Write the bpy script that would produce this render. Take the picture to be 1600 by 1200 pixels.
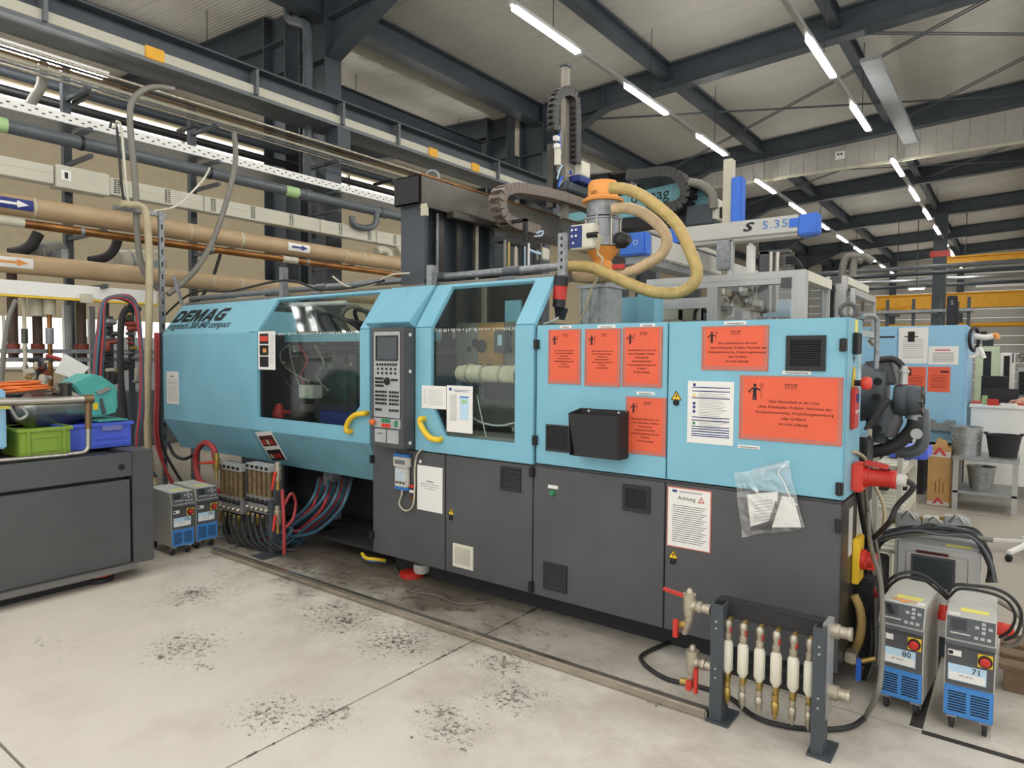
import bpy, bmesh, math, random
from mathutils import Vector, Matrix
for o in list(bpy.data.objects): bpy.data.objects.remove(o)
SC = bpy.context.scene
COL = SC.collection
random.seed(7)
PI = math.pi
# ------------------------------------------------------------------ camera
CAM_H = 1.6
F_PX = 1056.0
ROT = ((0.80003274, -0.03063955, 0.59917346), (0.59991246, 0.02877529, -0.79954801), (0.0072564, 0.99911621, 0.04140222))
cd = bpy.data.cameras.new('camera'); cam = bpy.data.objects.new('camera', cd); COL.objects.link(cam)
cd.sensor_width = 36.0; cd.lens = 36.0 * F_PX / 1600.0; cd.clip_start = 0.05; cd.clip_end = 200
cam.matrix_world = Matrix.Translation((0, 0, CAM_H)) @ Matrix(ROT).to_4x4()
SC.camera = cam
# ------------------------------------------------------------------ light
W = bpy.data.worlds.new('daylight'); SC.world = W; W.use_nodes = True
bg = W.node_tree.nodes['Background']; bg.inputs[0].default_value = (1.0, 0.985, 0.965, 1); bg.inputs[1].default_value = 1.0
SC.view_settings.view_transform = 'Standard'; SC.view_settings.look = 'None'; SC.view_settings.gamma = 1.0
SC.view_settings.use_curve_mapping = False
SC.view_settings.exposure = 0.46
LED_POWER = 40.0

# ------------------------------------------------------------------ helpers
def _ray(u, v):
    c = Vector((u - 800.0, 600.0 - v, -F_PX)); return Matrix(ROT) @ c
def _hit(u, v, ax, val):
    d = _ray(u, v); o = Vector((0, 0, CAM_H)); t = (val - o[ax]) / d[ax]; return o + d * t
def PX(u, v, x): return _hit(u, v, 0, x)
def PY(u, v, y): return _hit(u, v, 1, y)
def PZ(u, v, z=0.0): return _hit(u, v, 2, z)

def lin(h):
    h = h.lstrip('#'); r = []
    for i in (0, 2, 4):
        c = int(h[i:i+2], 16) / 255.0
        r.append(c / 12.92 if c <= 0.04045 else ((c + 0.055) / 1.055) ** 2.4)
    return r
MATS = {}
def mat(name, col, rough=0.5, metal=0.0, var=0.08, scale=6.0, bump=0.0, bscale=60.0, coat=0.0):
    m = bpy.data.materials.new(name); m.use_nodes = True; nt = m.node_tree; p = nt.nodes['Principled BSDF']
    c = lin(col)
    tc = nt.nodes.new('ShaderNodeTexCoord')
    n = nt.nodes.new('ShaderNodeTexNoise'); n.inputs['Scale'].default_value = scale; n.inputs['Detail'].default_value = 5
    nt.links.new(tc.outputs['Object'], n.inputs['Vector'])
    r = nt.nodes.new('ShaderNodeValToRGB')
    r.color_ramp.elements[0].position = 0.32; r.color_ramp.elements[1].position = 0.68
    r.color_ramp.elements[0].color = [max(0, x * (1 - var)) for x in c] + [1]
    r.color_ramp.elements[1].color = [min(1, x * (1 + var)) for x in c] + [1]
    nt.links.new(n.outputs[0], r.inputs[0]); nt.links.new(r.outputs[0], p.inputs['Base Color'])
    p.inputs['Roughness'].default_value = rough; p.inputs['Metallic'].default_value = metal
    if bump:
        n2 = nt.nodes.new('ShaderNodeTexNoise'); n2.inputs['Scale'].default_value = bscale
        nt.links.new(tc.outputs['Object'], n2.inputs['Vector'])
        b = nt.nodes.new('ShaderNodeBump'); b.inputs['Strength'].default_value = bump; b.inputs['Distance'].default_value = 0.004
        nt.links.new(n2.outputs[0], b.inputs['Height']); nt.links.new(b.outputs[0], p.inputs['Normal'])
    MATS[name] = m; return m
def emit(name, col, strength):
    m = bpy.data.materials.new(name); m.use_nodes = True; nt = m.node_tree
    nt.nodes.remove(nt.nodes['Principled BSDF']); e = nt.nodes.new('ShaderNodeEmission')
    e.inputs[0].default_value = lin(col) + [1]; e.inputs[1].default_value = strength
    nt.links.new(e.outputs[0], nt.nodes['Material Output'].inputs[0]); MATS[name] = m; return m
def clear(name, tint, fac=0.12, rough=0.05, body=None, bodyfac=0.0):
    m = bpy.data.materials.new(name); m.use_nodes = True; nt = m.node_tree
    nt.nodes.remove(nt.nodes['Principled BSDF'])
    t = nt.nodes.new('ShaderNodeBsdfTransparent'); t.inputs[0].default_value = lin(tint) + [1]
    g = nt.nodes.new('ShaderNodeBsdfGlossy'); g.inputs['Roughness'].default_value = rough; g.inputs[0].default_value = (.9, .9, .9, 1)
    mx = nt.nodes.new('ShaderNodeMixShader'); mx.inputs[0].default_value = fac
    nt.links.new(t.outputs[0], mx.inputs[1]); nt.links.new(g.outputs[0], mx.inputs[2]); out = mx
    if body:
        d = nt.nodes.new('ShaderNodeBsdfDiffuse'); d.inputs[0].default_value = lin(body) + [1]
        m2 = nt.nodes.new('ShaderNodeMixShader'); m2.inputs[0].default_value = bodyfac
        nt.links.new(mx.outputs[0], m2.inputs[1]); nt.links.new(d.outputs[0], m2.inputs[2]); out = m2
    nt.links.new(out.outputs[0], nt.nodes['Material Output'].inputs[0]); MATS[name] = m; return m

mat('blue', '#7cb6ca', .42, var=.05, scale=3); mat('blue_light', '#8fc0de', .42, var=.04, scale=3); mat('blue_dark', '#709fae', .45)
mat('teal', '#4fa9a3', .4); mat('charcoal', '#505153', .5, var=.08, scale=4, bump=.08, bscale=350); mat('black', '#1d1d1f', .5)
mat('matt_black', '#28282a', .7); mat('steel_paint', '#42494f', .5, var=.12, scale=2); mat('steel_paint_light', '#676b6f', .5, var=.15, scale=5)
mat('galv', '#8e9294', .42, .5, var=.22, scale=30); mat('alu', '#b9bab8', .35, .55, var=.06); mat('steel', '#b4b0a8', .3, .9, var=.1)
mat('dark_steel', '#55524d', .38, .75, var=.25, scale=5); mat('arm_steel', '#8d877c', .4, .5, var=.1); mat('raw_beam', '#67635b', .4, .5, var=.3, scale=3)
mat('brown_pipe', '#b39a78', .42, var=.1, scale=3); mat('copper', '#8c5f34', .3, .75, var=.3, scale=4); mat('old_pipe', '#55453a', .6, .2, var=.3, scale=8)
mat('pvc', '#565c61', .35, var=.08); mat('cream', '#d6d3c2', .5, var=.05); mat('cream_dark', '#bdb8a4', .5); mat('white', '#e6e5e0', .5, var=.03)
mat('paper', '#e9e7e2', .6, var=.02); mat('red_poster', '#e4603f', .5, var=.04); mat('red', '#c23027', .4); mat('red_bright', '#dd4334', .4); mat('ink', '#161618', .7)
mat('ink_red', '#4e1a14', .7); mat('ink_grey', '#6d6d70', .7); mat('navy', '#26367a', .6); mat('orange', '#e59a4c', .45); mat('orange_deep', '#dd7130', .45)
mat('yellow', '#eac22f', .4); mat('crane_yellow', '#e6ab2b', .5); mat('hose_tan', '#b99f62', .45, var=.12, scale=20); mat('hose_pale', '#c4ab86', .4, var=.1, scale=20)
mat('hose_grey', '#77746b', .5); mat('hose_beige', '#b6aa8b', .5); mat('hose_red', '#a83a3b', .45); mat('hose_blue', '#3d6274', .45); mat('rubber', '#2a2a2b', .55)
mat('brass', '#b79b58', .35, .7, var=.15, scale=20); mat('nickel', '#b9b1a0', .35, .7, var=.15, scale=20); mat('green_crate', '#86a53c', .5); mat('blue_crate', '#5068dc', .45)
mat('robot_blue', '#2f6cd2', .4); mat('grille_blue', '#3f82c8', .45); mat('panel_grey', '#a9abab', .45); mat('tcu_grey', '#c2c1ba', .45, var=.03); mat('console', '#484b4f', .45)
mat('screen', '#20262a', .2); mat('screen_grey', '#3a4348', .25); mat('cardboard', '#b58d57', .7); mat('wood', '#7d6650', .7, var=.25); mat('zinc', '#a2a6a6', .38, .6, var=.15, scale=25)
mat('wall_beige', '#cfc1a2', .8, var=.04); mat('wall_white', '#c9c8c0', .7, var=.03); mat('ceiling_sheet', '#b6b3ab', .7, var=.05, scale=.6); mat('fascia', '#a9a59c', .7, var=.06)
mat('rust', '#b98a4c', .6, .3, var=.35, scale=9); mat('platen', '#8a867c', .45, .4, var=.25, scale=6); mat('insulation', '#e6d6b8', .8, var=.15, scale=20, bump=.5, bscale=30)
mat('sleeve', '#c47363', .3); mat('tape_yellow', '#efe56a', .5); mat('warn_yellow', '#f0c62c', .5); mat('lime', '#a4c48a', .45); mat('skin', '#d09c83', .5); mat('purple', '#7a80c0', .5)
mat('green', '#2f8a5a', .4); mat('sticker_blue', '#b9d7ea', .5); mat('stripe_red', '#c03a4a', .5); mat('robot_teal', '#72aab3', .4); mat('tread', '#b5b0a6', .6, .2)
mat('floor_gap', '#3c3833', .9); mat('chain', '#3a3836', .5); mat('chain_brown', '#7d7168', .55, var=.15)
clear('glass', '#eaf0ee', .035, .06, '#9aa0a0', .012); clear('film', '#ffffff', .09, .15, '#e9eeee', .05); clear('acryl', '#f2f4f4', .05, .05, '#cfd4d4', .02)
mat('silver', '#c8c8c6', .4, .15, var=.03); mat('dull_red', '#84372c', .5); mat('pale_green', '#c3d2b4', .5); mat('bar_steel', '#b9b2a6', .22, .9, var=.06, scale=12); mat('slat_grey', '#3c3c3f', .55); mat('duct_paint', '#868b8c', .5, var=.06); mat('flow_tube', '#6e5c40', .35, var=.3, scale=20); mat('ledge_grey', '#6d6c69', .45); mat('bronze', '#7d664b', .35, .6); mat('trunking_cream', '#bfbcab', .5, var=.03)
emit('led', '#fffefa', LED_POWER); emit('daylight_pane', '#fffaf0', 1.4)

def world_loc(o):
    v = Vector((0, 0, 0))
    while o is not None: v += o.location; o = o.parent
    return v
def tag(o, label=None, cat=None, group=None, kind=None):
    if label: o['label'] = label
    if cat: o['category'] = cat
    if group: o['group'] = group
    if kind: o['kind'] = kind
    return o
def thing(name, label, cat, loc=(0, 0, 0), group=None, kind=None):
    o = bpy.data.objects.new(name, None); COL.objects.link(o); o.location = loc; o.empty_display_size = .1
    return tag(o, label, cat, group, kind)
def copy_tree(o, parent=None):
    c = o.copy(); COL.objects.link(c); c.parent = parent
    for ch in list(o.children):
        copy_tree(ch, c)
    return c
def smooth_path(pts, n=6):
    p = [Vector(q) for q in pts]
    if len(p) < 3: return p
    out = []
    for i in range(len(p) - 1):
        a = p[max(i-1, 0)]; b = p[i]; c = p[i+1]; d = p[min(i+2, len(p)-1)]
        for k in range(n):
            t = k / n
            out.append(.5 * ((2*b) + (c-a)*t + (2*a-5*b+4*c-d)*t*t + (3*b-a-3*c+d)*t**3))
    out.append(p[-1]); return out
class B:
    def __init__(s): s.v = []; s.f = []; s.M = None
    def add(s, vs, fs):
        k = len(s.v)
        for q in vs:
            q = Vector(q); s.v.append(s.M @ q if s.M else q)
        for q in fs: s.f.append([i + k for i in q])
        return s
    def box(s, x0, x1, y0, y1, z0, z1):
        if x0 > x1: x0, x1 = x1, x0
        if y0 > y1: y0, y1 = y1, y0
        if z0 > z1: z0, z1 = z1, z0
        return s.add([(x0,y0,z0),(x1,y0,z0),(x1,y1,z0),(x0,y1,z0),(x0,y0,z1),(x1,y0,z1),(x1,y1,z1),(x0,y1,z1)],
                     [(3,2,1,0),(4,5,6,7),(0,1,5,4),(1,2,6,5),(2,3,7,6),(3,0,4,7)])
    def loft(s, rings, cap=True):
        n = len(rings[0]); vs = [q for r in rings for q in r]; fs = []
        for i in range(len(rings)-1):
            for j in range(n):
                fs.append((i*n+j, i*n+(j+1) % n, (i+1)*n+(j+1) % n, (i+1)*n+j))
        if cap: fs.append(tuple(reversed(range(n)))); fs.append(tuple(range((len(rings)-1)*n, len(rings)*n)))
        return s.add(vs, fs)
    def prism(s, poly, d):           # poly: list of 3-D points, d: extrusion vector
        d = Vector(d); a = [Vector(p) for p in poly]; return s.loft([a, [p + d for p in a]])
    def ring(s, outer, inner, d):    # frame: two loops with the same count, extruded
        d = Vector(d); n = len(outer); o = [Vector(p) for p in outer]; i = [Vector(p) for p in inner]
        vs = o + i + [p + d for p in o] + [p + d for p in i]; fs = []
        for k in range(n):
            j = (k+1) % n
            fs += [(k, j, n+j, n+k), (2*n+k, 3*n+k, 3*n+j, 2*n+j), (k, 2*n+k, 2*n+j, j), (n+k, n+j, 3*n+j, 3*n+k)]
        return s.add(vs, fs)
    def tube(s, pts, r, seg=8, n=6, ribs=0, rib_h=.1, raw=False):
        p = [Vector(q) for q in pts] if raw else smooth_path(pts, 24 if ribs else n)
        if ribs:
            L = [0.0]
            for i in range(1, len(p)): L.append(L[-1] + (p[i]-p[i-1]).length)
            m = max(4, int(L[-1] / ribs) * 2); q = []; k = 0
            for i in range(m + 1):
                t = L[-1] * i / m
                while k < len(L) - 2 and L[k+1] < t: k += 1
                q.append(p[k].lerp(p[k+1], (t - L[k]) / max(1e-6, L[k+1]-L[k])))
            p = q
        rings = []; t0 = (p[1]-p[0]).normalized()
        up = Vector((0, 0, 1)) if abs(t0.z) < .9 else Vector((1, 0, 0))
        nrm = t0.cross(up).normalized()
        for i, q in enumerate(p):
            t = (p[min(i+1, len(p)-1)] - p[max(i-1, 0)]).normalized()
            nrm = (nrm - t * nrm.dot(t)).normalized(); bn = t.cross(nrm)
            rr = r[min(i, len(r)-1)] if isinstance(r, (list, tuple)) else r
            if ribs and i % 2: rr = rr * (1 - rib_h)
            rings.append([q + (nrm*math.cos(2*PI*k/seg) + bn*math.sin(2*PI*k/seg)) * rr for k in range(seg)])
        return s.loft(rings)
    def cyl(s, a, b, r, r2=None, seg=12):
        return s.tube([a, b], [r, r2 if r2 is not None else r], seg, raw=True)
    def lathe(s, prof, o, ax=(0, 0, 1), seg=16):   # prof: (radius, distance along axis)
        o = Vector(o); ax = Vector(ax).normalized()
        u = ax.cross(Vector((0, 0, 1)) if abs(ax.z) < .9 else Vector((1, 0, 0))).normalized(); w = ax.cross(u)
        return s.loft([[o + ax*h + (u*math.cos(2*PI*k/seg) + w*math.sin(2*PI*k/seg))*max(r, 1e-4) for k in range(seg)] for r, h in prof])
    def torus(s, c, ax, R, r, seg=24, m=8):
        c = Vector(c); ax = Vector(ax).normalized(); u = ax.cross(Vector((0, 0, 1)) if abs(ax.z) < .9 else Vector((1, 0, 0))).normalized(); w = ax.cross(u)
        vs = []; fs = []
        for i in range(seg):
            d = u*math.cos(2*PI*i/seg) + w*math.sin(2*PI*i/seg)
            for k in range(m): vs.append(c + d*(R + r*math.cos(2*PI*k/m)) + ax*r*math.sin(2*PI*k/m))
        for i in range(seg):
            for k in range(m):
                fs.append((i*m+k, i*m+(k+1) % m, ((i+1) % seg)*m+(k+1) % m, ((i+1) % seg)*m+k))
        return s.add(vs, fs)
    def build(s, name, m, parent=None, smooth=False, bevel=0.0, label=None):
        off = world_loc(parent) if parent is not None else None
        if off is None:
            xs = [q.x for q in s.v]; ys = [q.y for q in s.v]; zs = [q.z for q in s.v]
            off = Vector(((min(xs)+max(xs))/2, (min(ys)+max(ys))/2, min(zs)))
        me = bpy.data.meshes.new(name); me.from_pydata([tuple(q - off) for q in s.v], [], s.f); me.update()
        bm = bmesh.new(); bm.from_mesh(me); bmesh.ops.recalc_face_normals(bm, faces=bm.faces)
        if bevel:
            es = [e for e in bm.edges if len(e.link_faces) == 2 and e.calc_face_angle(0) > .6]
            bmesh.ops.bevel(bm, geom=es, offset=bevel, segments=2, affect='EDGES', clamp_overlap=True)
        bm.to_mesh(me); bm.free()
        if smooth:
            for p in me.polygons: p.use_smooth = True
            me.set_sharp_from_angle(angle=.9)
        o = bpy.data.objects.new(name, me); COL.objects.link(o); me.materials.append(MATS[m])
        if parent is not None: o.parent = parent
        else: o.location = off
        if label: o['label'] = label
        return o
def box(name, m, parent, x0, x1, y0, y1, z0, z1, bevel=0.0, label=None):
    return B().box(x0, x1, y0, y1, z0, z1).build(name, m, parent, bevel=bevel, label=label)
def tube(name, m, parent, pts, r, seg=8, **k):
    return B().tube(pts, r, seg, **k).build(name, m, parent, smooth=True)
def text(s, size, pos, m, parent, xd=(1, 0, 0), up=(0, 0, 1), align='CENTER', name='lettering', shear=0.0, bold=0.0, sx=1.0, space=1.0, spacing=1.0):
    cu = bpy.data.curves.new(name, 'FONT'); cu.body = s; cu.size = size; cu.align_x = align; cu.shear = shear; cu.offset = bold
    cu.space_line = space; cu.space_character = spacing; cu.resolution_u = 2; cu.extrude = 0.0003
    to = bpy.data.objects.new(name, cu); COL.objects.link(to)
    dg = bpy.context.evaluated_depsgraph_get(); me = bpy.data.meshes.new_from_object(to.evaluated_get(dg))
    bpy.data.objects.remove(to); bpy.data.curves.remove(cu)
    xd = Vector(xd).normalized(); up = Vector(up).normalized(); nz = xd.cross(up)
    R = Matrix((xd, up, nz)).transposed().to_4x4()
    off = world_loc(parent) if parent is not None else Vector((0, 0, 0))
    me.transform(Matrix.Translation(Vector(pos) - off) @ R @ Matrix.Diagonal((sx, 1, 1, 1)))
    me.materials.clear(); me.materials.append(MATS[m]); me.name = name
    o = bpy.data.objects.new(name, me); COL.objects.link(o); o.parent = parent
    return o
def structure(o): o['kind'] = 'structure'; return o
# ================================================================== setting: floor
def floor_material():
    m = bpy.data.materials.new('concrete'); m.use_nodes = True; nt = m.node_tree; p = nt.nodes['Principled BSDF']; L = nt.links.new
    g = nt.nodes.new('ShaderNodeNewGeometry'); pos = g.outputs['Position']
    def noise(sc, det=6, rough=.6):
        n = nt.nodes.new('ShaderNodeTexNoise'); n.inputs['Scale'].default_value = sc; n.inputs['Detail'].default_value = det
        n.inputs['Roughness'].default_value = rough; L(pos, n.inputs['Vector']); return n.outputs[0]
    def ramp(src, a, b):
        r = nt.nodes.new('ShaderNodeMapRange'); r.inputs[1].default_value = a; r.inputs[2].default_value = b; r.clamp = True
        L(src, r.inputs[0]); return r.outputs[0]
    def mul(a, b, op='MULTIPLY'):
        n = nt.nodes.new('ShaderNodeMath'); n.operation = op; n.use_clamp = True
        for i, q in enumerate((a, b)):
            if isinstance(q, float): n.inputs[i].default_value = q
            else: L(q, n.inputs[i])
        return n.outputs[0]
    def mix(f, a, b):
        n = nt.nodes.new('ShaderNodeMix'); n.data_type = 'RGBA'; L(f, n.inputs[0])
        for i, q in ((6, a), (7, b)):
            if isinstance(q, str): n.inputs[i].default_value = lin(q) + [1]
            else: L(q, n.inputs[i])
        return n.outputs[2]
    sep = nt.nodes.new('ShaderNodeSeparateXYZ'); L(pos, sep.inputs[0])
    base = mix(ramp(noise(1.1), .35, .65), '#ccc6bb', '#d7d1c7')
    base = mix(mul(ramp(noise(3.0, 8), .5, .75), .45), base, '#a69b8b')
    def absdist(axis, val):
        n = nt.nodes.new('ShaderNodeMath'); n.operation = 'SUBTRACT'; L(sep.outputs[axis], n.inputs[0]); n.inputs[1].default_value = val
        m2 = nt.nodes.new('ShaderNodeMath'); m2.operation = 'ABSOLUTE'; L(n.outputs[0], m2.inputs[0]); return m2.outputs[0]
    # warmer tone towards the left machine
    base = mix(mul(ramp(sep.outputs[0], -1.2, -4.2), .55), base, '#dbd0c0')
    base = mix(mul(ramp(noise(.8, 3), .5, .7), .35), base, '#bdb3a5')
    # worn, oily strip, darkened further to paint in the shade under the machine
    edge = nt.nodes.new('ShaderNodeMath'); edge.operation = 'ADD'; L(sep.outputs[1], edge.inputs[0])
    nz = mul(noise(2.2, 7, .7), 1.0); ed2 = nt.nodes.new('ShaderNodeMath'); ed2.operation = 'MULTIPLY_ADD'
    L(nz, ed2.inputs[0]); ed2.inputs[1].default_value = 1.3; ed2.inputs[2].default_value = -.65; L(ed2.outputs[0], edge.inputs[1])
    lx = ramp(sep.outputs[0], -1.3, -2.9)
    dirt_shade = mul(mul(ramp(edge.outputs[0], 2.72, 3.25), lx), .9)
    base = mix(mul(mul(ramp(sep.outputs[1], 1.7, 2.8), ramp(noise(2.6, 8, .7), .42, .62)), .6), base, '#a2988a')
    base = mix(dirt_shade, base, '#51483c')
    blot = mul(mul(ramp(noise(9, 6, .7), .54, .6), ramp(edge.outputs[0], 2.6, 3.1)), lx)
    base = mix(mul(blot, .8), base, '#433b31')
    aisle = ramp(sep.outputs[1], 4.2, 5.6)
    base = mix(aisle, base, '#a49c8f')
    # worn patches where the coating has flaked off
    field = None
    for px, py, pr in ((-2.62, 1.72, .34), (-2.42, 1.86, .3), (-1.9, 2.12, .3), (-2.02, 2.2, .22), (-1.85, 2.5, .35), (-2.75, 2.6, .5), (-4.35, 2.3, .5), (-3.6, 1.85, .45), (-3.2, 2.62, .5), (-2.1, 2.75, .35), (-1.2, 1.4, .6), (-.4, 2.4, .5)):
        d = nt.nodes.new('ShaderNodeVectorMath'); d.operation = 'DISTANCE'; L(pos, d.inputs[0]); d.inputs[1].default_value = (px, py, 0)
        q = ramp(d.outputs[1], pr, 0.0); field = q if field is None else mul(field, q, 'MAXIMUM')
    wear = mul(field, ramp(noise(1.25, 3), .56, .72), 'MAXIMUM')
    thr = nt.nodes.new('ShaderNodeMath'); thr.operation = 'MULTIPLY_ADD'; L(wear, thr.inputs[0]); thr.inputs[1].default_value = .16
    L(noise(34, 8, .85), thr.inputs[2])
    base = mix(mul(ramp(thr.outputs[0], .655, .675), .92), base, '#4f4639')
    thr2 = nt.nodes.new('ShaderNodeMath'); thr2.operation = 'MULTIPLY_ADD'; L(wear, thr2.inputs[0]); thr2.inputs[1].default_value = .13
    L(noise(11, 9, .8), thr2.inputs[2])
    base = mix(mul(ramp(thr2.outputs[0], .67, .685), .9), base, '#4f4639')
    # broken edge along the sawn joint
    jd = nt.nodes.new('ShaderNodeMath'); jd.operation = 'MULTIPLY_ADD'; L(absdist(0, -2.405), jd.inputs[0]); jd.inputs[1].default_value = -9.0; L(noise(4.5, 8, .75), jd.inputs[2])
    base = mix(mul(mul(ramp(jd.outputs[0], .46, .48), ramp(noise(1.3, 2), .42, .5)), .9), base, '#4f4639')
    scr = mul(ramp(noise(7, 10, .9), .62, .66), .35); base = mix(scr, base, '#8d8273')
    fine = ramp(noise(120, 2, .5), .68, .72)
    base = mix(mul(fine, .5), base, '#7c6f5f')
    L(base, p.inputs['Base Color']); p.inputs['Roughness'].default_value = .55
    b = nt.nodes.new('ShaderNodeBump'); b.inputs['Strength'].default_value = .15; b.inputs['Distance'].default_value = .004
    L(noise(30), b.inputs['Height']); L(b.outputs[0], p.inputs['Normal'])
    MATS['concrete'] = m
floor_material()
FL = structure(B().box(-17, 13, -7, 45, -.2, -.03).build('floor', 'floor_gap')); FL['label'] = 'pale worn concrete factory floor with sawn joints'
xs = [-17, -12.4, -7.4, -2.405, 2.6, 7.6, 13]; ys = [-7, -3.2, .912, 3.335, 8.4, 13.4, 18.4, 23.4, 28.4, 33.4, 38.4, 45]
for i in range(len(xs)-1):
    for j in range(len(ys)-1):
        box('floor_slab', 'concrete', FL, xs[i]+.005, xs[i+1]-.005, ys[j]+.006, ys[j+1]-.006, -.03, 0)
for x0, x1, y0, y1 in ((-.335, -.285, 3.36, 6.2), (-.285, 1.2, 3.315, 3.35)):
    box('joint_filler', 'floor_gap', FL, x0, x1, y0, y1, -.005, .0015)
# ================================================================== roof, frames
def RZ(x): return 7.25 + .05*(x + 6) if x > -9.25 else 7.09 + .05*(-9.25 - x)
FY = [.9, 6.7, 12.5, 18.3, 24.1, 29.9, 35.7, 41.5]
CEIL = structure(thing('ceiling', 'ribbed cream sheet metal roof lining', 'ceiling', (0, 0, 7)))
del CEIL['category']
def roof_sheet(xa, xb, w=1.16):
    b = B(); n = 18; prof = []
    for i in range(n):
        y = w*i/n; q = w/n
        prof += [(y, 0), (y+q*.5, 0), (y+q*.62, .008), (y+q*.88, .008)]
    prof.append((w-.004, 0)); prof.append((w-.004, .03)); prof.append((0, .03))
    return b.prism([(xa, y, RZ(xa)+z) for y, z in prof], (xb-xa, 0, RZ(xb)-RZ(xa)))
for xa, xb in ((-9.2, 12.5), (-9.3, -16.5)):
    first = None; k = 0; y = -5.1 if xa > -9.25 else -2.0
    y = -5.1
    while y < 44:
        if first is None:
            q = roof_sheet(xa, xb); q.v = [p + Vector((0, y, 0)) for p in q.v]; first = q.build('roof_sheet', 'ceiling_sheet', CEIL)
        else:
            c = first.copy(); COL.objects.link(c); c.location = (0, 1.16*k, 0)
        k += 1; y += 1.16
def ibeam_x(b, xa, xb, za, zb, y, h, w, t=.02):   # beam running along X from (xa, bottom za) to (xb, bottom zb)
    for z0, z1, hw in ((0, t, w/2), (t, h-t, .008), (h-t, h, w/2)):
        b.prism([(xa, y-hw, za+z0), (xa, y+hw, za+z0), (xa, y+hw, za+z1), (xa, y-hw, za+z1)], (xb-xa, 0, zb-za))
def ibeam_y(b, x, z, ya, yb, h, w, t=.02):
    b.box(x-w/2, x+w/2, ya, yb, z, z+t); b.box(x-.008, x+.008, ya, yb, z+t, z+h-t); b.box(x-w/2, x+w/2, ya, yb, z+h-t, z+h)
def column(b, xa, xb, y, z1, w=.3):
    b.box(xa, xa+.025, y-w/2, y+w/2, 0, z1); b.box(xb-.025, xb, y-w/2, y+w/2, 0, z1); b.box(xa+.02, xb-.02, y-.008, y+.008, 0, z1)
for i, y in enumerate(FY):
    fr = structure(thing('roof_frame', 'dark grey steel portal frame', None, (-8.8, y, 0)))
    b = B(); column(b, -9.1, -8.45, y, 7.05)
    for z in (5.2, 6.05): b.box(-9.08, -8.47, y-.14, y+.14, z, z+.015)
    b.build('column', 'steel_paint', fr)
    b = B(); ibeam_x(b, -8.45, 12.4, RZ(-8.45)-.5, RZ(12.4)-.5, y, .47, .26); b.build('rafter', 'steel_paint', fr)
    b = B(); b.prism([(-8.46, y-.008, 6.08), (-8.46, y-.008, 6.66), (-7.0, y-.008, 6.72)], (0, .016, 0))
    b.prism([(-8.46, y-.13, 6.06), (-8.46, y-.13, 6.08), (-7.0, y-.13, 6.72), (-6.98, y-.13, 6.70)], (0, .26, 0))
    b.box(-7.0, -6.985, y-.13, y+.13, 6.70, 7.17)
    b.build('haunch', 'steel_paint', fr)
    if i < 5:
        b = B(); column(b, -10.05, -9.45, y, 7.08)
        for z in (6.1, 6.6): b.box(-10.03, -9.47, y-.14, y+.14, z, z+.015)
        b.build('column', 'steel_paint', fr)
        b = B(); ibeam_x(b, -16.4, -10.05, RZ(-16.4)-.52, RZ(-10.05)-.52, y, .5, .26)
        b.prism([(-10.06, y-.13, 6.2), (-10.06, y-.13, 6.22), (-12.4, y-.13, 6.75), (-12.4, y-.13, 6.72)], (0, .26, 0))
        b.prism([(-10.06, y-.008, 6.2), (-10.06, y-.008, 6.72), (-12.4, y-.008, 6.74)], (0, .016, 0))
        b.build('rafter', 'steel_paint', fr)
PUR = structure(thing('purlins', 'dark steel purlins running along the hall', None, (-5, 10, 6.9)))
for x, h, w, m in ((-8.62, .42, .3, 'steel_paint'), (-5.62, .28, .2, 'steel_paint'), (-2.62, .28, .16, 'steel_paint'), (.4, .28, .2, 'steel_paint'), (3.4, .28, .2, 'steel_paint'), (-12.2, .28, .2, 'steel_paint')):
    for j in range(len(FY)-1):
        b = B(); ibeam_y(b, x, RZ(x)-h-.03, FY[j]+.012, FY[j+1]-.012, h, w); b.build('purlin', m, PUR)
for j in (1, 2):
    b = B(); ibeam_y(b, -10.2, 6.2, FY[j]+.16, FY[j+1]-.16, .35, .2); b.build('tie_beam', 'steel_paint', PUR)
DUCT = B().box(-2.28, -1.98, 12.66, 18.0, 6.53, 6.6); DUCT = structure(DUCT.build('trim_1', 'duct_paint')); DUCT['label'] = 'flat grey metal channel below the roof'
# bracing rods
for n, (a, c) in enumerate((((-8.4, 12.7), (-.2, 18.1)), ((-8.4, 18.1), (-.2, 12.7)), ((-2.4, 12.8), (3.5, 18.0)), ((-2.4, 18.0), (3.2, 12.8)), ((-8.4, 18.6), (-.2, 24.0)), ((-8.4, 24.0), (-.2, 18.6)), ((-2.4, 18.6), (3.2, 24.0)), ((-2.4, 24.0), (3.2, 18.6)))):
    b = B()
    for o in (0, .12): b.cyl((a[0]+o, a[1], RZ(a[0])-.34), (c[0]+o, c[1], RZ(c[0])-.34), .012, seg=6)
    b.build('brace_rod', 'steel_paint', PUR)
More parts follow.
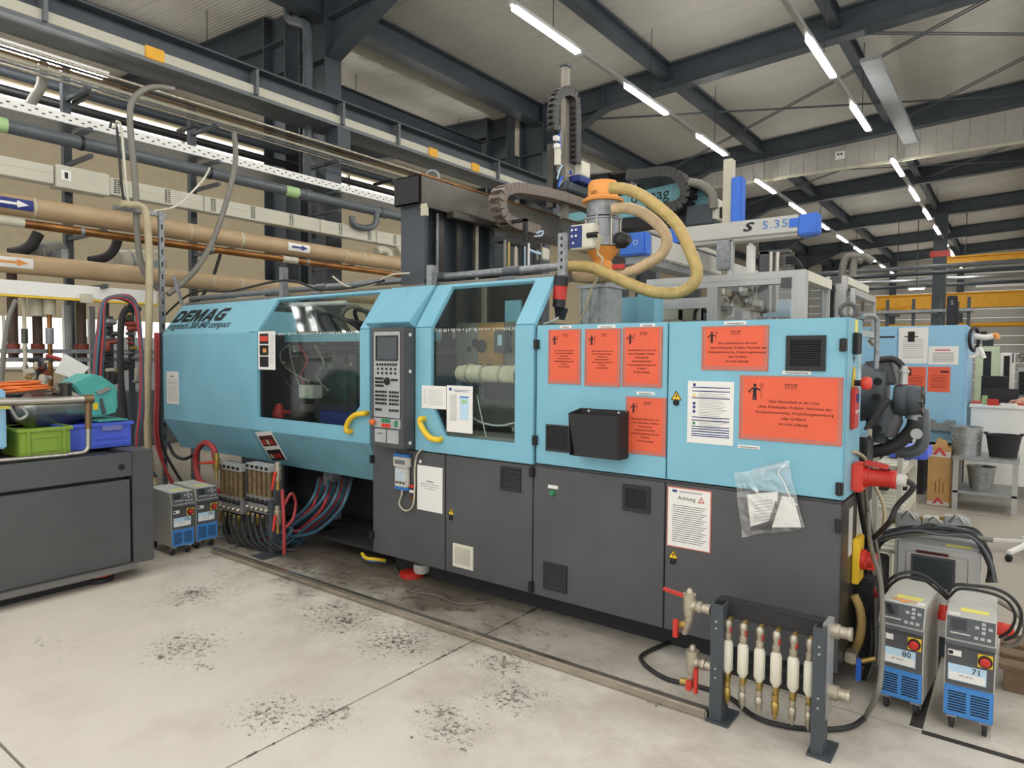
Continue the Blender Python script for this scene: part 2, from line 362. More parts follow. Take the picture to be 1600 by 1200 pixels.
# smoke curtain hung from the third frame
FA = structure(thing('wall_fascia', 'cream panel fascia hanging below the roof', None, (-4, 18.5, 6.3)))
x = -8.4
while x < 3.3:
    B().prism([(x+.004, 18.46, 6.33), (x+.316, 18.46, 6.33), (x+.316, 18.46, RZ(x+.3)-.04), (x+.004, 18.46, RZ(x)-.04)], (0, .03, 0)).build('panel', 'fascia', FA, bevel=.004)
    x += .32
box('rail', 'cream_dark', FA, -8.45, 3.4, 18.44, 18.51, 6.27, 6.33)
sock = thing('socket_box', 'small white twin socket box on the fascia panels', 'socket', PY(1313, 243, 18.42))
p = PY(1313, 243, 18.45); box('plate', 'white', sock, p.x-.11, p.x+.11, 18.4, 18.455, p.z-.1, p.z+.1, .01)
for d in (-.035, .035): B().cyl((p.x+d, 18.395, p.z+.02), (p.x+d, 18.402, p.z+.02), .025).build('outlet', 'ink', sock)
# walls
def wall_panels(root, n, x0, x1, y, z0, z1, m):
    h = (z1-z0)/n
    for k in range(n): box('panel', m, root, x0, x1, y, y+.06, z0+k*h+.012, z0+(k+1)*h, .008)
WB = structure(thing('wall_back', 'pale horizontally ribbed end wall', None, (0, 44, 0)))
wall_panels(WB, 16, -16.5, 13, 43.9, 0, 7.6, 'wall_white')
WLX = -15.5
WL = structure(thing('wall_left', 'beige hall wall with bright window bands', None, (WLX, 12, 0)))
def wl(z0, z1, y0=-4, y1=44, m='wall_beige'): box('panel', m, WL, WLX-.2, WLX, y0, y1, z0, z1)
wl(0, 1.3); wl(2.3, 6.2); wl(6.75, 7.7)
y = -4
while y < 44:
    wl(1.3, 2.3, y, y+.25); wl(6.2, 6.75, y, y+.08, 'cream'); y += 2.4
k = 1; y = -3.75
while y < 30:
    wn = structure(thing('window_%d' % k, 'bright window in the beige wall', None, (WLX-.1, y+1, 1.0))); k += 1
    box('pane', 'daylight_pane', wn, WLX-.12, WLX-.1, y, y+2.15, 1.3, 2.3); box('mullion', 'white', wn, WLX-.12, WLX-.02, y+1.05, y+1.1, 1.3, 2.3); box('sill', 'white', wn, WLX-.14, WLX+.06, y, y+2.15, 1.27, 1.32)
    box('upper_pane', 'daylight_pane', wn, WLX-.12, WLX-.1, y-.17, y+2.15, 6.2, 6.75); y += 2.4
# ------------------------------------------------------------------ LED rows
def led_row(x, name_label, segs, ya, yb):
    r = thing('led_light_row', name_label, 'lamp', (x, (ya+yb)/2, 6.0), 'LED light rows under the roof')
    b = B(); b.box(x-.035, x+.035, ya, yb, 6.03, 6.10); b.build('trunking', 'alu', r)
    for s in segs: box('lit_tube', 'led', r, x-.045, x+.045, s, s+1.55, 6.0, 6.03)
    y = ya + .8
    while y < yb: B().cyl((x, y, 6.1), (x, y, RZ(x)+.02), .006, seg=5).build('hanger', 'matt_black', r); y += 3.08
sa = [7.02 + 3.08*k for k in range(-4, 3)]; sb = [17.3 + 3.16*k for k in range(0, 8)]
for x, lab in ((-5.27, 'LED light row passing above the robot arms'), (-2.47, 'LED light row just beyond the one above the robot arms, before the fascia'), (.38, 'LED light row third from the column line'), (3.2, 'LED light row fourth from the column line')):  # last two rows lie out of view, added for their light
    led_row(x, lab, sa, -5.2, 14.95)
led_row(-10.7, 'LED light row of the neighbouring hall behind the crane runway', [1.2 + 3.08*k for k in range(0, 8)], -1, 26)
for x, lab in ((-5.38, 'receding LED light row behind the fascia, starting at the blue robot'), (-2.39, 'steep receding LED light row behind the fascia, beside the hall column')):
    led_row(x, lab, sb, 17.1, 42)
# ================================================================== crane runway and pipe rack along the columns
CR = thing('crane_runway', 'dark steel crane runway beam with cream cable duct running across the columns', 'crane rail', (-8.3, 8, 4.9))
ya, yb = -2.0, 24
b = B(); b.box(-8.46, -8.12, ya, yb, 5.34, 5.365); b.box(-8.30, -8.28, ya, yb, 5.03, 5.34); b.build('top_girder', 'steel_paint', CR)
box('bottom_flange', 'steel_paint_light', CR, -8.72, -8.19, ya, yb, 4.985, 5.03)
box('cable_duct', 'trunking_cream', CR, -8.26, -8.195, ya, yb, 5.035, 5.15, .004)
box('crane_rail', 'dark_steel', CR, -8.32, -8.26, ya, yb, 5.365, 5.4)
for u, v in ((68, 25), (398, 135), (533, 180), (620, 210), (776, 270)):
    p = PX(u, v, -8.2); box('stiffener', 'steel_paint_light', CR, -8.28, -8.13, p.y-.02, p.y+.02, 5.02, 5.34)
for u, v in ((241, 82), (676, 240), (742, 265)):
    p = PX(u, v, -8.2); box('yellow_clip', 'crane_yellow', CR, -8.2, -8.175, p.y-.11, p.y+.11, 5.02, 5.165, .008)
for y in (6.7, 12.5, 18.3): box('bracket', 'steel_paint', CR, -8.46, -8.2, y-.12, y+.12, 4.7, 4.985)
rk = thing('pipe_rack', 'dark upright posts and cross arms carrying the service pipes', 'pipe rack', (-8.1, 4, 0))
for y in (3.05, 4.45, 6.25, 8.3):
    box('upright', 'steel_paint', rk, -8.42, -8.34, y-.04, y+.04, 0, 4.7)
    for z in (2.3, 2.86, 3.66, 3.93, 4.36): box('cross_arm', 'steel_paint', rk, -8.34, -7.45 if z < 3 else -7.75, y-.02, y+.02, z-.04, z)
def run(name, label, cat, m, x, u, vt, vb, y0, y1, group=None, rings=(), seg=18):
    a = PX(u, vt, x); c = PX(u, vb, x); z = (a.z+c.z)/2; r = (a.z-c.z)/2*.98
    t = thing(name, label, cat, (x, (y0+y1)/2, z), group)
    B().cyl((x, y0, z), (x, y1, z), r, seg=seg).build('pipe', m, t, True)
    for uu, mm, w, e in rings:
        p = PX(uu, 400, x); B().cyl((x, p.y-w/2, z), (x, p.y+w/2, z), r+e, seg=seg).build('sleeve' if w > .06 else 'joint_ring', mm, t, True)
    t['z'] = z; t['r'] = r; return t
PB1 = run('insulated_pipe', 'upper tan insulated pipe carrying a blue arrow label', 'pipe', 'brown_pipe', -7.8, 0, 300, 335, .6, 8.0, rings=((52, 'cream_dark', .02, .003), (294, 'cream_dark', .02, .003), (374, 'cream_dark', .03, .003), (535, 'cream_dark', .02, .003), (565, 'cream_dark', .02, .003)))
PB2 = run('insulated_pipe', 'lower dented tan insulated pipe beneath the copper pipe', 'pipe', 'brown_pipe', -7.8, 0, 393, 426, .6, 7.2, rings=((372, 'cream_dark', .02, .003), (328, 'cream_dark', .015, .002)))
PC1 = run('copper_pipe', 'orange-brown copper pipe between the two tan insulated pipes', 'pipe', 'copper', -7.45, 27, 341, 355, .6, 8.0, rings=((10, 'cream_dark', .28, .004), (452, 'cream_dark', .22, .004), (128, 'galv', .03, .006), (330, 'galv', .03, .006), (479, 'galv', .03, .006)))
PV = run('drain_pipe', 'slate grey plastic pipe hanging below the cable tray', 'pipe', 'pvc', -7.9, 6, 184.5, 207.5, .6, 9.0, rings=((130, 'black', .03, .006), (328, 'black', .03, .006), (480, 'pvc', .12, .012), (598, 'pvc', .12, .014), (3, 'lime', .12, .004), (455, 'lime', .2, .003)))
def arrow_label(t, u, m, back, x=None):
    z = t['z']; r = t['r']; x0 = t.location.x; p = PX(u, 320, x0); b = B()
    n = 6; L = .17; W = []
    def arc(y, k): a = -.5 + k/n; return (x0 + (r+.004)*math.cos(a), y, z + (r+.004)*math.sin(a))
    for i in range(n): b.add([arc(p.y-L, i), arc(p.y+L, i), arc(p.y+L, i+1), arc(p.y-L, i+1)], [(0, 1, 2, 3)])
    b.build('flow_label', back, t)
    q = x0 + r + .006
    b = B(); b.prism([(q, p.y-L*.7, z-.012), (q, p.y+L*.2, z-.012), (q, p.y+L*.2, z-.035), (q, p.y+L*.75, z), (q, p.y+L*.2, z+.035), (q, p.y+L*.2, z+.012), (q, p.y-L*.7, z+.012)], (.002, 0, 0)); b.build('arrow', m, t)
arrow_label(PB1, 14, 'white', 'navy'); arrow_label(PB1, 460, 'navy', 'white'); arrow_label(PB2, 12, 'orange', 'white')
# conduits
for k, (vt, vb, m) in enumerate(((63, 69, 'nickel'), (70, 75, 'dark_steel'), (76, 81, 'bronze'), (83, 90, 'cream_dark'), (91, 96, 'galv'), (97, 102, 'nickel'))):
    run('conduit', ['topmost', 'second from top', 'brownish', 'thick pale', 'thin second lowest', 'lowest'][k] + ' conduit in the bundle below the crane runway', 'conduit', m, -8.0-.05*k, 0, vt, vb, .6, 9.0, 'conduits below the crane runway', seg=8)
for u, v in ((135, 118), (300, 160), (510, 222), (607, 272)):
    p = PX(u, v, -8.0); box('clamp_bar', 'black', rk, -8.34, -7.9, p.y-.02, p.y+.02, 4.30, 4.34)
dp = run('ventilation_pipe', 'thick dark pipe behind the conduits', 'pipe', 'steel_paint', -9.27, 0, 101, 118, -1, 12); dp2 = run('ventilation_pipe', 'thin black pipe behind the cable tray', 'pipe', 'black', -9.27, 0, 131, 146, -1, 12)
# cable tray
CT = thing('cable_tray', 'white perforated cable tray above the slate plastic pipe', 'cable tray', (-8.1, 4, 4))
a = PX(0, 150, -7.95); c = PX(0, 166, -7.95)
box('side_rail', 'white', CT, -7.955, -7.95, .6, 8.0, c.z, a.z); box('tray_floor', 'galv', CT, -8.3, -7.955, .6, 8.0, c.z-.005, c.z); box('side_rail', 'white', CT, -8.305, -8.3, .6, 8.0, c.z, a.z)
b = B(); y = .7; k = 0
while y < 7.9:
    zz = c.z + (a.z-c.z)*(.35 if k % 2 else .65); b.box(-7.951, -7.9485, y, y+.03, zz-.006, zz+.006); y += .06; k += 1
o = b.build('perforations', 'ink', CT); o['kind'] = 'stuff'
for k in range(9):
    b = B(); zz = c.z + .02 + .018*(k % 3); xx = -8.02 - .03*k; b.tube([(xx + random.uniform(-.02, .02), .6+.75*i, zz+random.uniform(-.006, .02)) for i in range(11)], .014, 6, n=3); b.build('cable', 'rubber' if k % 4 else 'hose_grey', CT, True)
# cable trunking
TR = thing('cable_trunking', 'cream wall trunking with vent slots under the slate plastic pipe', 'trunking', (-7.95, 4, 3.4))
a = PX(0, 242, -7.9); c = PX(0, 272, -7.9); za, zc = a.z, c.z
cuts = [PX(u, 270, -7.9).y for u in (-90, 85, 170, 318, 500, 588, 660, 760)]
for i in range(len(cuts)-1):
    big = .025 if i == 1 else 0
    s = box('segment', 'trunking_cream', TR, -8.05, -7.9+big, cuts[i]+.004, cuts[i+1]-.004, zc-big, za+big*.8, .005)
    if big: box('handle_plate', 'white', s, -7.9+big, -7.893+big, cuts[i]+.05, cuts[i]+.14, zc+.05, za-.03); box('slot', 'ink', s, -7.892+big, -7.89+big, cuts[i]+.08, cuts[i]+.11, zc+.07, za-.05)
    else: box('lid_line', 'cream_dark', s, -7.9, -7.8975, cuts[i]+.01, cuts[i+1]-.01, zc+.1, zc+.107)
for u in (183, 262, 333, 395, 455, 532, 577, 617):
    p = PX(u, 300, -7.9); b = B()
    for k in range(7):
        for d in (0, .035): b.box(-7.9, -7.897, p.y-.03+d, p.y-.005+d, zc+.025+k*.022, zc+.036+k*.022)
    o = b.build('vent_slots', 'ink', TR); o['kind'] = 'stuff'
# fluorescent batten under the runway
FL1 = thing('fluorescent_lamp', 'bright fluorescent batten below the crane runway', 'lamp', (-8.5, 2.7, 4.9))
box('housing', 'white', FL1, -8.62, -8.5, 1.4, 3.55, 4.78, 4.84); box('lit_tube', 'led', FL1, -8.6, -8.52, 1.45, 3.5, 4.75, 4.78)
# white beam below the lower pipe
WBm = thing('white_rail', 'long white rail with a yellow edge under the lower tan pipe', 'rail', (-7.6, 3, 2.1))
a = PX(0, 436, -7.55); c = PX(0, 462, -7.55)
box('beam', 'white', WBm, -7.67, -7.55, .6, 3.6, c.z+.02, a.z, .004); box('yellow_edge', 'yellow', WBm, -7.66, -7.54, .6, 3.6, c.z, c.z+.018)
p = PX(133, 460, -7.55); box('clip', 'cream_dark', WBm, -7.55, -7.5, p.y-.05, p.y+.05, c.z-.02, c.z+.07)
# hoses hanging from the rack
def hose(label, m, plane, val, pts, r, name='hose', cat='hose', group=None, seg=9, **k):
    f = {'x': PX, 'y': PY, 'z': PZ}[plane]
    o = tube(name, m, None, [f(u, v, val) for u, v in pts], r, seg, **k); return tag(o, label, cat, group)
hose('grey-brown conduit hose arching down from the top conduits', 'hose_grey', 'x', -7.3, [(272, 140), (245, 136), (222, 142), (206, 160), (203, 190), (208, 250), (212, 300), (213, 345), (218, 400), (228, 430), (248, 452)], .031)
hose('long cream hose running straight down behind the small temperature units', 'hose_beige', 'x', -7.15, [(190, 318), (203, 320), (220, 322), (229, 338), (233, 400), (233, 500), (231, 600), (232, 700), (243, 760)], .036)
hose('grey conduit hose curving from the conduits down to the machine top', 'hose_grey', 'x', -7.2, [(366, 208), (368, 250), (358, 300), (335, 370), (310, 415), (285, 442), (262, 460)], .03)
hose('dark hose hanging below the conduit clamp', 'hose_grey', 'x', -8.35, [(68, 98), (66, 115), (64, 135), (52, 155), (46, 165)], .05)
for k, d in enumerate((0, 7)):
    hose(('black' if k == 0 else 'pale grey') + ' cable dropping in front of the cable trunking', 'rubber' if k == 0 else 'cream', 'x', -7.5, [(172+d, 200), (175+d, 190), (182+d, 198), (186+d, 240), (190+d, 290), (196+d, 330)], .013, 'cable', 'cable')
hose('thin white cable looping from the slate pipe to the slotted upright', 'cream', 'x', -7.35, [(328, 262), (318, 280), (300, 300), (275, 322), (240, 330)], .01, 'cable', 'cable')
ST = thing('strut_post', 'slotted galvanised upright beside the end guard', 'post', (-7.3, 3.5, 0))
p = PX(252, 400, -7.25); zt = PX(252, 332, -7.25).z
b = B(); b.box(p.x-.02, p.x+.02, p.y-.025, p.y+.025, 0, zt); b.build('upright', 'galv', ST)
z = .3
while z < zt-.08: box('slot', 'ink', ST, p.x+.02, p.x+.021, p.y-.008, p.y+.008, z, z+.05); z += .13
zz = PX(230, 330, -7.25).z; box('cross_arm', 'galv', ST, p.x-.05, p.x+.0, p.y-.45, p.y+.06, zz-.03, zz+.01)
q = PX(276, 480, -7.1); B().cyl(PX(272, 430, -7.0), PX(285, 478, -7.0), .02, seg=4).build('diagonal_brace', 'galv', ST)
# background vertical services at the far left
def vpipe(label, m, u, v0, v1, w, x=-7.9, group=None, extra=()):
    a = PX(u, v0, x); c = PX(u, v1, x); r = abs(PX(u+w/2, v0, x).y - PX(u-w/2, v0, x).y)/2
    t = thing('riser_pipe', label, 'pipe', (x, a.y, min(a.z, c.z)), group); B().cyl((x, a.y, c.z), (x, a.y, a.z), r, seg=12).build('pipe', m, t, True)
    for v, ww, h, mm in extra:
        p = PX(u, v, x); rr = abs(PX(u+ww/2, v, x).y - PX(u-ww/2, v, x).y)/2; B().cyl((x, a.y, p.z-h), (x, a.y, p.z+h), rr, seg=12).build('fitting', mm, t, True)
    return t
vpipe('dark brown riser pipe leftmost behind the orange cable coil', 'old_pipe', 18, 425, 560, 17, extra=((545, 22, .05, 'dull_red'),))
vpipe('cream riser pipe with valves beside the leftmost brown riser', 'cream_dark', 37, 460, 605, 7, -7.7, extra=((525, 11, .07, 'dark_steel'), (545, 9, .02, 'nickel'), (575, 10, .03, 'nickel')))
vpipe('dark brown riser pipe below the grey duct pair', 'old_pipe', 58, 490, 605, 16, extra=((545, 22, .05, 'dull_red'),))
vpipe('copper riser pipe with a grey valve under the grey duct pair', 'copper', 77, 490, 605, 8, -7.7, extra=((525, 13, .08, 'galv'), (560, 11, .03, 'dark_steel')))
vpipe('dark brown riser pipe right of the aluminium profile', 'old_pipe', 126, 462, 605, 16, extra=((545, 22, .05, 'dull_red'),))
vpipe('dark riser pipe behind the blue and red hose arch', 'old_pipe', 165, 470, 605, 10, extra=((545, 18, .05, 'dull_red'),))
vpipe('grey insulated duct stub above the brown riser', 'cream_dark', 56, 462, 494, 24, -7.75); vpipe('grey insulated duct stub above the copper riser', 'cream_dark', 77, 462, 492, 20, -7.68)
for u, w, lab in ((106, 12, 'aluminium profile upright near the white paper sheet'), (144, 9, 'thin aluminium profile upright right of the brown riser')):
    p = PX(u, 480, -8.0); pw = abs(PX(u+w/2, 480, -8).y-PX(u-w/2, 480, -8).y)/2
    b = B(); b.box(-8.06, -8.0, p.y-pw, p.y+pw, 0, 2.1)
    for d in (-.5, .15): b.box(-8.0, -7.992, p.y+d*pw, p.y+(d+.35)*pw, 0, 2.1)
    t = b.build('profile_post', 'alu'); tag(t, lab, 'post')
for z0, lab in ((PX(100, 549, -7.75).z, 'upper slotted galvanised strut holding the riser pipes'), (PX(100, 562, -7.75).z, 'lower slotted galvanised strut holding the riser pipes')):
    t = box('wall_strut', 'galv', None, -7.79, -7.75, .6, 4.0, z0-.02, z0+.02); tag(t, lab, 'strut')
# arch of red and blue hoses
random.seed(3)
for k in range(10):
    d = k*2.6; m = 'hose_red' if k % 3 else 'hose_blue'; x = -6.75+.03*(k % 4)
    pts = [(145+d*.7, 640), (146+d*.6, 580), (152+d*.5, 520), (160+d*.2, 474), (180, 462+d*.15), (205-d*.1, 464+d*.4), (217-d*.2, 490), (222-d*.1, 560), (224-d*.3, 640), (218-d*.2, 702), (222+d, 745)]
    tag(tube('bundle_hose', m, None, [PX(u, v, x) for u, v in pts], .012, 7), ('red' if k % 3 else 'dark blue') + ' hose in the tall arch between the small machine and the end guard', 'hose', ('red' if k % 3 else 'blue') + ' hoses in the arch')
hose('thick black cable hanging inside the hose arch', 'rubber', 'x', -6.9, [(200, 480), (190, 500), (188, 560), (190, 610), (196, 660)], .03)
for k, (u, m) in enumerate(((247, 'hose_red'), (243, 'hose_red'), (252, 'rubber'))):
    hose(['red hose beside the slotted upright, passing behind the small units', 'dark red hose nearest the cream hose', 'black hose between the slotted upright and end guard'][k], m, 'x', -6.95, [(u, 520), (u+1, 600), (u-1, 660), (u+3, 700), (u+14+5*k, 740), (u+35+6*k, 775)], .014)
# cross pipes over the machine
for k, (z, y, lab) in enumerate(((2.195, 3.8, 'upper grey pipe running along the top of the blue machine'), (2.12, 3.75, 'lower grey pipe running along the top of the blue machine'))):
    t = thing('conveying_pipe', lab, 'pipe', (-4.5, y, z)); B().cyl((-7.2, y, z), (-2.45, y, z), .027, seg=12).build('pipe', 'hose_grey' if k else 'galv', t, True)
    for x in (-4.95, -3.55, -2.85): B().cyl((x-.07, y, z), (x+.07, y, z), .033, seg=12).build('coupling', 'pvc', t, True)
for u, v0, v1, lab in ((445, 418, 468, 'short galvanised post standing on the first guard door'), (676, 415, 462, 'short strapped post between the two guard doors')):
    p = PY(u, v1, 3.7); q = PY(u, v0, 3.7); t = box('pipe_post', 'galv', None, p.x-.025, p.x+.025, 3.66, 3.72, 2.06, q.z); tag(t, lab, 'post')
hose('black and yellow twisted cable sagging over the machine top', 'rubber', 'y', 3.66, [(250, 500), (300, 458), (360, 455), (445, 438), (500, 452), (560, 448), (600, 438)], .011, 'cable', 'cable')
hose('grey cable hanging from the upper grey pipe', 'cream_dark', 'y', 3.66, [(520, 432), (545, 448), (580, 446), (610, 430), (640, 427)], .008, 'cable', 'cable')

DPp = thing('downpipe', 'grey rainwater downpipe with an offset bend between the steel columns', 'pipe', (-9.2, 6.4, 4))
dpx = [PY(u, v, 6.35) for u, v in ((450, -10), (450, 10), (452, 28), (462, 34), (474, 37), (480, 46), (481, 80), (481, 150), (481, 300))]
tube('pipe', 'pvc', DPp, dpx, .075, 12); q = PY(481, 78, 6.35); B().cyl((q.x, 6.35, q.z-.03), (q.x, 6.35, q.z+.03), .085, seg=12).build('pipe_collar', 'pvc', DPp, True)
# elbows, tee and fittings between the pipes
for k, (pts, r, m, lab) in enumerate((([(60, 365), (50, 382), (35, 392), (15, 396)], .055, 'matt_black', 'black elbow hose crossing from the copper pipe to the lower tan pipe'), ([(185, 372), (178, 390), (165, 402), (140, 408)], .05, 'matt_black', 'black elbow hose behind the copper pipe near the grey conduit hose'), ([(345, 395), (330, 440), (310, 470)], .02, 'black', 'thin black cable hanging behind the upper tan pipe'))):
    tag(tube('service_hose', m, None, [PX(u, v, -8.05) for u, v in pts], r, 10), lab, 'hose')
for k, (u, v, w, h, m, lab) in enumerate(((75, 395, 60, 26, 'hose_grey', 'grey pump housing above the lower tan pipe'), (215, 412, 80, 34, 'cream_dark', 'cream insulated vessel above the lower tan pipe'))):
    a = PX(u-w/2, v, -8.2); c = PX(u+w/2, v, -8.2); t = thing('service_vessel', lab, 'vessel', a); r = h*.0046; B().lathe([(r*.5, 0), (r, .05), (r, (c-a).length-.05), (r*.5, (c-a).length)], a, (c-a), 16).build('shell', m, t, True); B().torus(a.lerp(c, .3), c-a, r, .012, 20, 6).build('band', 'galv', t, True); m_ = a.lerp(c, .5); box('saddle', 'galv', t, m_.x-.06, m_.x+.42, m_.y-.03, m_.y+.03, PB2['z']+.09, m_.z)
TE = thing('pipe_tee', 'dark plastic tee and elbows under the slate plastic pipe', 'pipe fitting', PX(590, 350, -7.85))
tube('branch', 'pvc', TE, [PX(588, 330, -7.85), PX(588, 345, -7.85), PX(582, 354, -7.85), PX(568, 356, -7.85), PX(552, 350, -7.85), PX(550, 338, -7.85)], .045, 10)
TE2 = thing('pipe_elbow', 'tan pipe elbows rising from the upper tan pipe near the pedestal', 'pipe fitting', PX(620, 395, -7.85))
for d in (0, 32): tube('elbow', 'cream_dark', TE2, [PX(608+d, 408, -7.9), PX(606+d, 396, -7.9), PX(598+d, 391, -7.9), PX(588+d, 393, -7.9)], .07, 10)
# machinery in the neighbouring hall
random.seed(31)
for k in range(7):
    x = -12.6 + random.uniform(-.4, .4); y = -.2 + 2.4*k; h = random.uniform(1.3, 2.1)
    t = thing('neighbour_machine', ['squat', 'tall', 'wide', 'narrow', 'low', 'broad', 'last'][k] + ' grey machine in the neighbouring hall behind the pipes', 'machine', (x, y, 0), 'machines in the neighbouring hall')
    box('base', 'charcoal', t, x-.5, x+.5, y, y+1.7, 0, h*.5, .02); box('housing', random.choice(['panel_grey', 'blue_dark', 'cream_dark']), t, x-.4, x+.4, y+.15, y+1.3, h*.5, h, .03); box('door', 'steel_paint', t, x+.5, x+.52, y+.2, y+.8, .2, h*.45); B().cyl((x, y+.5, h), (x, y+.5, h+.8), .06).build('exhaust', 'galv', t, True)

for k, (u0, u1, v0, v1, x, lab) in enumerate(((42, 76, 562, 602, -7.5, 'cluster of brass and dark valves between the brown and copper risers'), (158, 186, 500, 600, -7.6, 'cluster of dark valves inside the hose arch'), (196, 214, 480, 600, -7.6, 'cluster of small grey connectors right of the thick black cable'))):
    t = thing('valve_cluster', lab, 'valves', PX((u0+u1)/2, v1, x)); random.seed(60+k)
    for i in range(16):
        p = PX(random.uniform(u0, u1), v0+(v1-v0)*(i+.5)/16, x+random.uniform(-.05, .05)); r = random.uniform(.015, .035)
        B().lathe([(r*.7, -r*2), (r, -r*1.4), (r, r*1.4), (r*.6, r*2)], p, random.choice([(1, 0, .1), (0, 1, 0), (0, 0, 1)]), 10).build('valve', random.choice(['dark_steel', 'brass', 'galv', 'matt_black', 'dull_red', 'cream_dark']), t, True)
    a = PX((u0+u1)/2, v0-6, x-.06); box('carrier', 'steel_paint', t, a.x-.02, a.x, a.y-.03, a.y+.03, 0, a.z)
# ================================================================== main injection moulding machine
YF = 3.33; ZB = .947; ZF = 1.787; ZT = 2.092; YT = 3.55; X0 = -6.895; XR = -.62
MA = thing('moulding_machine', 'large light blue and charcoal injection moulding machine with two windowed guard doors', 'machine', (-3.7, 4.0, 0))
UPV = Vector((0, YT-YF, ZT-ZF)); UPN = UPV.normalized(); OUTN = Vector((0, -(ZT-ZF), YT-YF)).normalized()
LOV = Vector((0, 3.515-YF, .638-ZB)); LOOUT = Vector((0, -1, -.6)).normalized()
def PP(u, v, pt, n):
    d = _ray(u, v); o = Vector((0, 0, CAM_H)); t = (Vector(pt)-o).dot(n) / d.dot(n); return o + d*t
def PC(u, v): return PP(u, v, (0, YF, ZF), OUTN)
def chp(x, t, o=0.0): return Vector((x, YF, ZF)) + UPV*t + OUTN*o
def profile_panel(b, xa, xb, th=.025):
    prof = [(3.515, .638), (YF, ZB), (YF, ZF), (YT, ZT), (YT+.3, ZT), (YT+.3, ZT-th), (YT+.02, ZT-th), (YF+th, ZF-.01), (YF+th, ZB+.01), (3.515+th, .65)]
    b.prism([(xa, y, z) for y, z in prof], (xb-xa, 0, 0))
b = B(); profile_panel(b, X0, -5.343); b.build('end_guard', 'blue', MA, bevel=.004)
b = B(); b.prism([(X0, 3.515, .638), (X0, YF, ZB), (X0, YF, ZF), (X0, YT, ZT), (X0, 4.9, ZT), (X0, 4.9, .64)], (.02, 0, 0)); b.build('end_panel', 'blue', MA)
# lettering on the end guard
def sign_line(s, ul, vl, ur, vr, size, m, **k):
    a = PC(ul, vl); c = PC(ur, vr); xd = Vector((1, 0, 0)); pos = a + OUTN*.006
    o = text(s, size, pos, m, MA, xd=xd, up=UPN, align='LEFT', **k)
    xs = [v.co.x for v in o.data.vertices]; w = max(xs)-min(xs); f = (c.x-a.x)/w; x0 = a.x - world_loc(MA).x
    for v in o.data.vertices: v.co.x = x0 + (v.co.x-min(xs))*f
def block_letters():
    G = {'D': ([[(0,0),(.65,0),(.97,.27),(.97,.73),(.65,1),(0,1)], [(.3,.25),(.55,.25),(.66,.36),(.66,.64),(.55,.75),(.3,.75)]], .97, True),
         'E': ([[(0,0),(.87,0),(.87,.25),(.3,.25),(.3,.38),(.8,.38),(.8,.62),(.3,.62),(.3,.75),(.87,.75),(.87,1),(0,1)]], .87, False),
         'M': ([[(0,0),(.28,0),(.28,.62),(.52,0),(.7,0),(.94,.62),(.94,0),(1.22,0),(1.22,1),(.83,1),(.61,.42),(.39,1),(0,1)]], 1.22, False),
         'A': ([[(0,0),(.32,0),(.57,.72),(.74,1),(.38,1)], [(.8,0),(1.12,0),(.74,1),(.57,.72)], [(.34,.18),(.78,.18),(.7,.4),(.42,.4)]], 1.12, False),
         'G': ([[(1,.75),(1,1),(.3,1),(0,.73),(0,.27),(.3,0),(1,0),(1,.57),(.5,.57),(.5,.36),(.7,.36),(.7,.25),(.4,.25),(.3,.35),(.3,.65),(.4,.75)]], 1.0, False)}
    a = PC(268, 504.5); c = PC(346, 500.5); top = PC(277, 486.8); hh = (top - a).dot(UPN); tot = sum(G[k][1] for k in 'DEMAG') + 4*.09; fx = (c.x-a.x)/tot; x = 0
    for k in 'DEMAG':
        polys, w, ring = G[k]; b = B()
        def q(p): return a + OUTN*.002 + Vector(((x+p[0])*fx + .28*p[1]*hh, 0, 0)) + UPN*(p[1]*hh)
        if ring: b.ring([q(p) for p in polys[0]], [q(p) for p in polys[1]], OUTN*.001)
        else:
            for i, pl in enumerate(polys): b.prism([q(p) for p in pl], OUTN*(.001+.0002*i))
        b.build('letter', 'ink', MA); x += w + .09
block_letters()
sign_line('ergotech 200-840 compact', 263, 514.8, 357.5, 510.8, .112, 'ink', shear=.2)
sp = text('.', .14, (-6.83, YF-.004, 1.63), 'white', MA)
# guard door one
def guard_door(x0, x1, wx0, wx1, wz, cut, upper, left_cut=False):
    b = B(); th = .03
    c = cut
    if left_cut: U = [(x0, ZB), (x1, ZB), (x1, ZF), (wx1, ZF), (wx1, wz), (wx0+c[0], wz), (wx0, wz+c[1]), (wx0, ZF), (x0, ZF)]
    else: U = [(x0, ZB), (x1, ZB), (x1, ZF), (wx1, ZF), (wx1, wz+c[1]), (wx1-c[0], wz), (wx0, wz), (wx0, ZF), (x0, ZF)]
    b.prism([(x, YF-.012, z) for x, z in U], (0, th, 0))
    V = [(x0, 0), (wx0, 0), (wx0, upper), (wx1, upper), (wx1, 0), (x1, 0), (x1, 1), (x0, 1)]
    b.prism([chp(x, t, .012) for x, t in V], -OUTN*th)
    d = b.build('guard_door', 'blue', MA, bevel=.003)
    g = B(); g.prism([(wx0-.02, YF+.012, wz-.02), (wx1+.02, YF+.012, wz-.02), (wx1+.02, YF+.012, ZF-.005), (wx0-.02, YF+.012, ZF-.005)], (0, .005, 0))
    g.prism([chp(wx0-.02, .02, -.012), chp(wx1+.02, .02, -.012), chp(wx1+.02, upper+.03, -.012), chp(wx0-.02, upper+.03, -.012)], -OUTN*.005)
    g.build('window_pane', 'glass', d)
    m = B(); random.seed(int(-x0*10))
    k = 0; x = wx0+.03
    while x < wx1-.02:
        h = random.uniform(.006, .022); m.box(x, x+.004, YF+.006, YF+.0095, ZF-.012-h, ZF-.012); x += random.uniform(.012, .03)
    m.build('scratch_marks', 'white', d)
    return d
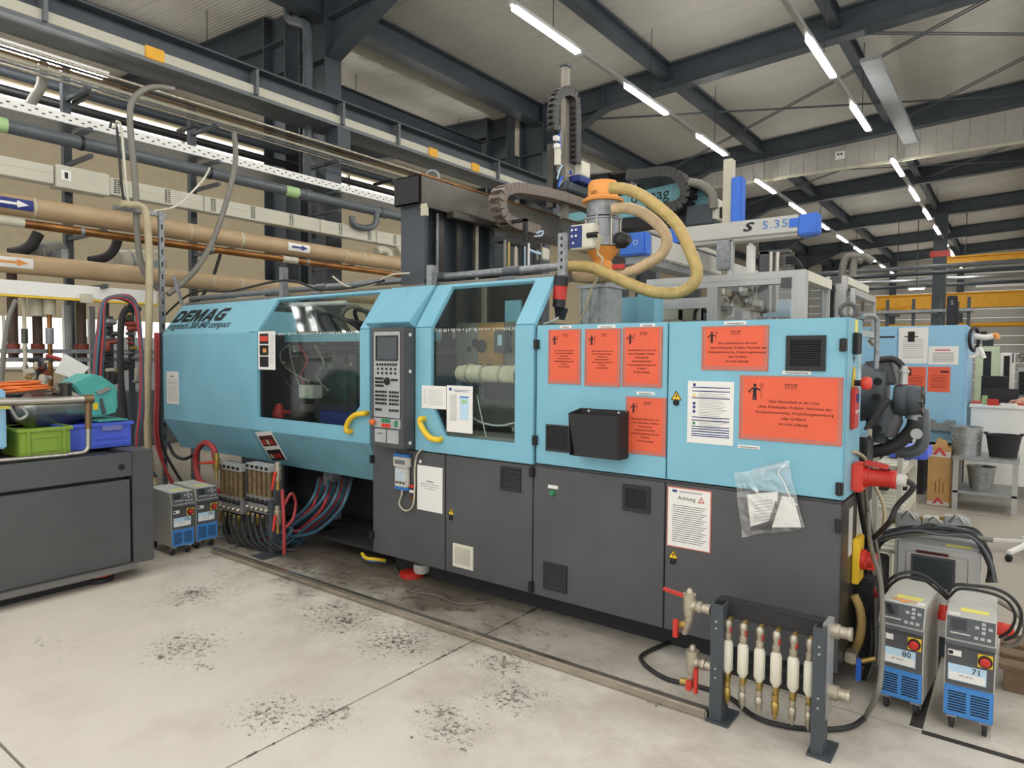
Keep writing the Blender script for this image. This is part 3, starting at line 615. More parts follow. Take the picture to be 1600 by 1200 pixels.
D1 = guard_door(-5.335, -3.785, -5.21, -3.895, 1.06, (.17, .16), .93)
D2 = guard_door(-3.318, -2.325, -3.168, -2.466, 1.065, (.13, .22), .93, True)
b = B(); b.prism([(-5.335, YF-.012, ZB), (-3.785, YF-.012, ZB), (-3.785, 3.505, .632), (-5.335, 3.505, .632)], (0, .025, .012)); b.build('lower_skirt', 'blue_dark', D1, bevel=.003)
def handle(pts, d):
    q = [PY(u, v, YF-.05) for u, v in pts]; a = q[0].copy(); a.y = YF-.01; z = q[-1].copy(); z.y = YF-.01
    tube('handle', 'yellow', d, [a, q[0]] + q[1:-1] + [q[-1], z], .02, 10)
handle([(543, 674), (541, 668), (546, 656), (556, 648), (568, 646)], D1)
handle([(657, 655), (657, 662), (663, 674), (672, 684), (683, 687)], D2)
# column above the operating panel
b = B(); b.prism([chp(-3.78, 0, .07), chp(-3.335, 0, .07), chp(-3.335, 1, .02), chp(-3.78, 1, .02)], -OUTN*.09); b.build('panel_hood', 'blue', MA, bevel=.004)
# operating panel
yc = 3.222
CP = box('control_panel', 'charcoal', MA, -3.66, -3.324, yc, YF+.05, .955, 1.79, .008)
box('fascia', 'panel_grey', CP, -3.625, -3.36, yc-.006, yc, 1.165, 1.765, .003)
box('screen', 'screen_grey', CP, -3.595, -3.385, yc-.009, yc-.002, 1.565, 1.73)
b = B(); bez = [(-3.6, 1.56), (-3.38, 1.56), (-3.38, 1.735), (-3.6, 1.735)]; bi = [(-3.59, 1.57), (-3.39, 1.57), (-3.39, 1.725), (-3.59, 1.725)]
b.ring([(x, yc-.012, z) for x, z in bez], [(x, yc-.012, z) for x, z in bi], (0, .006, 0)); b.build('screen_bezel', 'black', CP)
def keypad(rows):
    for (z, xa, xb, n) in rows:
        for k in range(n):
            x = xa + (xb-xa)*(k+.5)/n; q = B(); q.box(x-.008, x+.008, yc-.011, yc-.005, z-.0075, z+.0075); q.build('key', 'ink', CP)
keypad([(1.535, -3.6, -3.385, 8), (1.505, -3.6, -3.385, 5), (1.475, -3.6, -3.385, 5), (1.437, -3.61, -3.52, 4), (1.412, -3.61, -3.52, 4), (1.387, -3.61, -3.52, 4), (1.43, -3.45, -3.38, 3),
        (1.345, -3.61, -3.49, 5), (1.318, -3.61, -3.49, 5), (1.291, -3.61, -3.49, 5), (1.264, -3.61, -3.49, 5), (1.345, -3.47, -3.37, 4), (1.318, -3.47, -3.37, 4), (1.291, -3.47, -3.37, 4), (1.264, -3.47, -3.37, 4), (1.22, -3.61, -3.54, 3), (1.22, -3.47, -3.37, 4)])
B().lathe([(.026, 0), (.026, .012), (.02, .016)], (-3.485, yc-.005, 1.42), (0, -1, 0)).build('jog_dial', 'ink', CP, True)
box('button_strip', 'panel_grey', CP, -3.625, -3.36, yc-.006, yc, 1.095, 1.16)
B().lathe([(.012, 0), (.012, .02), (.022, .022), (.022, .036), (.015, .042)], (-3.615, yc-.004, 1.13), (0, -1, 0)).build('emergency_stop', 'orange_deep', CP, True)
for k in range(3):
    box('start_button', 'green', CP, -3.54+.03*k, -3.516+.03*k, yc-.014, yc-.004, 1.135, 1.157); box('stop_button', 'red_bright', CP, -3.54+.03*k, -3.516+.03*k, yc-.014, yc-.004, 1.1, 1.125)
box('key_switch', 'green', CP, -3.41, -3.385, yc-.014, yc-.004, 1.11, 1.15)
box('flap', 'panel_grey', CP, -3.615, -3.5, yc-.008, yc, .99, 1.085, .003); box('flap', 'panel_grey', CP, -3.49, -3.375, yc-.008, yc, .99, 1.085, .003)
text('integral 2', .016, (-3.557, yc-.0095, 1.05), 'ink', CP)
for z in (1.74, 1.49, 1.0):
    B().cyl((-3.322, 3.27, z), (-3.316, 3.27, z), .012).build('bolt_cap', 'white', CP)
# cabinet body and doors
box('cabinet_body', 'charcoal', MA, -3.75, XR-.012, YF+.022, 3.69, .15, ZB+.005)
box('switch_cabinet', 'blue', MA, -2.3, XR-.012, YF+.022, 3.7, ZB, ZF-.004)
def cab_door(x0, x1, z0, z1, m): return box('cabinet_door', m, MA, x0+.004, x1-.004, YF, YF+.022, z0+.004, z1-.003, .003)
U1 = cab_door(-2.315, -1.474, ZB+.006, ZF, 'blue'); U2 = cab_door(-1.474, XR, ZB+.006, ZF, 'blue')
L1 = cab_door(-3.768, -3.046, .15, ZB-.008, 'charcoal'); L2 = cab_door(-3.046, -2.33, .15, ZB-.008, 'charcoal')
L3 = cab_door(-2.33, -1.476, .15, ZB-.008, 'charcoal'); L4 = cab_door(-1.476, XR, .15, ZB-.008, 'charcoal')
box('side_panel', 'blue', MA, XR-.012, XR, YF+.024, 3.7, ZB+.006, ZF, .002); box('side_panel', 'dark_steel', MA, XR-.012, XR-.002, YF+.024, 3.7, .15, ZB-.008)
box('base_plinth', 'matt_black', MA, -3.7, -.7, 3.5, 4.7, 0, .15); box('base_plinth', 'matt_black', MA, -6.6, -3.75, 3.75, 4.8, .1, .14)
def vent(d, x0, x1, z0, z1, m='matt_black', n=9, fr=.02):
    y = YF
    o = B(); o.ring([(x0, y-.01, z0), (x1, y-.01, z0), (x1, y-.01, z1), (x0, y-.01, z1)], [(x0+fr, y-.01, z0+fr), (x1-fr, y-.01, z0+fr), (x1-fr, y-.01, z1-fr), (x0+fr, y-.01, z1-fr)], (0, .012, 0))
    v = o.build('vent_grille', m, d); box('vent_recess', 'ink', d, x0+fr, x1-fr, y-.0012, y, z0+fr, z1-fr)
    h = (z1-z0-2*fr)/n
    for k in range(n):
        za = z0+fr+h*k
        B().prism([(x0+fr, y-.011, za), (x0+fr, y-.0015, za+h*.62), (x0+fr, y-.0012, za+h*.5), (x0+fr, y-.009, za)], (x1-x0-2*fr, 0, 0)).build('slat', 'slat_grey' if m == 'matt_black' else m, d)
vent(U2, -.88, -.706, 1.541, 1.705, n=12); vent(U1, -2.236, -2.07, 1.04, 1.197, n=12, fr=.012); vent(L2, -2.576, -2.42, .762, .913, n=9, fr=.015)
vent(L3, -1.724, -1.561, .756, .902, n=11); vent(L3, -2.246, -2.08, .208, .37, n=11); vent(L2, -2.97, -2.797, .204, .357, 'cream', 12)
for d, x, z in ((U1, -2.31, 1.67), (U1, -2.315, 1.095), (L2, -2.335, .9), (L2, -2.335, .20), (U2, -.635, 1.66), (U2, -.635, 1.01), (L4, -.635, .84), (L1, -3.765, .84), (L1, -3.765, .28)):
    b = B(); b.box(x-.012, x+.018, YF-.022, YF, z-.028, z+.028); b.cyl((x+.003, YF-.022, z-.03), (x+.003, YF-.022, z+.03), .008); b.build('hinge', 'black', d)
def lock(d, u, v, vt):
    p = PY(u, v, YF); B().lathe([(.016, 0), (.016, .008), (.01, .012)], (p.x, YF, p.z), (0, -1, 0)).build('lock', 'ink', d, True)
    t = PY(u, vt, YF); b = B(); h = .03
    b.prism([(t.x-h, YF-.002, t.z-h*.8), (t.x+h, YF-.002, t.z-h*.8), (t.x, YF-.002, t.z+h*.9)], (0, .002, 0)); q = b.build('warning_triangle', 'warn_yellow', d)
    b = B(); b.ring([(t.x-h, YF-.003, t.z-h*.8), (t.x+h, YF-.003, t.z-h*.8), (t.x, YF-.003, t.z+h*.9)], [(t.x-h*.78, YF-.003, t.z-h*.67), (t.x+h*.78, YF-.003, t.z-h*.67), (t.x, YF-.003, t.z+h*.63)], (0, .001, 0))
    b.prism([(t.x+.004, YF-.003, t.z+.012), (t.x-.008, YF-.003, t.z-.004), (t.x-.001, YF-.003, t.z-.003), (t.x-.004, YF-.003, t.z-.018), (t.x+.008, YF-.003, t.z+.001), (t.x+.001, YF-.003, t.z+.001)], (0, .001, 0))
    b.build('warning_symbol', 'ink', d)
lock(U2, 1057, 629, 618); lock(L2, 705, 809, 799); lock(L4, 1052, 877, 866)
p = PY(864, 770, YF); B().lathe([(.017, 0), (.017, .012), (.012, .02)], (p.x, YF, p.z), (0, -1, 0)).build('green_button', 'green', L3, True); box('button_label', 'white', L3, p.x-.035, p.x+.035, YF-.002, YF, p.z+.025, p.z+.045)
# side face fittings
p = PX(1335, 598, XR); bx = XR
b = B(); b.prism([(bx+.002, p.y-.03+.03*math.cos(a*PI/8)*1.0, p.z+.075*math.sin(a*PI/8)) for a in range(16)], (.004, 0, 0)); b.build('estop_plate', 'yellow', MA)
B().lathe([(.014, 0), (.014, .035)], (bx, p.y-.03, p.z), (1, 0, 0)).build('emergency_stem', 'ink', MA, True); B().lathe([(.022, .035), (.03, .045), (.03, .07), (.02, .078)], (bx, p.y-.03, p.z), (1, 0, 0)).build('emergency_stop', 'red_bright', MA, True)
p = PX(1332, 638, XR); kb = box('key_box', 'red', MA, bx, bx+.02, p.y-.06, p.y+.05, p.z-.095, p.z+.1, .006); box('key_slot', 'navy', kb, bx+.02, bx+.026, p.y-.02, p.y+.01, p.z+.03, p.z+.07); text('Legend', .03, (bx+.022, p.y-.005, p.z-.02), 'white', kb, xd=(0, 1, 0))
p = PX(1338, 510, XR); st = box('yellow_sticker', 'tape_yellow', MA, bx, bx+.002, p.y-.03, p.y+.03, p.z-.05, p.z+.03)
p = PX(1336, 537, XR); box('socket', 'ink', MA, bx, bx+.02, p.y-.06, p.y+.06, p.z-.05, p.z+.05, .004)
p = PX(1343, 560, XR); box('white_sticker', 'white', MA, bx, bx+.002, p.y-.012, p.y+.012, p.z-.13, p.z+.1); text('CLP HL', .02, (bx+.003, p.y+.006, p.z-.02), 'ink', MA, xd=(0, 0, 1), up=(0, -1, 0))
b = B(); p = PX(1334, 560, XR)
for d in (0, 1): b.box(bx, bx+.002, p.y-.003-.02*d, p.y+.003+.02*d, p.z-.022+.018*d, p.z+.022-.018*d)
b.build('crosshair_mark', 'ink', MA)
p = PX(1330, 825, XR); box('rating_plate', 'tcu_grey', MA, bx-.002, bx+.001, p.y-.05, p.y+.03, p.z-.13, p.z+.1)
p = PX(1338, 866, XR); ms = box('main_switch', 'yellow', MA, bx, bx+.03, p.y-.11, p.y+.03, p.z-.12, p.z+.1, .004)
B().lathe([(.05, 0), (.05, .02), (.035, .03), (.035, .05)], (bx+.03, p.y-.04, p.z-.01), (1, 0, 0)).build('switch_dial', 'red', ms, True)
box('switch_grip', 'red_bright', ms, bx+.05, bx+.1, p.y-.055, p.y-.025, p.z-.055, p.z+.03, .008)
B().torus((PY(1325, 486, 3.5).x, 3.5, PY(1325, 486, 3.5).z), Vector((.45, -.89, 0)), .034, .0105, 28, 10).build('lifting_ring', 'charcoal', MA, True)
tube('bent_rod', 'galv', MA, [(-.56, 3.72, 1.55), (-.56, 3.72, 1.75), (-.565, 3.7, 1.8), (-.59, 3.66, 1.81), (-.61, 3.62, 1.8)], .012)
# interior seen through door one
box('interior_side', 'matt_black', MA, -5.42, -5.4, 3.38, 4.6, .95, 1.78); box('interior_back', 'matt_black', MA, -5.4, -3.4, 4.5, 4.54, .9, 1.75); box('interior_floor', 'matt_black', MA, -5.4, -2.32, 3.4, 4.6, .93, .96)  # black side partition added to keep the interior dark
box('inner_crossbar', 'blue', MA, -5.25, -3.4, 3.62, 3.66, 1.71, 1.78)
box('toggle_plate', 'dark_steel', MA, -4.35, -3.8, 3.85, 4.4, 1.05, 1.7, .02); b = B(); b.ring([(-4.3, 3.84, 1.2), (-4.05, 3.84, 1.2), (-4.02, 3.84, 1.62), (-4.2, 3.84, 1.62)], [(-4.25, 3.84, 1.25), (-4.1, 3.84, 1.25), (-4.07, 3.84, 1.57), (-4.18, 3.84, 1.57)], (0, -.03, 0)); b.build('toggle_link', 'raw_beam', MA)
for z in (1.25, 1.62): B().cyl((-5.4, 3.95, z), (-2.5, 3.95, z), .045, seg=14).build('tie_bar', 'dark_steel', MA, True)
box('ejector_block', 'raw_beam', MA, -5.1, -4.6, 3.8, 4.3, 1.0, 1.55, .02); box('mould_half', 'dark_steel', MA, -4.5, -4.38, 3.7, 4.3, 1.0, 1.6, .01)
p = PY(484, 611, 3.5); tb = box('terminal_box', 'tcu_grey', MA, p.x-.1, p.x+.09, 3.46, 3.56, p.z-.06, p.z+.05, .006); box('plug', 'cream', tb, p.x-.02, p.x+.02, 3.44, 3.47, p.z-.04, p.z+.03)
tube('cable', 'hose_grey', MA, [PY(452, 537, 3.55), PY(438, 552, 3.5), PY(443, 570, 3.5), PY(462, 585, 3.5), PY(480, 595, 3.5), PY(482, 603, 3.5)], .006, 6)
tube('cable', 'hose_grey', MA, [PY(452, 537, 3.55), PY(455, 560, 3.5), PY(463, 590, 3.5), PY(470, 605, 3.5)], .006, 6)
b = B(); p = PY(436, 643, 3.55); b.lathe([(.05, 0), (.06, .04), (.04, .1), (.02, .13)], (p.x, 3.55, p.z-.06)); b.cyl((p.x, 3.55, p.z), (p.x+.16, 3.55, p.z), .015); b.build('red_valve', 'red', MA, True)
box('blue_housing', 'navy', MA, -4.75, -4.25, 3.6, 3.75, .97, 1.12, .01)
for k in range(7):
    x = -5.15 + .16*k; tube('hydraulic_hose', 'rubber' if k % 3 else 'hose_grey', MA, [(x, 3.95, 1.7), (x+.05, 3.75, 1.95-.03*(k % 2)), (x+.25, 3.72, 2.0-.05*(k % 3)), (x+.42, 3.85, 1.85), (x+.45, 4.0, 1.7)], .018, 7)
B().cyl(PY(436, 477, 3.75), PY(542, 473, 3.75), .02, seg=10).build('work_light', 'white', MA, True)  # solid white bar standing in for a reflection in the pane
random.seed(44)
for k in range(16):
    u = random.uniform(415, 555); v = random.uniform(545, 640); p = PY(u, v, 3.78); s = random.uniform(.02, .07)
    box('linkage', random.choice(['dark_steel', 'raw_beam', 'platen', 'black']), MA, p.x-s, p.x+s*random.uniform(.4, 1.4), 3.7+random.uniform(0, .06), 3.84, p.z-s*random.uniform(.3, .8), p.z+s*.5, .006)
for k in range(9):
    p = PY(430+15*k, 550+random.uniform(-8, 60), 3.69); B().lathe([(.014, 0), (.014, .015)], p, (0, -1, 0), 6).build('link_bolt', 'nickel', MA)
for k in range(4):
    u = 440+26*k; tube('inner_hose', ('rubber', 'hose_red', 'hose_grey', 'rubber')[k], MA, [PY(u, 540, 3.66), PY(u+14, 556+6*k, 3.64), PY(u+4, 590, 3.64), PY(u+22, 612, 3.66)], .011, 7)
# interior seen through door two
a = PY(789, 470, 3.75); c = PY(812, 600, 3.75); box('inner_blue_panel', 'blue', MA, a.x, c.x, 3.75, 3.77, c.z, a.z)
for u in (690, 712, 735, 757): p = PY(u, 480, 4.55); box('rear_rib', 'cream_dark', MA, p.x-.02, p.x+.02, 4.53, 4.56, 1.75, 2.25)
box('rear_wall', 'dark_steel', MA, -4.3, -3.2, 4.56, 4.6, 1.6, 2.3)
PLT = box('fixed_platen', 'platen', MA, -3.22, -2.56, 3.62, 4.5, 1.12, 1.83, .012)
box('rust_patch', 'rust', PLT, -3.0, -2.78, 3.612, 3.62, 1.45, 1.82)
def disc(u, v, r, m='ink', y=3.608): 
    p = PY(u, v, y); o = B(); o.lathe([(r*1.15, 0), (r*1.15, -.006), (r, -.008)], (p.x, y+.012, p.z), (0, 1, 0), 18); o.build('bore_rim', 'dark_steel', PLT, True)
    B().lathe([(r, 0), (r, .004)], (p.x, y-.001, p.z), (0, 1, 0), 18).build('bore', m, PLT)
disc(697, 577, .045); disc(752, 541, .045); disc(742, 536, .03); disc(732, 545, .018); disc(708, 543, .016)
p = PY(748, 582, 3.6); box('barrel_opening', 'ink', PLT, p.x-.16, p.x+.1, 3.606, 3.612, p.z-.1, p.z+.06)
for u, v in ((795, 521), (795, 548), (720, 515), (681, 545)):
    p = PY(u, v, 3.6); B().lathe([(.018, 0), (.018, .02)], (p.x, 3.62, p.z), (0, -1, 0), 6).build('platen_bolt', 'black', PLT)
p = PY(780, 535, 3.55); box('limit_switch', 'charcoal', PLT, p.x-.05, p.x+.05, 3.55, 3.62, p.z-.07, p.z+.08, .006); box('sight_glass', 'sticker_blue', PLT, p.x-.01, p.x+.025, 3.545, 3.55, p.z-.02, p.z+.05)
a = PY(718, 583, 3.5); c = PY(812, 588, 3.5)
B().tube([a, a.lerp(c, .15), a.lerp(c, .5), c], [.05, .065, .06, .07], 16, raw=True).build('insulated_barrel', 'insulation', MA, True)
for t in (.2, .45, .75):
    q = a.lerp(c, t); B().torus(q, (1, 0, 0), .068, .007, 18, 6).build('heater_clamp', 'nickel', MA, True)
p = PY(785, 610, 3.45); box('barrel_carriage', 'black', MA, p.x-.14, p.x+.2, 3.42, 3.6, p.z-.06, p.z+.05, .01)
box('drip_tray', 'tread', MA, -3.12, -2.4, 3.37, 3.6, 1.06, 1.08)
tube('white_cable', 'white', MA, [PY(735, 650, 3.38), PY(752, 660, 3.38), PY(780, 665, 3.38), PY(806, 660, 3.38)], .006, 6)
tube('cable_tie', 'white', MA, [PY(745, 617, 3.37), PY(752, 650, 3.37), PY(760, 684, 3.37)], .004, 5)
rgx = PY(1022, 480, 4.5).x; rgz = PY(1000, 461, 4.5).z; box('rear_guard', 'blue', MA, -2.75, rgx, 4.62, 4.66, 1.0, rgz, .004); box('rear_guard_post', 'blue', MA, PY(995, 480, 4.5).x, rgx, 4.5, 4.62, 1.3, rgz+.01, .004)
box('injection_unit', 'steel_paint', MA, -2.6, -.8, 3.78, 4.45, .4, 1.72, .02); box('rear_panel', 'blue', MA, -3.4, -2.45, 4.6, 4.64, .95, 1.6); box('blue_bracket', 'blue', MA, -2.46, -2.42, 3.5, 3.62, 1.05, 1.75)
# under the left overhang
box('base_frame', 'matt_black', MA, -6.5, -3.76, 4.0, 4.85, .14, .62, .01); box('base_column', 'steel_paint_light', MA, -6.62, -6.45, 4.2, 4.36, 0, .66); box('oil_tray', 'matt_black', MA, -4.6, -3.76, 3.45, 4.0, .1, .13)
p = PZ(490, 820, .3); box('support_profile', 'galv', MA, -4.72, -4.6, 3.62, 3.72, .2, .66, .004)
box('inner_beam', 'cream_dark', MA, -4.4, -3.76, 3.97, 4.0, .3, .4); box('tank', 'steel_paint', MA, -6.1, -5.75, 3.7, 4.0, .12, .6, .01)
# ================================================================== robot and gantry above the machine
GX = PY(655, 300, 3.7).x; GX0 = PY(615, 300, 3.7).x; gz1 = PY(655, 272, 3.7).z; gz0 = PY(655, 316, 3.7).z
GB = thing('gantry_beam', 'heavy dark steel gantry beam with its open end towards the aisle', 'beam', (GX-.15, 5.5, gz0))
box('beam', 'raw_beam', GB, GX0, GX, 3.72, 7.6, gz0, gz1, .006); box('end_plate', 'black', GB, GX0-.003, GX+.003, 3.7, 3.72, gz0-.004, gz1+.004, .02)
box('edge_strip', 'copper', GB, GX-.03, GX+.004, 3.72, 7.6, gz1, gz1+.012); b = B(); b.torus((GX-.1, 3.95, gz1+.045), (.7, -.7, 0), .05, .012); b.build('lifting_eye', 'galv', GB, True)
box('lower_flange', 'dark_steel', GB, GX-.05, GX+.05, 3.74, 7.6, gz0-.035, gz0-.005); box('guide_rail', 'dark_steel', GB, GX+.05, GX+.12, 3.95, 6.4, gz0-.085, gz0-.035, .004); box('end_stop', 'cream_dark', GB, GX+.0, GX+.05, 3.715, 3.75, gz0-.1, gz0-.01)
y0 = 3.76; y1 = PX(771, 380, GX).y
PF = thing('gantry_pedestal', 'black ribbed steel pedestal carrying the gantry beam', 'pedestal', (GX-.14, 4.2, 2.0))
box('core', 'steel_paint', PF, GX0+.03, GX-.07, y0+.05, y1, 1.83, gz0); box('front_plate', 'steel_paint', PF, GX0+.02, GX-.005, y0, y0+.03, 1.83, gz0-.001)
for u in (667, 693, 720, 745, 771):
    p = PX(u, 380, GX); box('rib', 'steel_paint', PF, GX-.12, GX-.008, p.y-.01, p.y+.01, 1.83, gz0-.002); box('rib_flange', 'steel_paint' if u in (667, 771) else 'dark_steel', PF, GX-.008, GX, p.y-.05 if u > 667 else p.y, p.y+.01, 1.83, gz0-.002)
p = PX(745, 380, GX); box('measuring_strip', 'cream_dark', PF, GX, GX+.006, p.y-.015, p.y+.015, 2.2, gz0-.05); box('guide_strip', 'galv', PF, GX, GX+.006, PX(684, 380, GX).y-.02, PX(684, 380, GX).y+.005, 2.2, gz0-.05)
# energy chains
def chain(label, pts, w, h, m, pitch, side):
    p = smooth_path(pts, 10); L = [0]
    for i in range(1, len(p)): L.append(L[-1] + (p[i]-p[i-1]).length)
    n = int(L[-1]/pitch); t = thing('energy_chain', label, 'cable chain', p[0]); side = Vector(side).normalized(); k = 0; me = None
    for i in range(n):
        s = (i+.5)*pitch
        while k < len(L)-2 and L[k+1] < s: k += 1
        q = p[k].lerp(p[k+1], (s-L[k])/max(1e-6, L[k+1]-L[k])); d = (p[k+1]-p[k]).normalized(); n3 = d.cross(side).normalized()
        if me is None:
            b = B(); a = pitch*.48
            for sgn in (-1, 1): b.box(-a, a, sgn*w/2-.008, sgn*w/2+.008, -h/2, h/2)
            b.box(-a*.5, a*.5, -w/2, w/2, h/2-.008, h/2); b.box(-a*.5, a*.5, -w/2, w/2, -h/2, -h/2+.008)
            o = b.build('chain_link', m, None); me = o.data; off = o.location.copy(); o.parent = t
            me.transform(Matrix.Translation(off))
        else:
            o = bpy.data.objects.new('chain_link', me); COL.objects.link(o); o.parent = t
        o.matrix_local = Matrix.Translation(q - p[0]) @ Matrix((d, side, n3)).transposed().to_4x4()
    return t
cx = -3.42
def c3(u, v): return PX(u, v, cx)
chain('brown energy chain looping along the gantry beam', [c3(935, 330), c3(900, 317), c3(860, 305), c3(820, 297), c3(797, 295), c3(782, 302), c3(778, 318), c3(783, 338), c3(797, 350), c3(820, 356), c3(838, 362)], .11, .085, 'chain_brown', .055, (1, 0, 0))
ch0 = box('chain_tray', 'matt_black', GB, cx-.07, cx+.07, c3(785, 360).y, c3(842, 370).y, c3(790, 360).z-.07, c3(790, 360).z-.05)
AX = -3.45
def a3(u, v): return PX(u, v, AX)
AR = thing('robot_arm', 'tall grey vertical robot arm rising above the orange hopper loader', 'robot', a3(882, 292))
p = a3(882, 292); zt = a3(882, 104).z
box('upright', 'arm_steel', AR, AX-.03, AX+.03, p.y-.035, p.y+.035, p.z-.3, zt, .004); box('cap', 'steel_paint', AR, AX-.04, AX+.04, p.y-.045, p.y+.045, zt, zt+.02)
box('rear_upright', 'dark_steel', AR, AX-.12, AX-.05, p.y-.12, p.y-.06, p.z-.2, a3(878, 225).z)
pc = a3(905, 285); box('carriage', 'steel_paint', AR, AX-.2, AX+.08, p.y-.06, p.y+.36, pc.z-.14, pc.z-.06, .01); pv = a3(900, 275); box('valve_block', 'cream', AR, AX+.02, AX+.1, pv.y-.06, pv.y+.1, pv.z-.02, pv.z+.12, .008); box('valve_block', 'navy', AR, AX+.02, AX+.12, pv.y-.14, pv.y+.12, pv.z-.09, pv.z-.03, .006)
for k in range(6): q = a3(864+k % 2, 168+12*k); box('sensor_plug', 'white' if k > 3 else 'ink', AR, AX+.02, AX+.06, q.y-.03, q.y+.02, q.z-.03, q.z+.01)
for k in range(3): q = a3(866, 236+9*k); box('sensor_plug', 'cream', AR, AX+.02, AX+.06, q.y-.03, q.y+.02, q.z-.03, q.z+.02)
for k, m in enumerate(('robot_blue', 'robot_blue', 'hose_red', 'sticker_blue', 'black')):
    tube('air_line', m, AR, [a3(866+k, 180+3*k), a3(872+k, 205), a3(876, 232+k*3)], .008, 6)
    tube('air_line', m, AR, [a3(893, 268+2*k), a3(884, 271+2*k), a3(876, 280+2*k), a3(873, 292)], .009, 6)
tube('air_line', 'sticker_blue', AR, [a3(897, 258), a3(884, 256), a3(875, 264), a3(871, 280)], .008, 6); tube('air_line', 'cream', AR, [a3(900, 262), a3(912, 266), a3(914, 280), a3(905, 288)], .009, 6)
def a4(u, v): return PX(u, v, AX+.06)
chain('black upright energy chain arched over the robot arm', [a4(899, 256), a4(899, 215), a4(899, 175), a4(896, 152), a4(885, 143), a4(873, 147), a4(866, 162), a4(864, 190), a4(866, 212)], .06, .085, 'chain', .05, (1, 0, 0))
# gripper details hanging behind the pipes
GR = thing('suction_gripper', 'cluster of black tubes, hoses and clamps hanging under the gantry rail', 'gripper', PX(820, 410, -3.2))
for k, (u, v0, v1, w, m) in enumerate(((789, 375, 418, 6, 'hose_grey'), (795, 378, 418, 5, 'hose_tan'), (806, 385, 418, 4, 'steel'), (812, 380, 418, 5, 'matt_black'), (820, 385, 416, 3, 'sticker_blue'), (826, 380, 416, 5, 'white'), (835, 385, 415, 4, 'matt_black'), (845, 380, 415, 6, 'dark_steel'))):
    a = PX(u, v0, -3.2); c = PX(u, v1, -3.2); B().cyl(a, c, w*.0022, seg=7).build('tube', m, GR, True)
p = PX(850, 397, -3.2); box('clamp_block', 'cream', GR, -3.25, -3.18, p.y-.05, p.y+.06, p.z-.05, p.z+.05, .008); box('hanger', 'black', GR, -3.24, -3.21, p.y-.25, p.y-.22, p.z+.05, gz0-.05); box('hanger_arm', 'black', GR, GX+.1, -3.21, p.y-.25, p.y-.22, gz0-.07, gz0-.045); box('gripper_bar', 'black', GR, -3.3, -3.2, PX(785, 380, -3.2).y, PX(842, 380, -3.2).y, p.z+.03, p.z+.07); tube('air_line', 'sticker_blue', GR, [PX(826, 390, -3.2), PX(838, 395, -3.2), PX(848, 397, -3.2)], .012, 6)
tube('air_line', 'sticker_blue', GR, [PX(838, 364, -3.2), PX(848, 361, -3.2), PX(846, 368, -3.2), PX(835, 369, -3.2)], .007, 6)
# hopper loader
HY = 4.0; hc = PY(941, 400, HY); hx = hc.x
def hz(v): return PY(941, v, HY).z
HL = thing('hopper_loader', 'orange and grey material hopper loader with two ribbed hoses', 'hopper', (hx, HY, 1.72))
r0 = .125
B().lathe([(.09, hz(312)-hz(312)), (.112, 0), (.112, .012), (.1, .014), (.1, hz(290)-hz(312)), (.09, hz(285)-hz(312)), (.05, hz(283)-hz(312))], (hx, HY, hz(312)), seg=24).build('lid', 'orange', HL, True)
B().lathe([(.135, 0), (.14, .015), (.112, .03)], (hx, HY, hz(317)), seg=24).build('lid_rim', 'orange', HL, True)
B().cyl((hx, HY, hz(340)), (hx, HY, hz(317)), .108, seg=24).build('filter_ring', 'galv', HL, True)
B().lathe([(.128, 0), (.128, .012), (.118, .014), (.118, hz(343)-hz(387)-.012), (.13, hz(343)-hz(387)-.01), (.13, hz(343)-hz(387))], (hx, HY, hz(387)), seg=24).build('separator_drum', 'galv', HL, True)
for k in range(8):
    a = 2*PI*k/8+.2; x = hx+.123*math.cos(a); y = HY+.123*math.sin(a); B().cyl((x, y, hz(387)), (x, y, hz(341)), .006, seg=6).build('tie_rod', 'nickel', HL)
B().lathe([(.06, 0), (.12, hz(388)-hz(408))], (hx, HY, hz(408)), seg=24).build('cone', 'orange', HL, True)
B().lathe([(.07, 0), (.08, .02), (.08, hz(412)-hz(436)-.02), (.06, hz(408)-hz(436))], (hx, HY, hz(436)), seg=24).build('throat', 'orange', HL, True)
b = B(); q = .1; b.box(hx-q, hx+q, HY-q, HY+q, 1.72, hz(452)); b.box(hx-q-.02, hx+q+.02, HY-q-.02, HY+q+.02, hz(452), hz(447)); b.box(hx-.07, hx+.07, HY-.07, HY+.07, hz(447), hz(434)); b.build('feed_hopper', 'zinc', HL)
for dx in (-.1, -.035, .03, .095): box('hopper_rib', 'zinc', HL, hx+dx-.005, hx+dx+.005, HY-q-.008, HY-q, 1.74, hz(452))
bx = PY(912, 372, 3.86); cb = box('control_box', 'cream', HL, bx.x-.085, bx.x+.1, 3.82, 3.92, bx.z-.075, bx.z+.085, .008); box('control_plate', 'navy', cb, bx.x-.08, bx.x+.01, 3.814, 3.82, bx.z-.065, bx.z+.075)
for dx, dz in ((-.06, .05), (-.03, .05), (-.06, .01), (-.03, .01), (-.05, -.035)): B().cyl((bx.x+dx, 3.808, bx.z+dz), (bx.x+dx, 3.815, bx.z+dz), .008, seg=8).build('indicator', 'white', cb)
B().cyl(PY(918, 368, 3.82), PY(934, 366, 3.82), .018, seg=10).build('cable_plug', 'ink', HL, True)
tube('cable', 'hose_beige', HL, [PY(934, 366, 3.82), PY(938, 375, 3.82), PY(934, 395, 3.84), PY(942, 405, 3.84), PY(936, 420, 3.84)], .008, 6); tube('cable', 'hose_beige', HL, [PY(937, 430, 3.84), PY(925, 450, 3.84), PY(915, 480, 3.84), PY(906, 503, 3.84)], .008, 6)
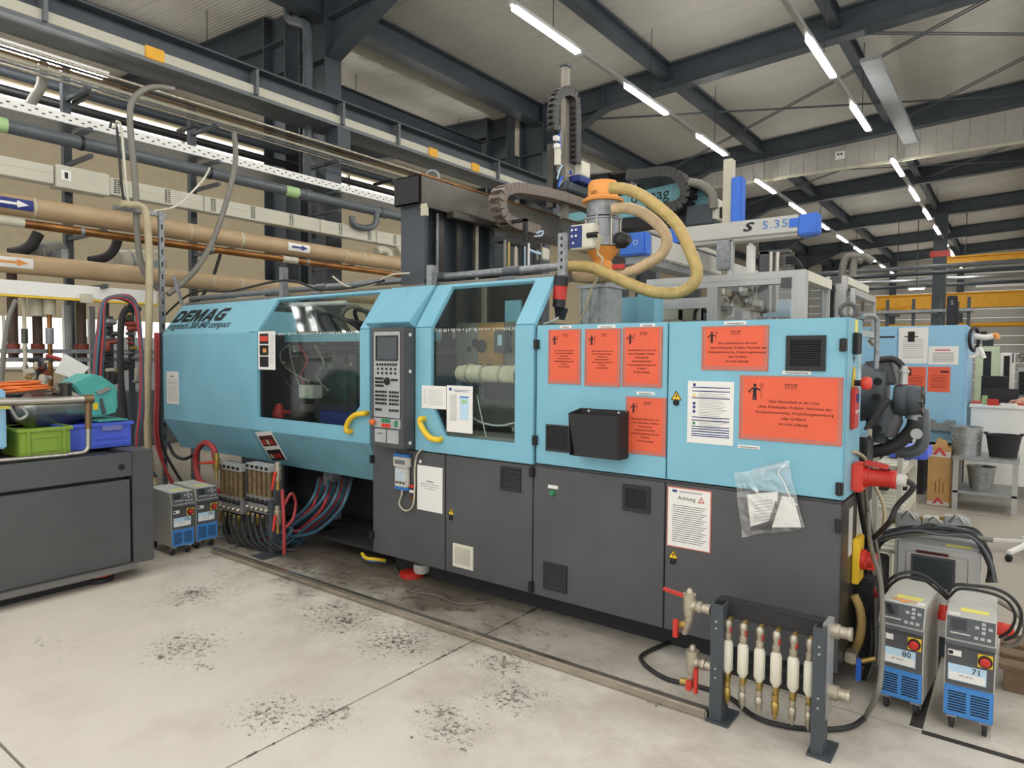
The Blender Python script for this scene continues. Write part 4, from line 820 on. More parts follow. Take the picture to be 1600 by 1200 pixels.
p = PY(975, 375, HY); B().lathe([(.05, 0), (.055, .05), (.03, .09)], (p.x-.05, HY, p.z), (1, 0, 0)).build('vacuum_valve', 'black', HL, True)
box('lever', 'red', HL, PY(963, 417, 3.9).x-.02, PY(972, 417, 3.9).x+.02, 3.88, 3.9, PY(965, 417, 3.9).z-.015, PY(965, 417, 3.9).z+.015)
b = B(); p = PY(926, 300, HY-.11); text('an', .05, (p.x+.01, HY-.112, hz(308)), 'ink', HL)
def ph(L, y): return [PY(u, v, y + dy) for u, v, dy in [(q + (0,))[:3] for q in L]]
tube('ribbed_hose', 'hose_tan', HL, ph([(955, 294), (975, 295), (1000, 304), (1030, 325), (1058, 352), (1078, 392), (1089, 425), (1080, 447), (1055, 458), (1020, 456), (985, 444), (950, 428), (920, 417), (888, 416)], 3.8), .037, 14, ribs=.0165, rib_h=.11)
tube('ribbed_hose', 'hose_pale', HL, ph([(958, 327), (980, 325), (1005, 333), (1030, 353), (1042, 375), (1033, 398), (1010, 413), (985, 425), (955, 432), (920, 434), (888, 432)], 3.92), .037, 14, ribs=.0165, rib_h=.11)
for u, v in ((884, 416), (884, 432)):
    p = PY(u, v, 3.85); B().cyl((p.x-.05, 3.85, p.z), (p.x+.03, 3.85, p.z), .042, seg=12).build('hose_clamp', 'galv', HL, True)
# beacon
SL = thing('signal_beacon', 'black and red signal beacon clamped on a slotted post', 'beacon', PY(876, 500, 3.6))
p = PY(877, 430, 3.6); box('slotted_post', 'galv', SL, p.x-.028, p.x+.028, 3.6, 3.63, p.z, PY(877, 364, 3.6).z)
for k in range(6): box('slot', 'ink', SL, p.x-.006, p.x+.006, 3.597, 3.6, p.z+.04+.045*k, p.z+.06+.045*k)
for v0, v1, m, n, r in ((432, 447, 'black', 'cap', .046), (447, 468, 'red', 'lens', .043), (468, 480, 'black', 'base', .04)):
    a = PY(877-(v0-432)*.08, v0, 3.56); c = PY(877-(v1-432)*.08, v1, 3.56); B().cyl(a, c, r, seg=16).build(n, m, SL, True)
B().prism([PY(866, 478, 3.56), PY(884, 482, 3.56), PY(878, 500, 3.56), PY(868, 498, 3.56)], (0, .03, 0)).build('bracket', 'black', SL)
tube('cable', 'white', SL, [PY(873, 496, 3.56), PY(862, 502, 3.56), PY(850, 506, 3.56)], .007, 6)
# teal robot beam behind
TY = 6.6
TB = thing('robot_beam', 'teal robot beam with dark lettering behind the orange loader', 'robot', PY(1030, 335, TY))
a = PY(938, 335, TY); c = PY(1118, 335, TY); zt = PY(1060, 287, TY).z; zb = PY(1060, 330, TY).z
b = B(); b.prism([(a.x, TY, zb), (c.x, TY, zb), (c.x-.05, TY, zb+.1), (c.x-.35, TY, zt+.02), (a.x, TY, zt-.05)], (0, .4, 0)); b.build('cover', 'robot_teal', TB, bevel=.01)
text('demag', .17, (PY(985, 316, TY).x, TY-.004, PY(985, 318, TY).z), 'ink', TB, align='LEFT')
box('under_rail', 'black', TB, a.x, c.x+.1, TY-.03, TY+.2, zb-.12, zb-.02); p = PY(1100, 332, TY); box('carriage', 'steel_paint', TB, p.x-.14, p.x+.14, TY-.12, TY+.1, p.z-.14, p.z+.06, .01); box('carriage_plate', 'cream', TB, p.x+.14, p.x+.17, TY-.14, TY+.1, p.z-.1, p.z+.1)
def t3(u, v): return PY(u, v, TY-.1)
chain('black energy chain arched over the teal robot beam', [t3(985, 276), t3(1010, 275), t3(1040, 271), t3(1060, 275), t3(1074, 292), t3(1076, 308), t3(1066, 322), t3(1045, 327), t3(1010, 331)], .2, .1, 'chain', .055, (0, 1, 0))
for k in range(4): tag(tube('ribbed_hose', 'hose_grey', None, [PY(1078+2*k, 285+k, TY-.2+.08*k), PY(1096+2*k, 289+2*k, TY-.2+.08*k), PY(1112+k, 303+3*k, TY-.2+.08*k), PY(1115+k, 326, TY-.2+.08*k)], .045, 9, ribs=.05, rib_h=.12), 'dark ribbed cable hose bending over the end of the teal robot beam', 'hose', 'ribbed hoses on the teal beam')
box('blue_ledge', 'robot_teal', TB, PY(870, 330, TY).x, a.x, TY, TY+.3, PY(900, 345, TY).z, PY(900, 332, TY).z)
# blue and white linear robot
SY = 6.0
RB = thing('linear_robot', 'white linear robot with blue end caps and S 5.35 lettering', 'robot', PY(1150, 380, SY))
xa = PY(1062, 360, SY).x; xb = PY(1247, 345, SY).x; zt = PY(1200, 340, SY).z; zb = PY(1200, 372, SY).z
b = B(); b.box(xa, xb, SY, SY+.2, zb+.03, zt); b.box(xa, xb, SY+.02, SY+.18, zb, zb+.03); b.build('cross_arm', 'tcu_grey', RB, bevel=.008)
xe = PY(1277, 345, SY).x; b = B(); b.prism([(xb, SY-.01, zb-.005), (xe, SY+.03, zb+.01), (xe, SY+.17, zb+.01), (xb, SY+.21, zb-.005)], (0, 0, zt-zb)); b.build('end_cap', 'robot_blue', RB, bevel=.012)
b = B(); b.prism([(xa-.12, SY-.012, zt), (xa+.03, SY-.012, zt), (xa+.11, SY-.012, zb+.04), (xa-.12, SY-.012, zb+.04)], (0, .22, 0)); b.build('corner_cover', 'robot_blue', RB)
box('blue_patch', 'robot_blue', RB, PY(1233, 345, SY).x, xb, SY-.004, SY, zb+.07, zt-.03)
text('S', .1, (PY(1167, 362, SY).x, SY-.004, PY(1167, 361, SY).z), 'ink', RB, sx=1.7, shear=.3, bold=.003); text('5.35', .095, (PY(1211, 356, SY).x, SY-.004, PY(1211, 356, SY).z), 'grille_blue', RB, sx=1.25, spacing=1.1)
vy = SY + .25; a = PY(1141, 345, vy); c = PY(1158, 345, vy); box('vertical_cover', 'robot_blue', RB, a.x, c.x, vy, vy+.12, PY(1150, 350, vy).z, PY(1150, 276, vy).z, .01); box('vertical_axis', 'cream_dark', RB, PY(1127, 345, vy).x, a.x, vy+.02, vy+.12, PY(1130, 460, vy).z, PY(1130, 248, vy).z, .005)
wy = 4.9; a = PY(968, 380, wy); c = PY(1008, 380, wy); z0 = PY(1008, 397, wy).z; z1 = PY(1008, 361, wy).z
box('base_cap', 'robot_blue', RB, a.x, c.x, wy, wy+.12, z0, z1, .012); b = B(); b.box(a.x+.01, c.x-.004, wy+.12, 8.0, z0+.0, z1-.01); b.build('base_beam', 'tcu_grey', RB, bevel=.01)
text('O', .06, (PY(993, 384, wy).x, wy-.004, PY(993, 383, wy).z), 'sticker_blue', RB); box('base_rail', 'galv', RB, a.x+.03, c.x-.03, wy+.05, 7.8, z0-.06, z0)
ay = 6.05; p = PY(1133, 400, ay); box('wrist_slide', 'galv', RB, p.x-.06, p.x+.06, ay-.06, ay+.04, PY(1133, 422, ay).z, PY(1133, 378, ay).z, .006); box('wrist_rail', 'alu', RB, PY(1139, 400, ay).x, PY(1146, 400, ay).x, ay-.03, ay+.03, PY(1140, 490, ay).z, PY(1140, 376, ay).z); box('white_cover', 'white', RB, PY(1165, 400, ay).x, PY(1175, 400, ay).x, ay, ay+.12, PY(1165, 440, ay).z, PY(1165, 380, ay).z, .02)
# aluminium enclosure behind the switch cabinet
def post(t, x, y, w, d, z0, z1):
    b = B(); b.box(x, x+w, y, y+d, z0, z1)
    n = max(1, int(round(w/.045)))
    for k in range(n):
        for e in (.2, .62): b.box(x+w*(k+e)/n, x+w*(k+e+.18)/n, y-.003, y, z0, z1)
    return b.build('profile', 'alu', t)
EN = thing('guard_enclosure', 'aluminium profile enclosure with clear panels behind the switch cabinet', 'enclosure', (-1.55, 5.2, 0))
ey = 4.95; x1 = PY(1237, 440, ey).x; x2 = PY(1258, 440, ey).x; x0 = PY(1105, 440, ey).x; x0b = PY(1121, 440, ey).x; zt = PY(1250, 421, ey).z
post(EN, x1, ey, x2-x1, .09, 0, zt); post(EN, x0, ey, x0b-x0, .08, 0, zt-.09)
b = B(); xl = PY(1010, 440, ey).x; b.box(xl, x1, ey, ey+.08, zt-.09, zt); b.box(xl, x1, ey-.003, ey, zt-.05, zt-.035); b.build('top_profile', 'alu', EN)
box('top_profile', 'alu', EN, xl, x0, ey, ey+.06, zt-.24, zt-.16); box('joint_plate', 'charcoal', EN, x1-.07, x1+.0, ey-.008, ey, zt-.12, zt-.05); box('clear_panel', 'acryl', EN, x0b, x1, ey+.03, ey+.036, 1.5, zt-.09)
yr = PX(1300, 440, x2).y; box('side_profile', 'cream', EN, x2-.06, x2, ey+.09, yr, zt-.07, zt); box('side_profile', 'alu', EN, x2-.06, x2, ey+.09, yr, 1.5, 1.56); box('clear_panel', 'acryl', EN, x2-.03, x2-.024, ey+.09, yr, 1.56, zt-.07); post(EN, x2-.06, yr-.05, .05, .05, 0, zt)
ez = 5.9; x3 = PY(1306, 440, ez).x; x4 = PY(1322, 440, ez).x; zt2 = PY(1310, 431, ez).z
post(EN, x3, ez, x4-x3, .08, 0, zt2); yr2 = PX(1358, 450, x4).y
box('top_profile', 'alu', EN, PY(1290, 440, ez).x, x3, ez, ez+.06, zt2-.06, zt2); box('joint_plate', 'charcoal', EN, x3-.04, x3+.04, ez-.008, ez, zt2-.06, zt2); box('side_profile', 'cream', EN, x4-.06, x4, ez+.08, yr2, zt2-.06, zt2)
b = B(); fz0 = PX(1340, 525, x4+.03).z; fz1 = PX(1328, 450, x4+.03).z; b.ring([(x4+.03, ez+.02, fz0), (x4+.03, yr2, fz0), (x4+.03, yr2, fz1), (x4+.03, ez+.02, fz1)], [(x4+.03, ez+.07, fz0+.05), (x4+.03, yr2-.05, fz0+.05), (x4+.03, yr2-.05, fz1-.05), (x4+.03, ez+.07, fz1-.05)], (.03, 0, 0)); dd = b.build('door_frame', 'alu', EN); box('clear_panel', 'acryl', dd, x4+.04, x4+.046, ez+.06, yr2-.04, fz0+.04, fz1-.04)
p = PX(1356, 530, x4); B().cyl((x4+.02, yr2, p.z), (x4+.06, yr2, p.z-.05), .03, seg=10).build('latch', 'nickel', EN, True)
# things inside the enclosure
IG = thing('gripper_head', 'cream and grey pneumatic gripper head inside the aluminium enclosure', 'gripper', PY(1150, 490, 5.4))
random.seed(11)
for k in range(34):
    u = random.uniform(1128, 1188); v = random.uniform(446, 492); p = PY(u, v, 5.4); s = random.uniform(.012, .04)
    b = B(); b.box(p.x-s, p.x+s, 5.36+random.uniform(-.06, .06), 5.42, p.z-s*random.uniform(.6, 2), p.z+s); b.build('clamp', random.choice(['cream_dark', 'galv', 'alu', 'black', 'nickel', 'cream']), IG, bevel=.004)
for k in range(6):
    u = 1130+10*k; tube('air_line', random.choice(['black', 'hose_grey', 'cream']), IG, [PY(u, 440, 5.36), PY(u+random.uniform(-12, 12), 458, 5.3), PY(u+random.uniform(-12, 12), 476, 5.34)], .007, 6)
BB = thing('black_bracket', 'black upright slide with pale blue L-shaped tray inside the enclosure', 'slide', PY(1200, 490, 5.6))
p = PY(1194, 440, 5.6); box('upright', 'charcoal', BB, p.x-.04, p.x+.03, 5.6, 5.68, 1.5, PY(1194, 393, 5.6).z); box('upright', 'charcoal', BB, PY(1222, 440, 5.6).x, PY(1230, 440, 5.6).x, 5.6, 5.68, PY(1222, 435, 5.6).z, PY(1225, 397, 5.6).z); box('top_bar', 'charcoal', BB, p.x-.05, PY(1232, 440, 5.6).x, 5.6, 5.68, PY(1194, 397, 5.6).z, PY(1194, 392, 5.6).z)
for u in (1204, 1214): q = PY(u, 440, 5.58); B().cyl((q.x, 5.58, 1.6), (q.x, 5.58, PY(u, 394, 5.58).z), .018, seg=8).build('guide_rod', 'steel', BB, True)
b = B(); b.prism([PY(1192, 495, 5.3), PY(1234, 495, 5.3), PY(1234, 468, 5.3), PY(1216, 468, 5.3), PY(1213, 487, 5.3), PY(1192, 490, 5.3)], (0, .1, 0)); b.build('tray', 'sticker_blue', BB)
for k in range(4): tube('cable', 'black', BB, [PY(1228, 402+3*k, 5.6), PY(1240, 402+3*k, 5.6), PY(1250, 412+2*k, 5.6), PY(1254, 420, 5.6)], .01, 6)
for u in (1318, 1334): hose('brown hose bent over the rear of the enclosure, ' + ('left one' if u == 1318 else 'right one'), 'hose_grey', 'y', 6.3, [(u-3, 432), (u, 412), (u+6, 402), (u+16, 401), (u+30, 408)], .03)
CM = thing('cream_device', 'cream handling device with clamps behind the ribbed hose', 'device', PY(1060, 500, 5.2))
for x0_, v0_, x1_, v1_, m in ((1028, 470, 1108, 482, 'white'), (1022, 484, 1060, 500, 'cream'), (1066, 484, 1085, 500, 'cream_dark'), (1088, 478, 1100, 500, 'cream'), (1030, 476, 1036, 500, 'alu'), (1095, 470, 1108, 500, 'galv'), (1060, 470, 1062, 500, 'black')):
    a = PY(x0_, v0_, 5.2); c = PY(x1_, v1_, 5.2); box('housing', m, CM, a.x, c.x, 5.2, 5.35, c.z, a.z, .006)
tube('cable', 'black', CM, [PY(1085, 500, 5.15), PY(1087, 486, 5.15), PY(1096, 480, 5.15), PY(1104, 488, 5.15)], .012, 6)
# ================================================================== papers, posters and things fixed to the machine front
def sheet(name, label, cat, u0, v0, u1, v1, y=YF, sleeve=None, m='paper', inset=.0):
    a = PY(u0, v0, y-.003); c = PY(u1, v1, y-.003); t = thing(name, label, cat, ((a.x+c.x)/2, y, c.z))
    t['b'] = (a.x, c.x, c.z, a.z)
    if sleeve:
        box('sleeve', sleeve, t, a.x, c.x, y-.003, y, c.z, a.z); box('page', m, t, a.x+inset, c.x-inset, y-.0045, y-.003, c.z+inset, a.z-.006)
    else: box('page', m, t, a.x, c.x, y-.003, y, c.z, a.z)
    return t
def pictogram(t, x, z, h, y):
    s = h/1.0; b = B()
    def pg(pts): b.prism([(x+q[0]*s, y, z+q[1]*s) for q in pts], (0, .0006, 0))
    pg([(.1*math.cos(k*PI/5), .88+.1*math.sin(k*PI/5)) for k in range(10)])
    pg([(-.12, .75), (.12, .75), (.1, .4), (.12, 0), (.02, 0), (0, .35), (-.02, 0), (-.12, 0), (-.1, .4)])
    pg([(-.12, .75), (-.13, .66), (-.3, .45), (-.36, .5), (-.2, .7)]); pg([(.12, .75), (.34, .62), (.32, .54), (.12, .64)])
    pg([(.36, .1), (.38, .1), (.4, .8), (.38, .8)]); pg([(-.42, .56), (-.28, .38), (-.26, .41), (-.4, .59)])
    b.build('pictogram', 'ink', t)
    b = B(); b.ring([(x+(.4+.11*math.cos(k*PI/5))*s, y, z+(.88+.11*math.sin(k*PI/5))*s) for k in range(10)], [(x+(.4+.08*math.cos(k*PI/5))*s, y, z+(.88+.08*math.sin(k*PI/5))*s) for k in range(10)], (0, .0006, 0)); b.build('pictogram_ring', 'ink_red', t)
P_TXT = 'Eine Nacharbeit an der Linie\nohne Arbeitsplan, Prüfplan,\nNachweis des\nKompetenzerwerbs,\nVerpackungsanweisung oder\nQ-Alarm\nist nicht zulässig!'
L_TXT = 'Eine Nacharbeit an der Linie\nohne Arbeitsplan, Prüfplan, Nachweis des\nKompetenzerwerbs, Verpackungsanweisung\noder Q-Alarm\nist nicht zulässig!'
def stop_poster(label, u0, v0, u1, v1, size, land=False):
    t = sheet('stop_poster', label, 'poster', u0, v0, u1, v1, YF, 'sleeve', 'red_poster', .02); x0, x1, z0, z1 = t['b']; w = x1-x0; h = z1-z0; y = YF-.0055; xc = (x0+x1)/2
    pictogram(t, x0+w*(.2 if not land else .16), z1-h*(.28 if not land else .38), h*(.17 if not land else .26), y)
    text('STOP', size*1.25, (x0+w*(.54 if not land else .52), y, z1-h*(.12 if not land else .17)), 'ink_red', t)
    box('underline', 'ink_red', t, x0+w*(.54 if not land else .52)-size*1.5, x0+w*(.54 if not land else .52)+size*1.5, y, y+.0005, z1-h*(.13 if not land else .185)-.002, z1-h*(.13 if not land else .185)-.0005)
    text(L_TXT if land else P_TXT, size, (xc+(w*.05 if land else 0), y, z1-h*(.40 if not land else .41)), 'ink_red', t, space=1.35)
    b = B(); b.ring([(x0+.002, YF-.0065, z0+.002), (x1-.002, YF-.0065, z0+.002), (x1-.002, YF-.0065, z1-.002), (x0+.002, YF-.0065, z1-.002)], [(x0+.008, YF-.0065, z0+.008), (x1-.008, YF-.0065, z0+.008), (x1-.008, YF-.0065, z1-.008), (x0+.008, YF-.0065, z1-.008)], (0, .001, 0)); b.build('sleeve_seam', 'sleeve', t)
    return t
stop_poster('narrow red STOP poster nearest the second guard door', 857, 515, 907, 601, .0115); stop_poster('red STOP poster in the middle of the upper row of three', 914, 514, 969, 605, .0115)
stop_poster('red STOP poster nearest the cabinet seam in the upper row of three', 973, 511.5, 1034, 606, .0145); stop_poster('red STOP poster right of the black letter box', 978, 619, 1040, 714, .0145)
stop_poster('landscape red STOP poster on the upper part of the right cabinet door', 1097, 510, 1200, 580, .0165, True)
stop_poster('largest red STOP poster, below the black vent grille', 1156, 586, 1315, 698, .0195, True)
for u, v, w, lab in ((884, 511, 18, 'above the narrow STOP poster'), (948, 510.5, 28, 'above the middle STOP poster'), (1012, 508.5, 23, 'above the STOP poster at the seam'), (1009, 614, 28, 'above the STOP poster beside the letter box'), (1149, 505, 34, 'above the landscape STOP poster'), (1245, 582, 45, 'between the vent grille and the largest STOP poster'), (1170, 697, 34, 'below the largest STOP poster')):
    a = PY(u-w/2, v, YF); c = PY(u+w/2, v, YF); t = thing('label_strip', 'thin white label strip ' + lab, 'label', (a.x, YF, a.z)); box('strip', 'white', t, a.x, c.x, YF-.003, YF, a.z-.008, a.z+.008)
    text('Verpackungsanweisung'[:max(8, int(w*.5))], .011, ((a.x+c.x)/2, YF-.0042, a.z-.004), 'ink', t)
def lines(t, m, rows, y, thick=.0015):
    b = B()
    for x0, x1, z in rows: b.box(x0, x1, y, y+.0005, z-thick, z+thick)
    o = b.build('text_lines', m, t); o['kind'] = 'stuff'
# work instruction
t = sheet('instruction_sheet', 'white instruction sheet ruled with dark blue lines beside the largest STOP poster', 'sheet', 1075, 595, 1145, 697, YF, 'paper', 'white', .008); x0, x1, z0, z1 = t['b']; w = x1-x0; h = z1-z0
lines(t, 'navy', [(x0+w*.1, x1-w*.08, z1-h*k) for k in (.10, .16, .27, .58, .63, .73, .77, .81, .85, .88)], YF-.005, .0025); lines(t, 'ink_grey', [(x0+w*.25, x1-w*random.uniform(.1, .3), z1-h*(.2+.025*k)) for k in range(25)], YF-.005, .0008)
for zz, m in ((.06, 'navy'), (.36, 'navy'), (.42, 'navy'), (.49, 'navy'), (.68, 'green')):
    B().cyl((x0+w*.15, YF-.0055, z1-h*zz), (x0+w*.15, YF-.0045, z1-h*zz), .008).build('safety_symbol', m, t)
b = B(); b.prism([(x0+w*.11, YF-.0055, z1-h*.25), (x0+w*.19, YF-.0055, z1-h*.25), (x0+w*.15, YF-.0055, z1-h*.20)], (0, .001, 0)); b.build('warning_symbol', 'warn_yellow', t)
# Achtung sheet
t = sheet('notice_sheet', 'white Achtung notice in a red-edged sleeve on the dark right door', 'sheet', 1043, 759, 1110, 865, YF, 'sleeve', 'paper', .006); x0, x1, z0, z1 = t['b']; w = x1-x0; h = z1-z0
box('logo', 'navy', t, x0+w*.12, x0+w*.23, YF-.0052, YF-.0045, z1-h*.085, z1-h*.045); text('Achtung', .028, (x0+w*.45, YF-.0052, z1-h*.2), 'ink', t)
b = B(); tx = x0+w*.78; tz = z1-h*.2; b.ring([(tx-.018, YF-.0055, tz-.004), (tx+.018, YF-.0055, tz-.004), (tx, YF-.0055, tz+.027)], [(tx-.012, YF-.0055, tz), (tx+.012, YF-.0055, tz), (tx, YF-.0055, tz+.02)], (0, .001, 0)); b.build('warning_symbol', 'red', t); text('!', .018, (tx, YF-.0055, tz+.001), 'ink', t)
lines(t, 'ink', [(x0+w*.13, x1-w*(.1+.15*((k*7) % 3)/3), z1-h*(.3+.035*k)) for k in range(18)], YF-.0052, .0012); lines(t, 'ink_grey', [(x0+w*.28, x1-w*.2, z1-h*.06), (x0+w*.28, x1-w*.2, z1-h*.075)], YF-.0052, .001)
# plain sheet on the lower left door
t = sheet('notice_sheet', 'plain white notice on the dark door below the handheld keypad', 'sheet', 652, 726, 691, 803); x0, x1, z0, z1 = t['b']; w = x1-x0
text('Achtung', .02, ((x0+x1)/2, YF-.0042, z1-.11), 'ink_grey', t); lines(t, 'ink_grey', [(x0+w*.15, x1-w*.12, z1-.125), (x0+w*.15, x1-w*.15, z1-.14), (x0+w*.3, x1-w*.3, z1-.155)], YF-.0036, .0014)
B().cyl((x0+.03, YF-.006, z1+.025), (x0+.03, YF, z1+.025), .012).build('magnet', 'white', t)
# door two papers
yd = YF - .013
t = sheet('paper_sheet', 'small pale printed sheet on the glass of the second door', 'sheet', 659, 602, 697, 640, yd); x0, x1, z0, z1 = t['b']; lines(t, 'ink_grey', [(x0+.06, x1-.03, z1-.03-.012*k) for k in range(9)] + [(x0+.02, x0+.045, z1-.03-.01*k) for k in range(10)], yd-.0036, .0008)
t = sheet('paper_sheet', 'tall white sheet picturing a keypad on the second door', 'sheet', 698, 602, 738, 678, yd); x0, x1, z0, z1 = t['b']; w = x1-x0; h = z1-z0
lines(t, 'ink_grey', [(x0+w*.12, x0+w*.4, z1-h*(.2+.022*k)) for k in range(26)], yd-.0036, .0008); lines(t, 'navy', [(x0+w*.25, x0+w*.9, z1-h*.09), (x0+w*.3, x0+w*.8, z1-h*.12)], yd-.0036, .0015); box('logo', 'navy', t, x0+w*.1, x0+w*.2, yd-.0042, yd-.003, z1-h*.11, z1-h*.05)
box('picture', 'sticker_blue', t, x0+w*.52, x0+w*.86, yd-.0042, yd-.003, z1-h*.72, z1-h*.22); box('picture_screen', 'lime', t, x0+w*.58, x0+w*.8, yd-.005, yd-.0042, z1-h*.36, z1-h*.3); box('picture_top', 'grille_blue', t, x0+w*.52, x0+w*.86, yd-.005, yd-.0042, z1-h*.25, z1-h*.22)
# left papers
t = sheet('notice_sheet', 'narrow white notice on the end guard', 'sheet', 260, 580, 279, 632); x0, x1, z0, z1 = t['b']; lines(t, 'ink_grey', [(x0+.02, x1-.02, z1-.08-.014*k) for k in range(16)], YF-.0036, .001); text('WPK', .03, ((x0+x1)/2, YF-.0042, z1-.06), 'ink_grey', t)
t = sheet('photo_board', 'white board with three dark photos at the edge of the first door', 'board', 403, 518, 430, 578, yd); x0, x1, z0, z1 = t['b']; w = x1-x0; h = z1-z0
for k, m in enumerate(('orange_deep', 'ink', 'ink')): box('photo', 'ink', t, x0+w*.1, x0+w*.62, yd-.0042, yd-.003, z1-h*(.06+.3*k+.27), z1-h*(.06+.3*k))
box('photo_subject', 'red_bright', t, x0+w*.14, x0+w*.58, yd-.005, yd-.0042, z1-h*.26, z1-h*.12); box('photo_subject', 'orange', t, x0+w*.3, x0+w*.5, yd-.005, yd-.0042, z1-h*.55, z1-h*.45)
lines(t, 'ink_grey', [(x0+w*.7, x1-w*.06, z1-h*(.1+.03*k)) for k in range(26)], yd-.0036, .0007)
lo = LOV.normalized(); ln = Vector((0, LOV.z, -LOV.y)).normalized()
if ln.y > 0: ln = -ln
a = PP(399, 675, (0, YF-.012, ZB), ln); c = PP(424, 673, (0, YF-.012, ZB), ln)
t = thing('photo_sign', 'tilted sign with dark red photos under the first door', 'sign', (a.x, 3.4, .7)); e = ln*.004; dn = lo*.30
B().prism([a+e, c+e, c+e+dn, a+e+dn], ln*.003).build('board', 'white', t)
for k in (0, 1):
    s0 = .04 + .15*k; i = Vector((.02, 0, 0)); B().prism([a+i+e*1.9+lo*s0, c-i+e*1.9+lo*s0, c-i+e*1.9+lo*(s0+.11), a+i+e*1.9+lo*(s0+.11)], ln*.001).build('photo', 'ink_red' if k == 0 else 'ink', t)
    for j in range(3): q = a + i + (c-a-2*i)*(.1+.28*j) + e*2.2 + lo*(s0+.04); B().prism([q, q+Vector((.04, 0, 0)), q+Vector((.04, 0, 0))+lo*.05, q+lo*.05], ln*.001).build('photo_subject', ('red', 'cream_dark', 'red')[(j+k) % 3], t)
# black letter box
lx0 = PY(888, 646, 3.2).x; lx1 = PY(965, 650, 3.2).x
t = thing('letter_box', 'black sheet metal letter tray on the blue cabinet door', 'tray', ((lx0+lx1)/2, 3.26, 1.04)); z0, z1 = 1.045, 1.284
b = B(); b.prism([(lx0, 3.2, z1), (lx1, 3.2, z1), (lx1-.005, 3.22, z0), (lx0+.03, 3.22, z0)], (0, .004, 0)); b.build('front', 'matt_black', t, bevel=.002)
for x in (lx0, lx1): b = B(); b.prism([(x-.002, 3.204, z1), (x-.002, YF, z1+.02), (x-.002, YF, z0+.01), (x-.002, 3.22, z0)], (.004, 0, 0)); b.build('side', 'matt_black', t)
box('back', 'matt_black', t, lx0, lx1, YF-.006, YF-.001, z0+.01, z1+.022); box('bottom', 'matt_black', t, lx0+.01, lx1, 3.22, YF-.002, z0, z0+.006)
for dx in (.06, .25): B().cyl((lx0+dx, YF-.012, z1+.008), (lx0+dx, YF-.005, z1+.008), .006, seg=8).build('screw', 'white', t)
# handheld keypad
yk = YF-.045; a = PY(613, 708, yk); c = PY(637, 768, yk); xc = (a.x+c.x)/2; w = (c.x-a.x)
t = thing('handheld_keypad', 'grey handheld keypad with blue ends hung on the dark door', 'keypad', (xc, yk, c.z))
zt, zb = a.z, c.z; h = zt-zb
box('head', 'tcu_grey', t, xc-w*.5, xc+w*.5, yk, YF-.002, zb+h*.62, zt-h*.06, .01); box('body', 'tcu_grey', t, xc-w*.42, xc+w*.42, yk+.004, YF-.002, zb+h*.06, zb+h*.64, .01); box('top_cap', 'grille_blue', t, xc-w*.5, xc+w*.5, yk-.003, YF-.004, zt-h*.08, zt, .008); box('bottom_cap', 'grille_blue', t, xc-w*.44, xc+w*.44, yk, YF-.004, zb, zb+h*.08, .008)
box('display', 'ink_grey', t, xc-w*.33, xc+w*.33, yk-.002, yk+.002, zb+h*.72, zb+h*.84)
for r in range(4):
    for k in range(3): box('key', 'sticker_blue' if r else 'console', t, xc-w*.3+w*.22*k, xc-w*.3+w*.22*k+w*.14, yk-.001, yk+.006, zb+h*(.18+.1*r), zb+h*(.235+.1*r), .001)
B().cyl((xc, yk+.02, zb-.035), (xc, yk+.02, zb), .01).build('plug', 'nickel', t, True)
tube('cable', 'cream_dark', t, [Vector((xc, yk+.02, zb-.03)), PY(624, 788, YF-.02), PY(634, 798, YF-.02), PY(645, 790, YF-.02), PY(648, 760, YF-.02), PY(648, 730, YF-.02), PY(652, 710, YF-.03), PY(660, 702, YF-.03)], .006, 7)
for v, m in ((760, 'red'), (768, 'white'), (777, 'copper')): p = PY(644, v, YF-.015); B().cyl((p.x-.02, YF-.015, p.z), (p.x+.02, YF-.015, p.z), .011, seg=8).build('coupling', m, t, True)
# plastic bag
t = thing('plastic_bag', 'clear plastic bag holding papers taped on the cabinet', 'bag', PY(1200, 838, YF-.03))
def bag_layer(y, pts, name, m):
    n = 10; b = B(); q = [PY(u, v, y) for u, v in pts]; L0, L1, R1, R0 = q; vs = []; random.seed(5)
    for i in range(n+1):
        for j in range(n+1):
            s, r = i/n, j/n; p = L0.lerp(R0, s).lerp(L1.lerp(R1, s), r); e = .022*math.sin(PI*s)*math.sin(PI*r); p = p + Vector((0, -e-random.uniform(0, .01), random.uniform(-.006, .006))); vs.append(p)
    b.add(vs, [(i*(n+1)+j, (i+1)*(n+1)+j, (i+1)*(n+1)+j+1, i*(n+1)+j+1) for i in range(n) for j in range(n)]); return b.build(name, m, t)
bag_layer(YF-.03, [(1148, 738), (1160, 838), (1258, 826), (1232, 724)], 'front_film', 'film'); bag_layer(YF-.008, [(1148, 738), (1160, 838), (1258, 826), (1232, 724)], 'rear_film', 'film')
B().prism([PY(1167, 773, YF-.02), PY(1215, 768, YF-.02), PY(1214, 810, YF-.02), PY(1173, 823, YF-.02)], (0, .004, 0)).build('paper', 'paper', t); B().prism([PY(1222, 775, YF-.024), PY(1240, 778, YF-.024), PY(1252, 824, YF-.024), PY(1206, 824, YF-.024)], (0, .003, 0)).build('paper', 'paper', t)
B().prism([PY(1212, 782, YF-.022), PY(1222, 790, YF-.022), PY(1206, 826, YF-.022), PY(1170, 830, YF-.022), PY(1174, 822, YF-.022), PY(1200, 818, YF-.022)], (0, .004, 0)).build('tool', 'matt_black', t)
b = B()
for k in range(7): q = PY(1178, 785+5*k, YF-.0225); e = PY(1208, 781+5*k, YF-.0225); b.add([q, e, e+Vector((0, 0, .002)), q+Vector((0, 0, .002))], [(0, 1, 2, 3)])
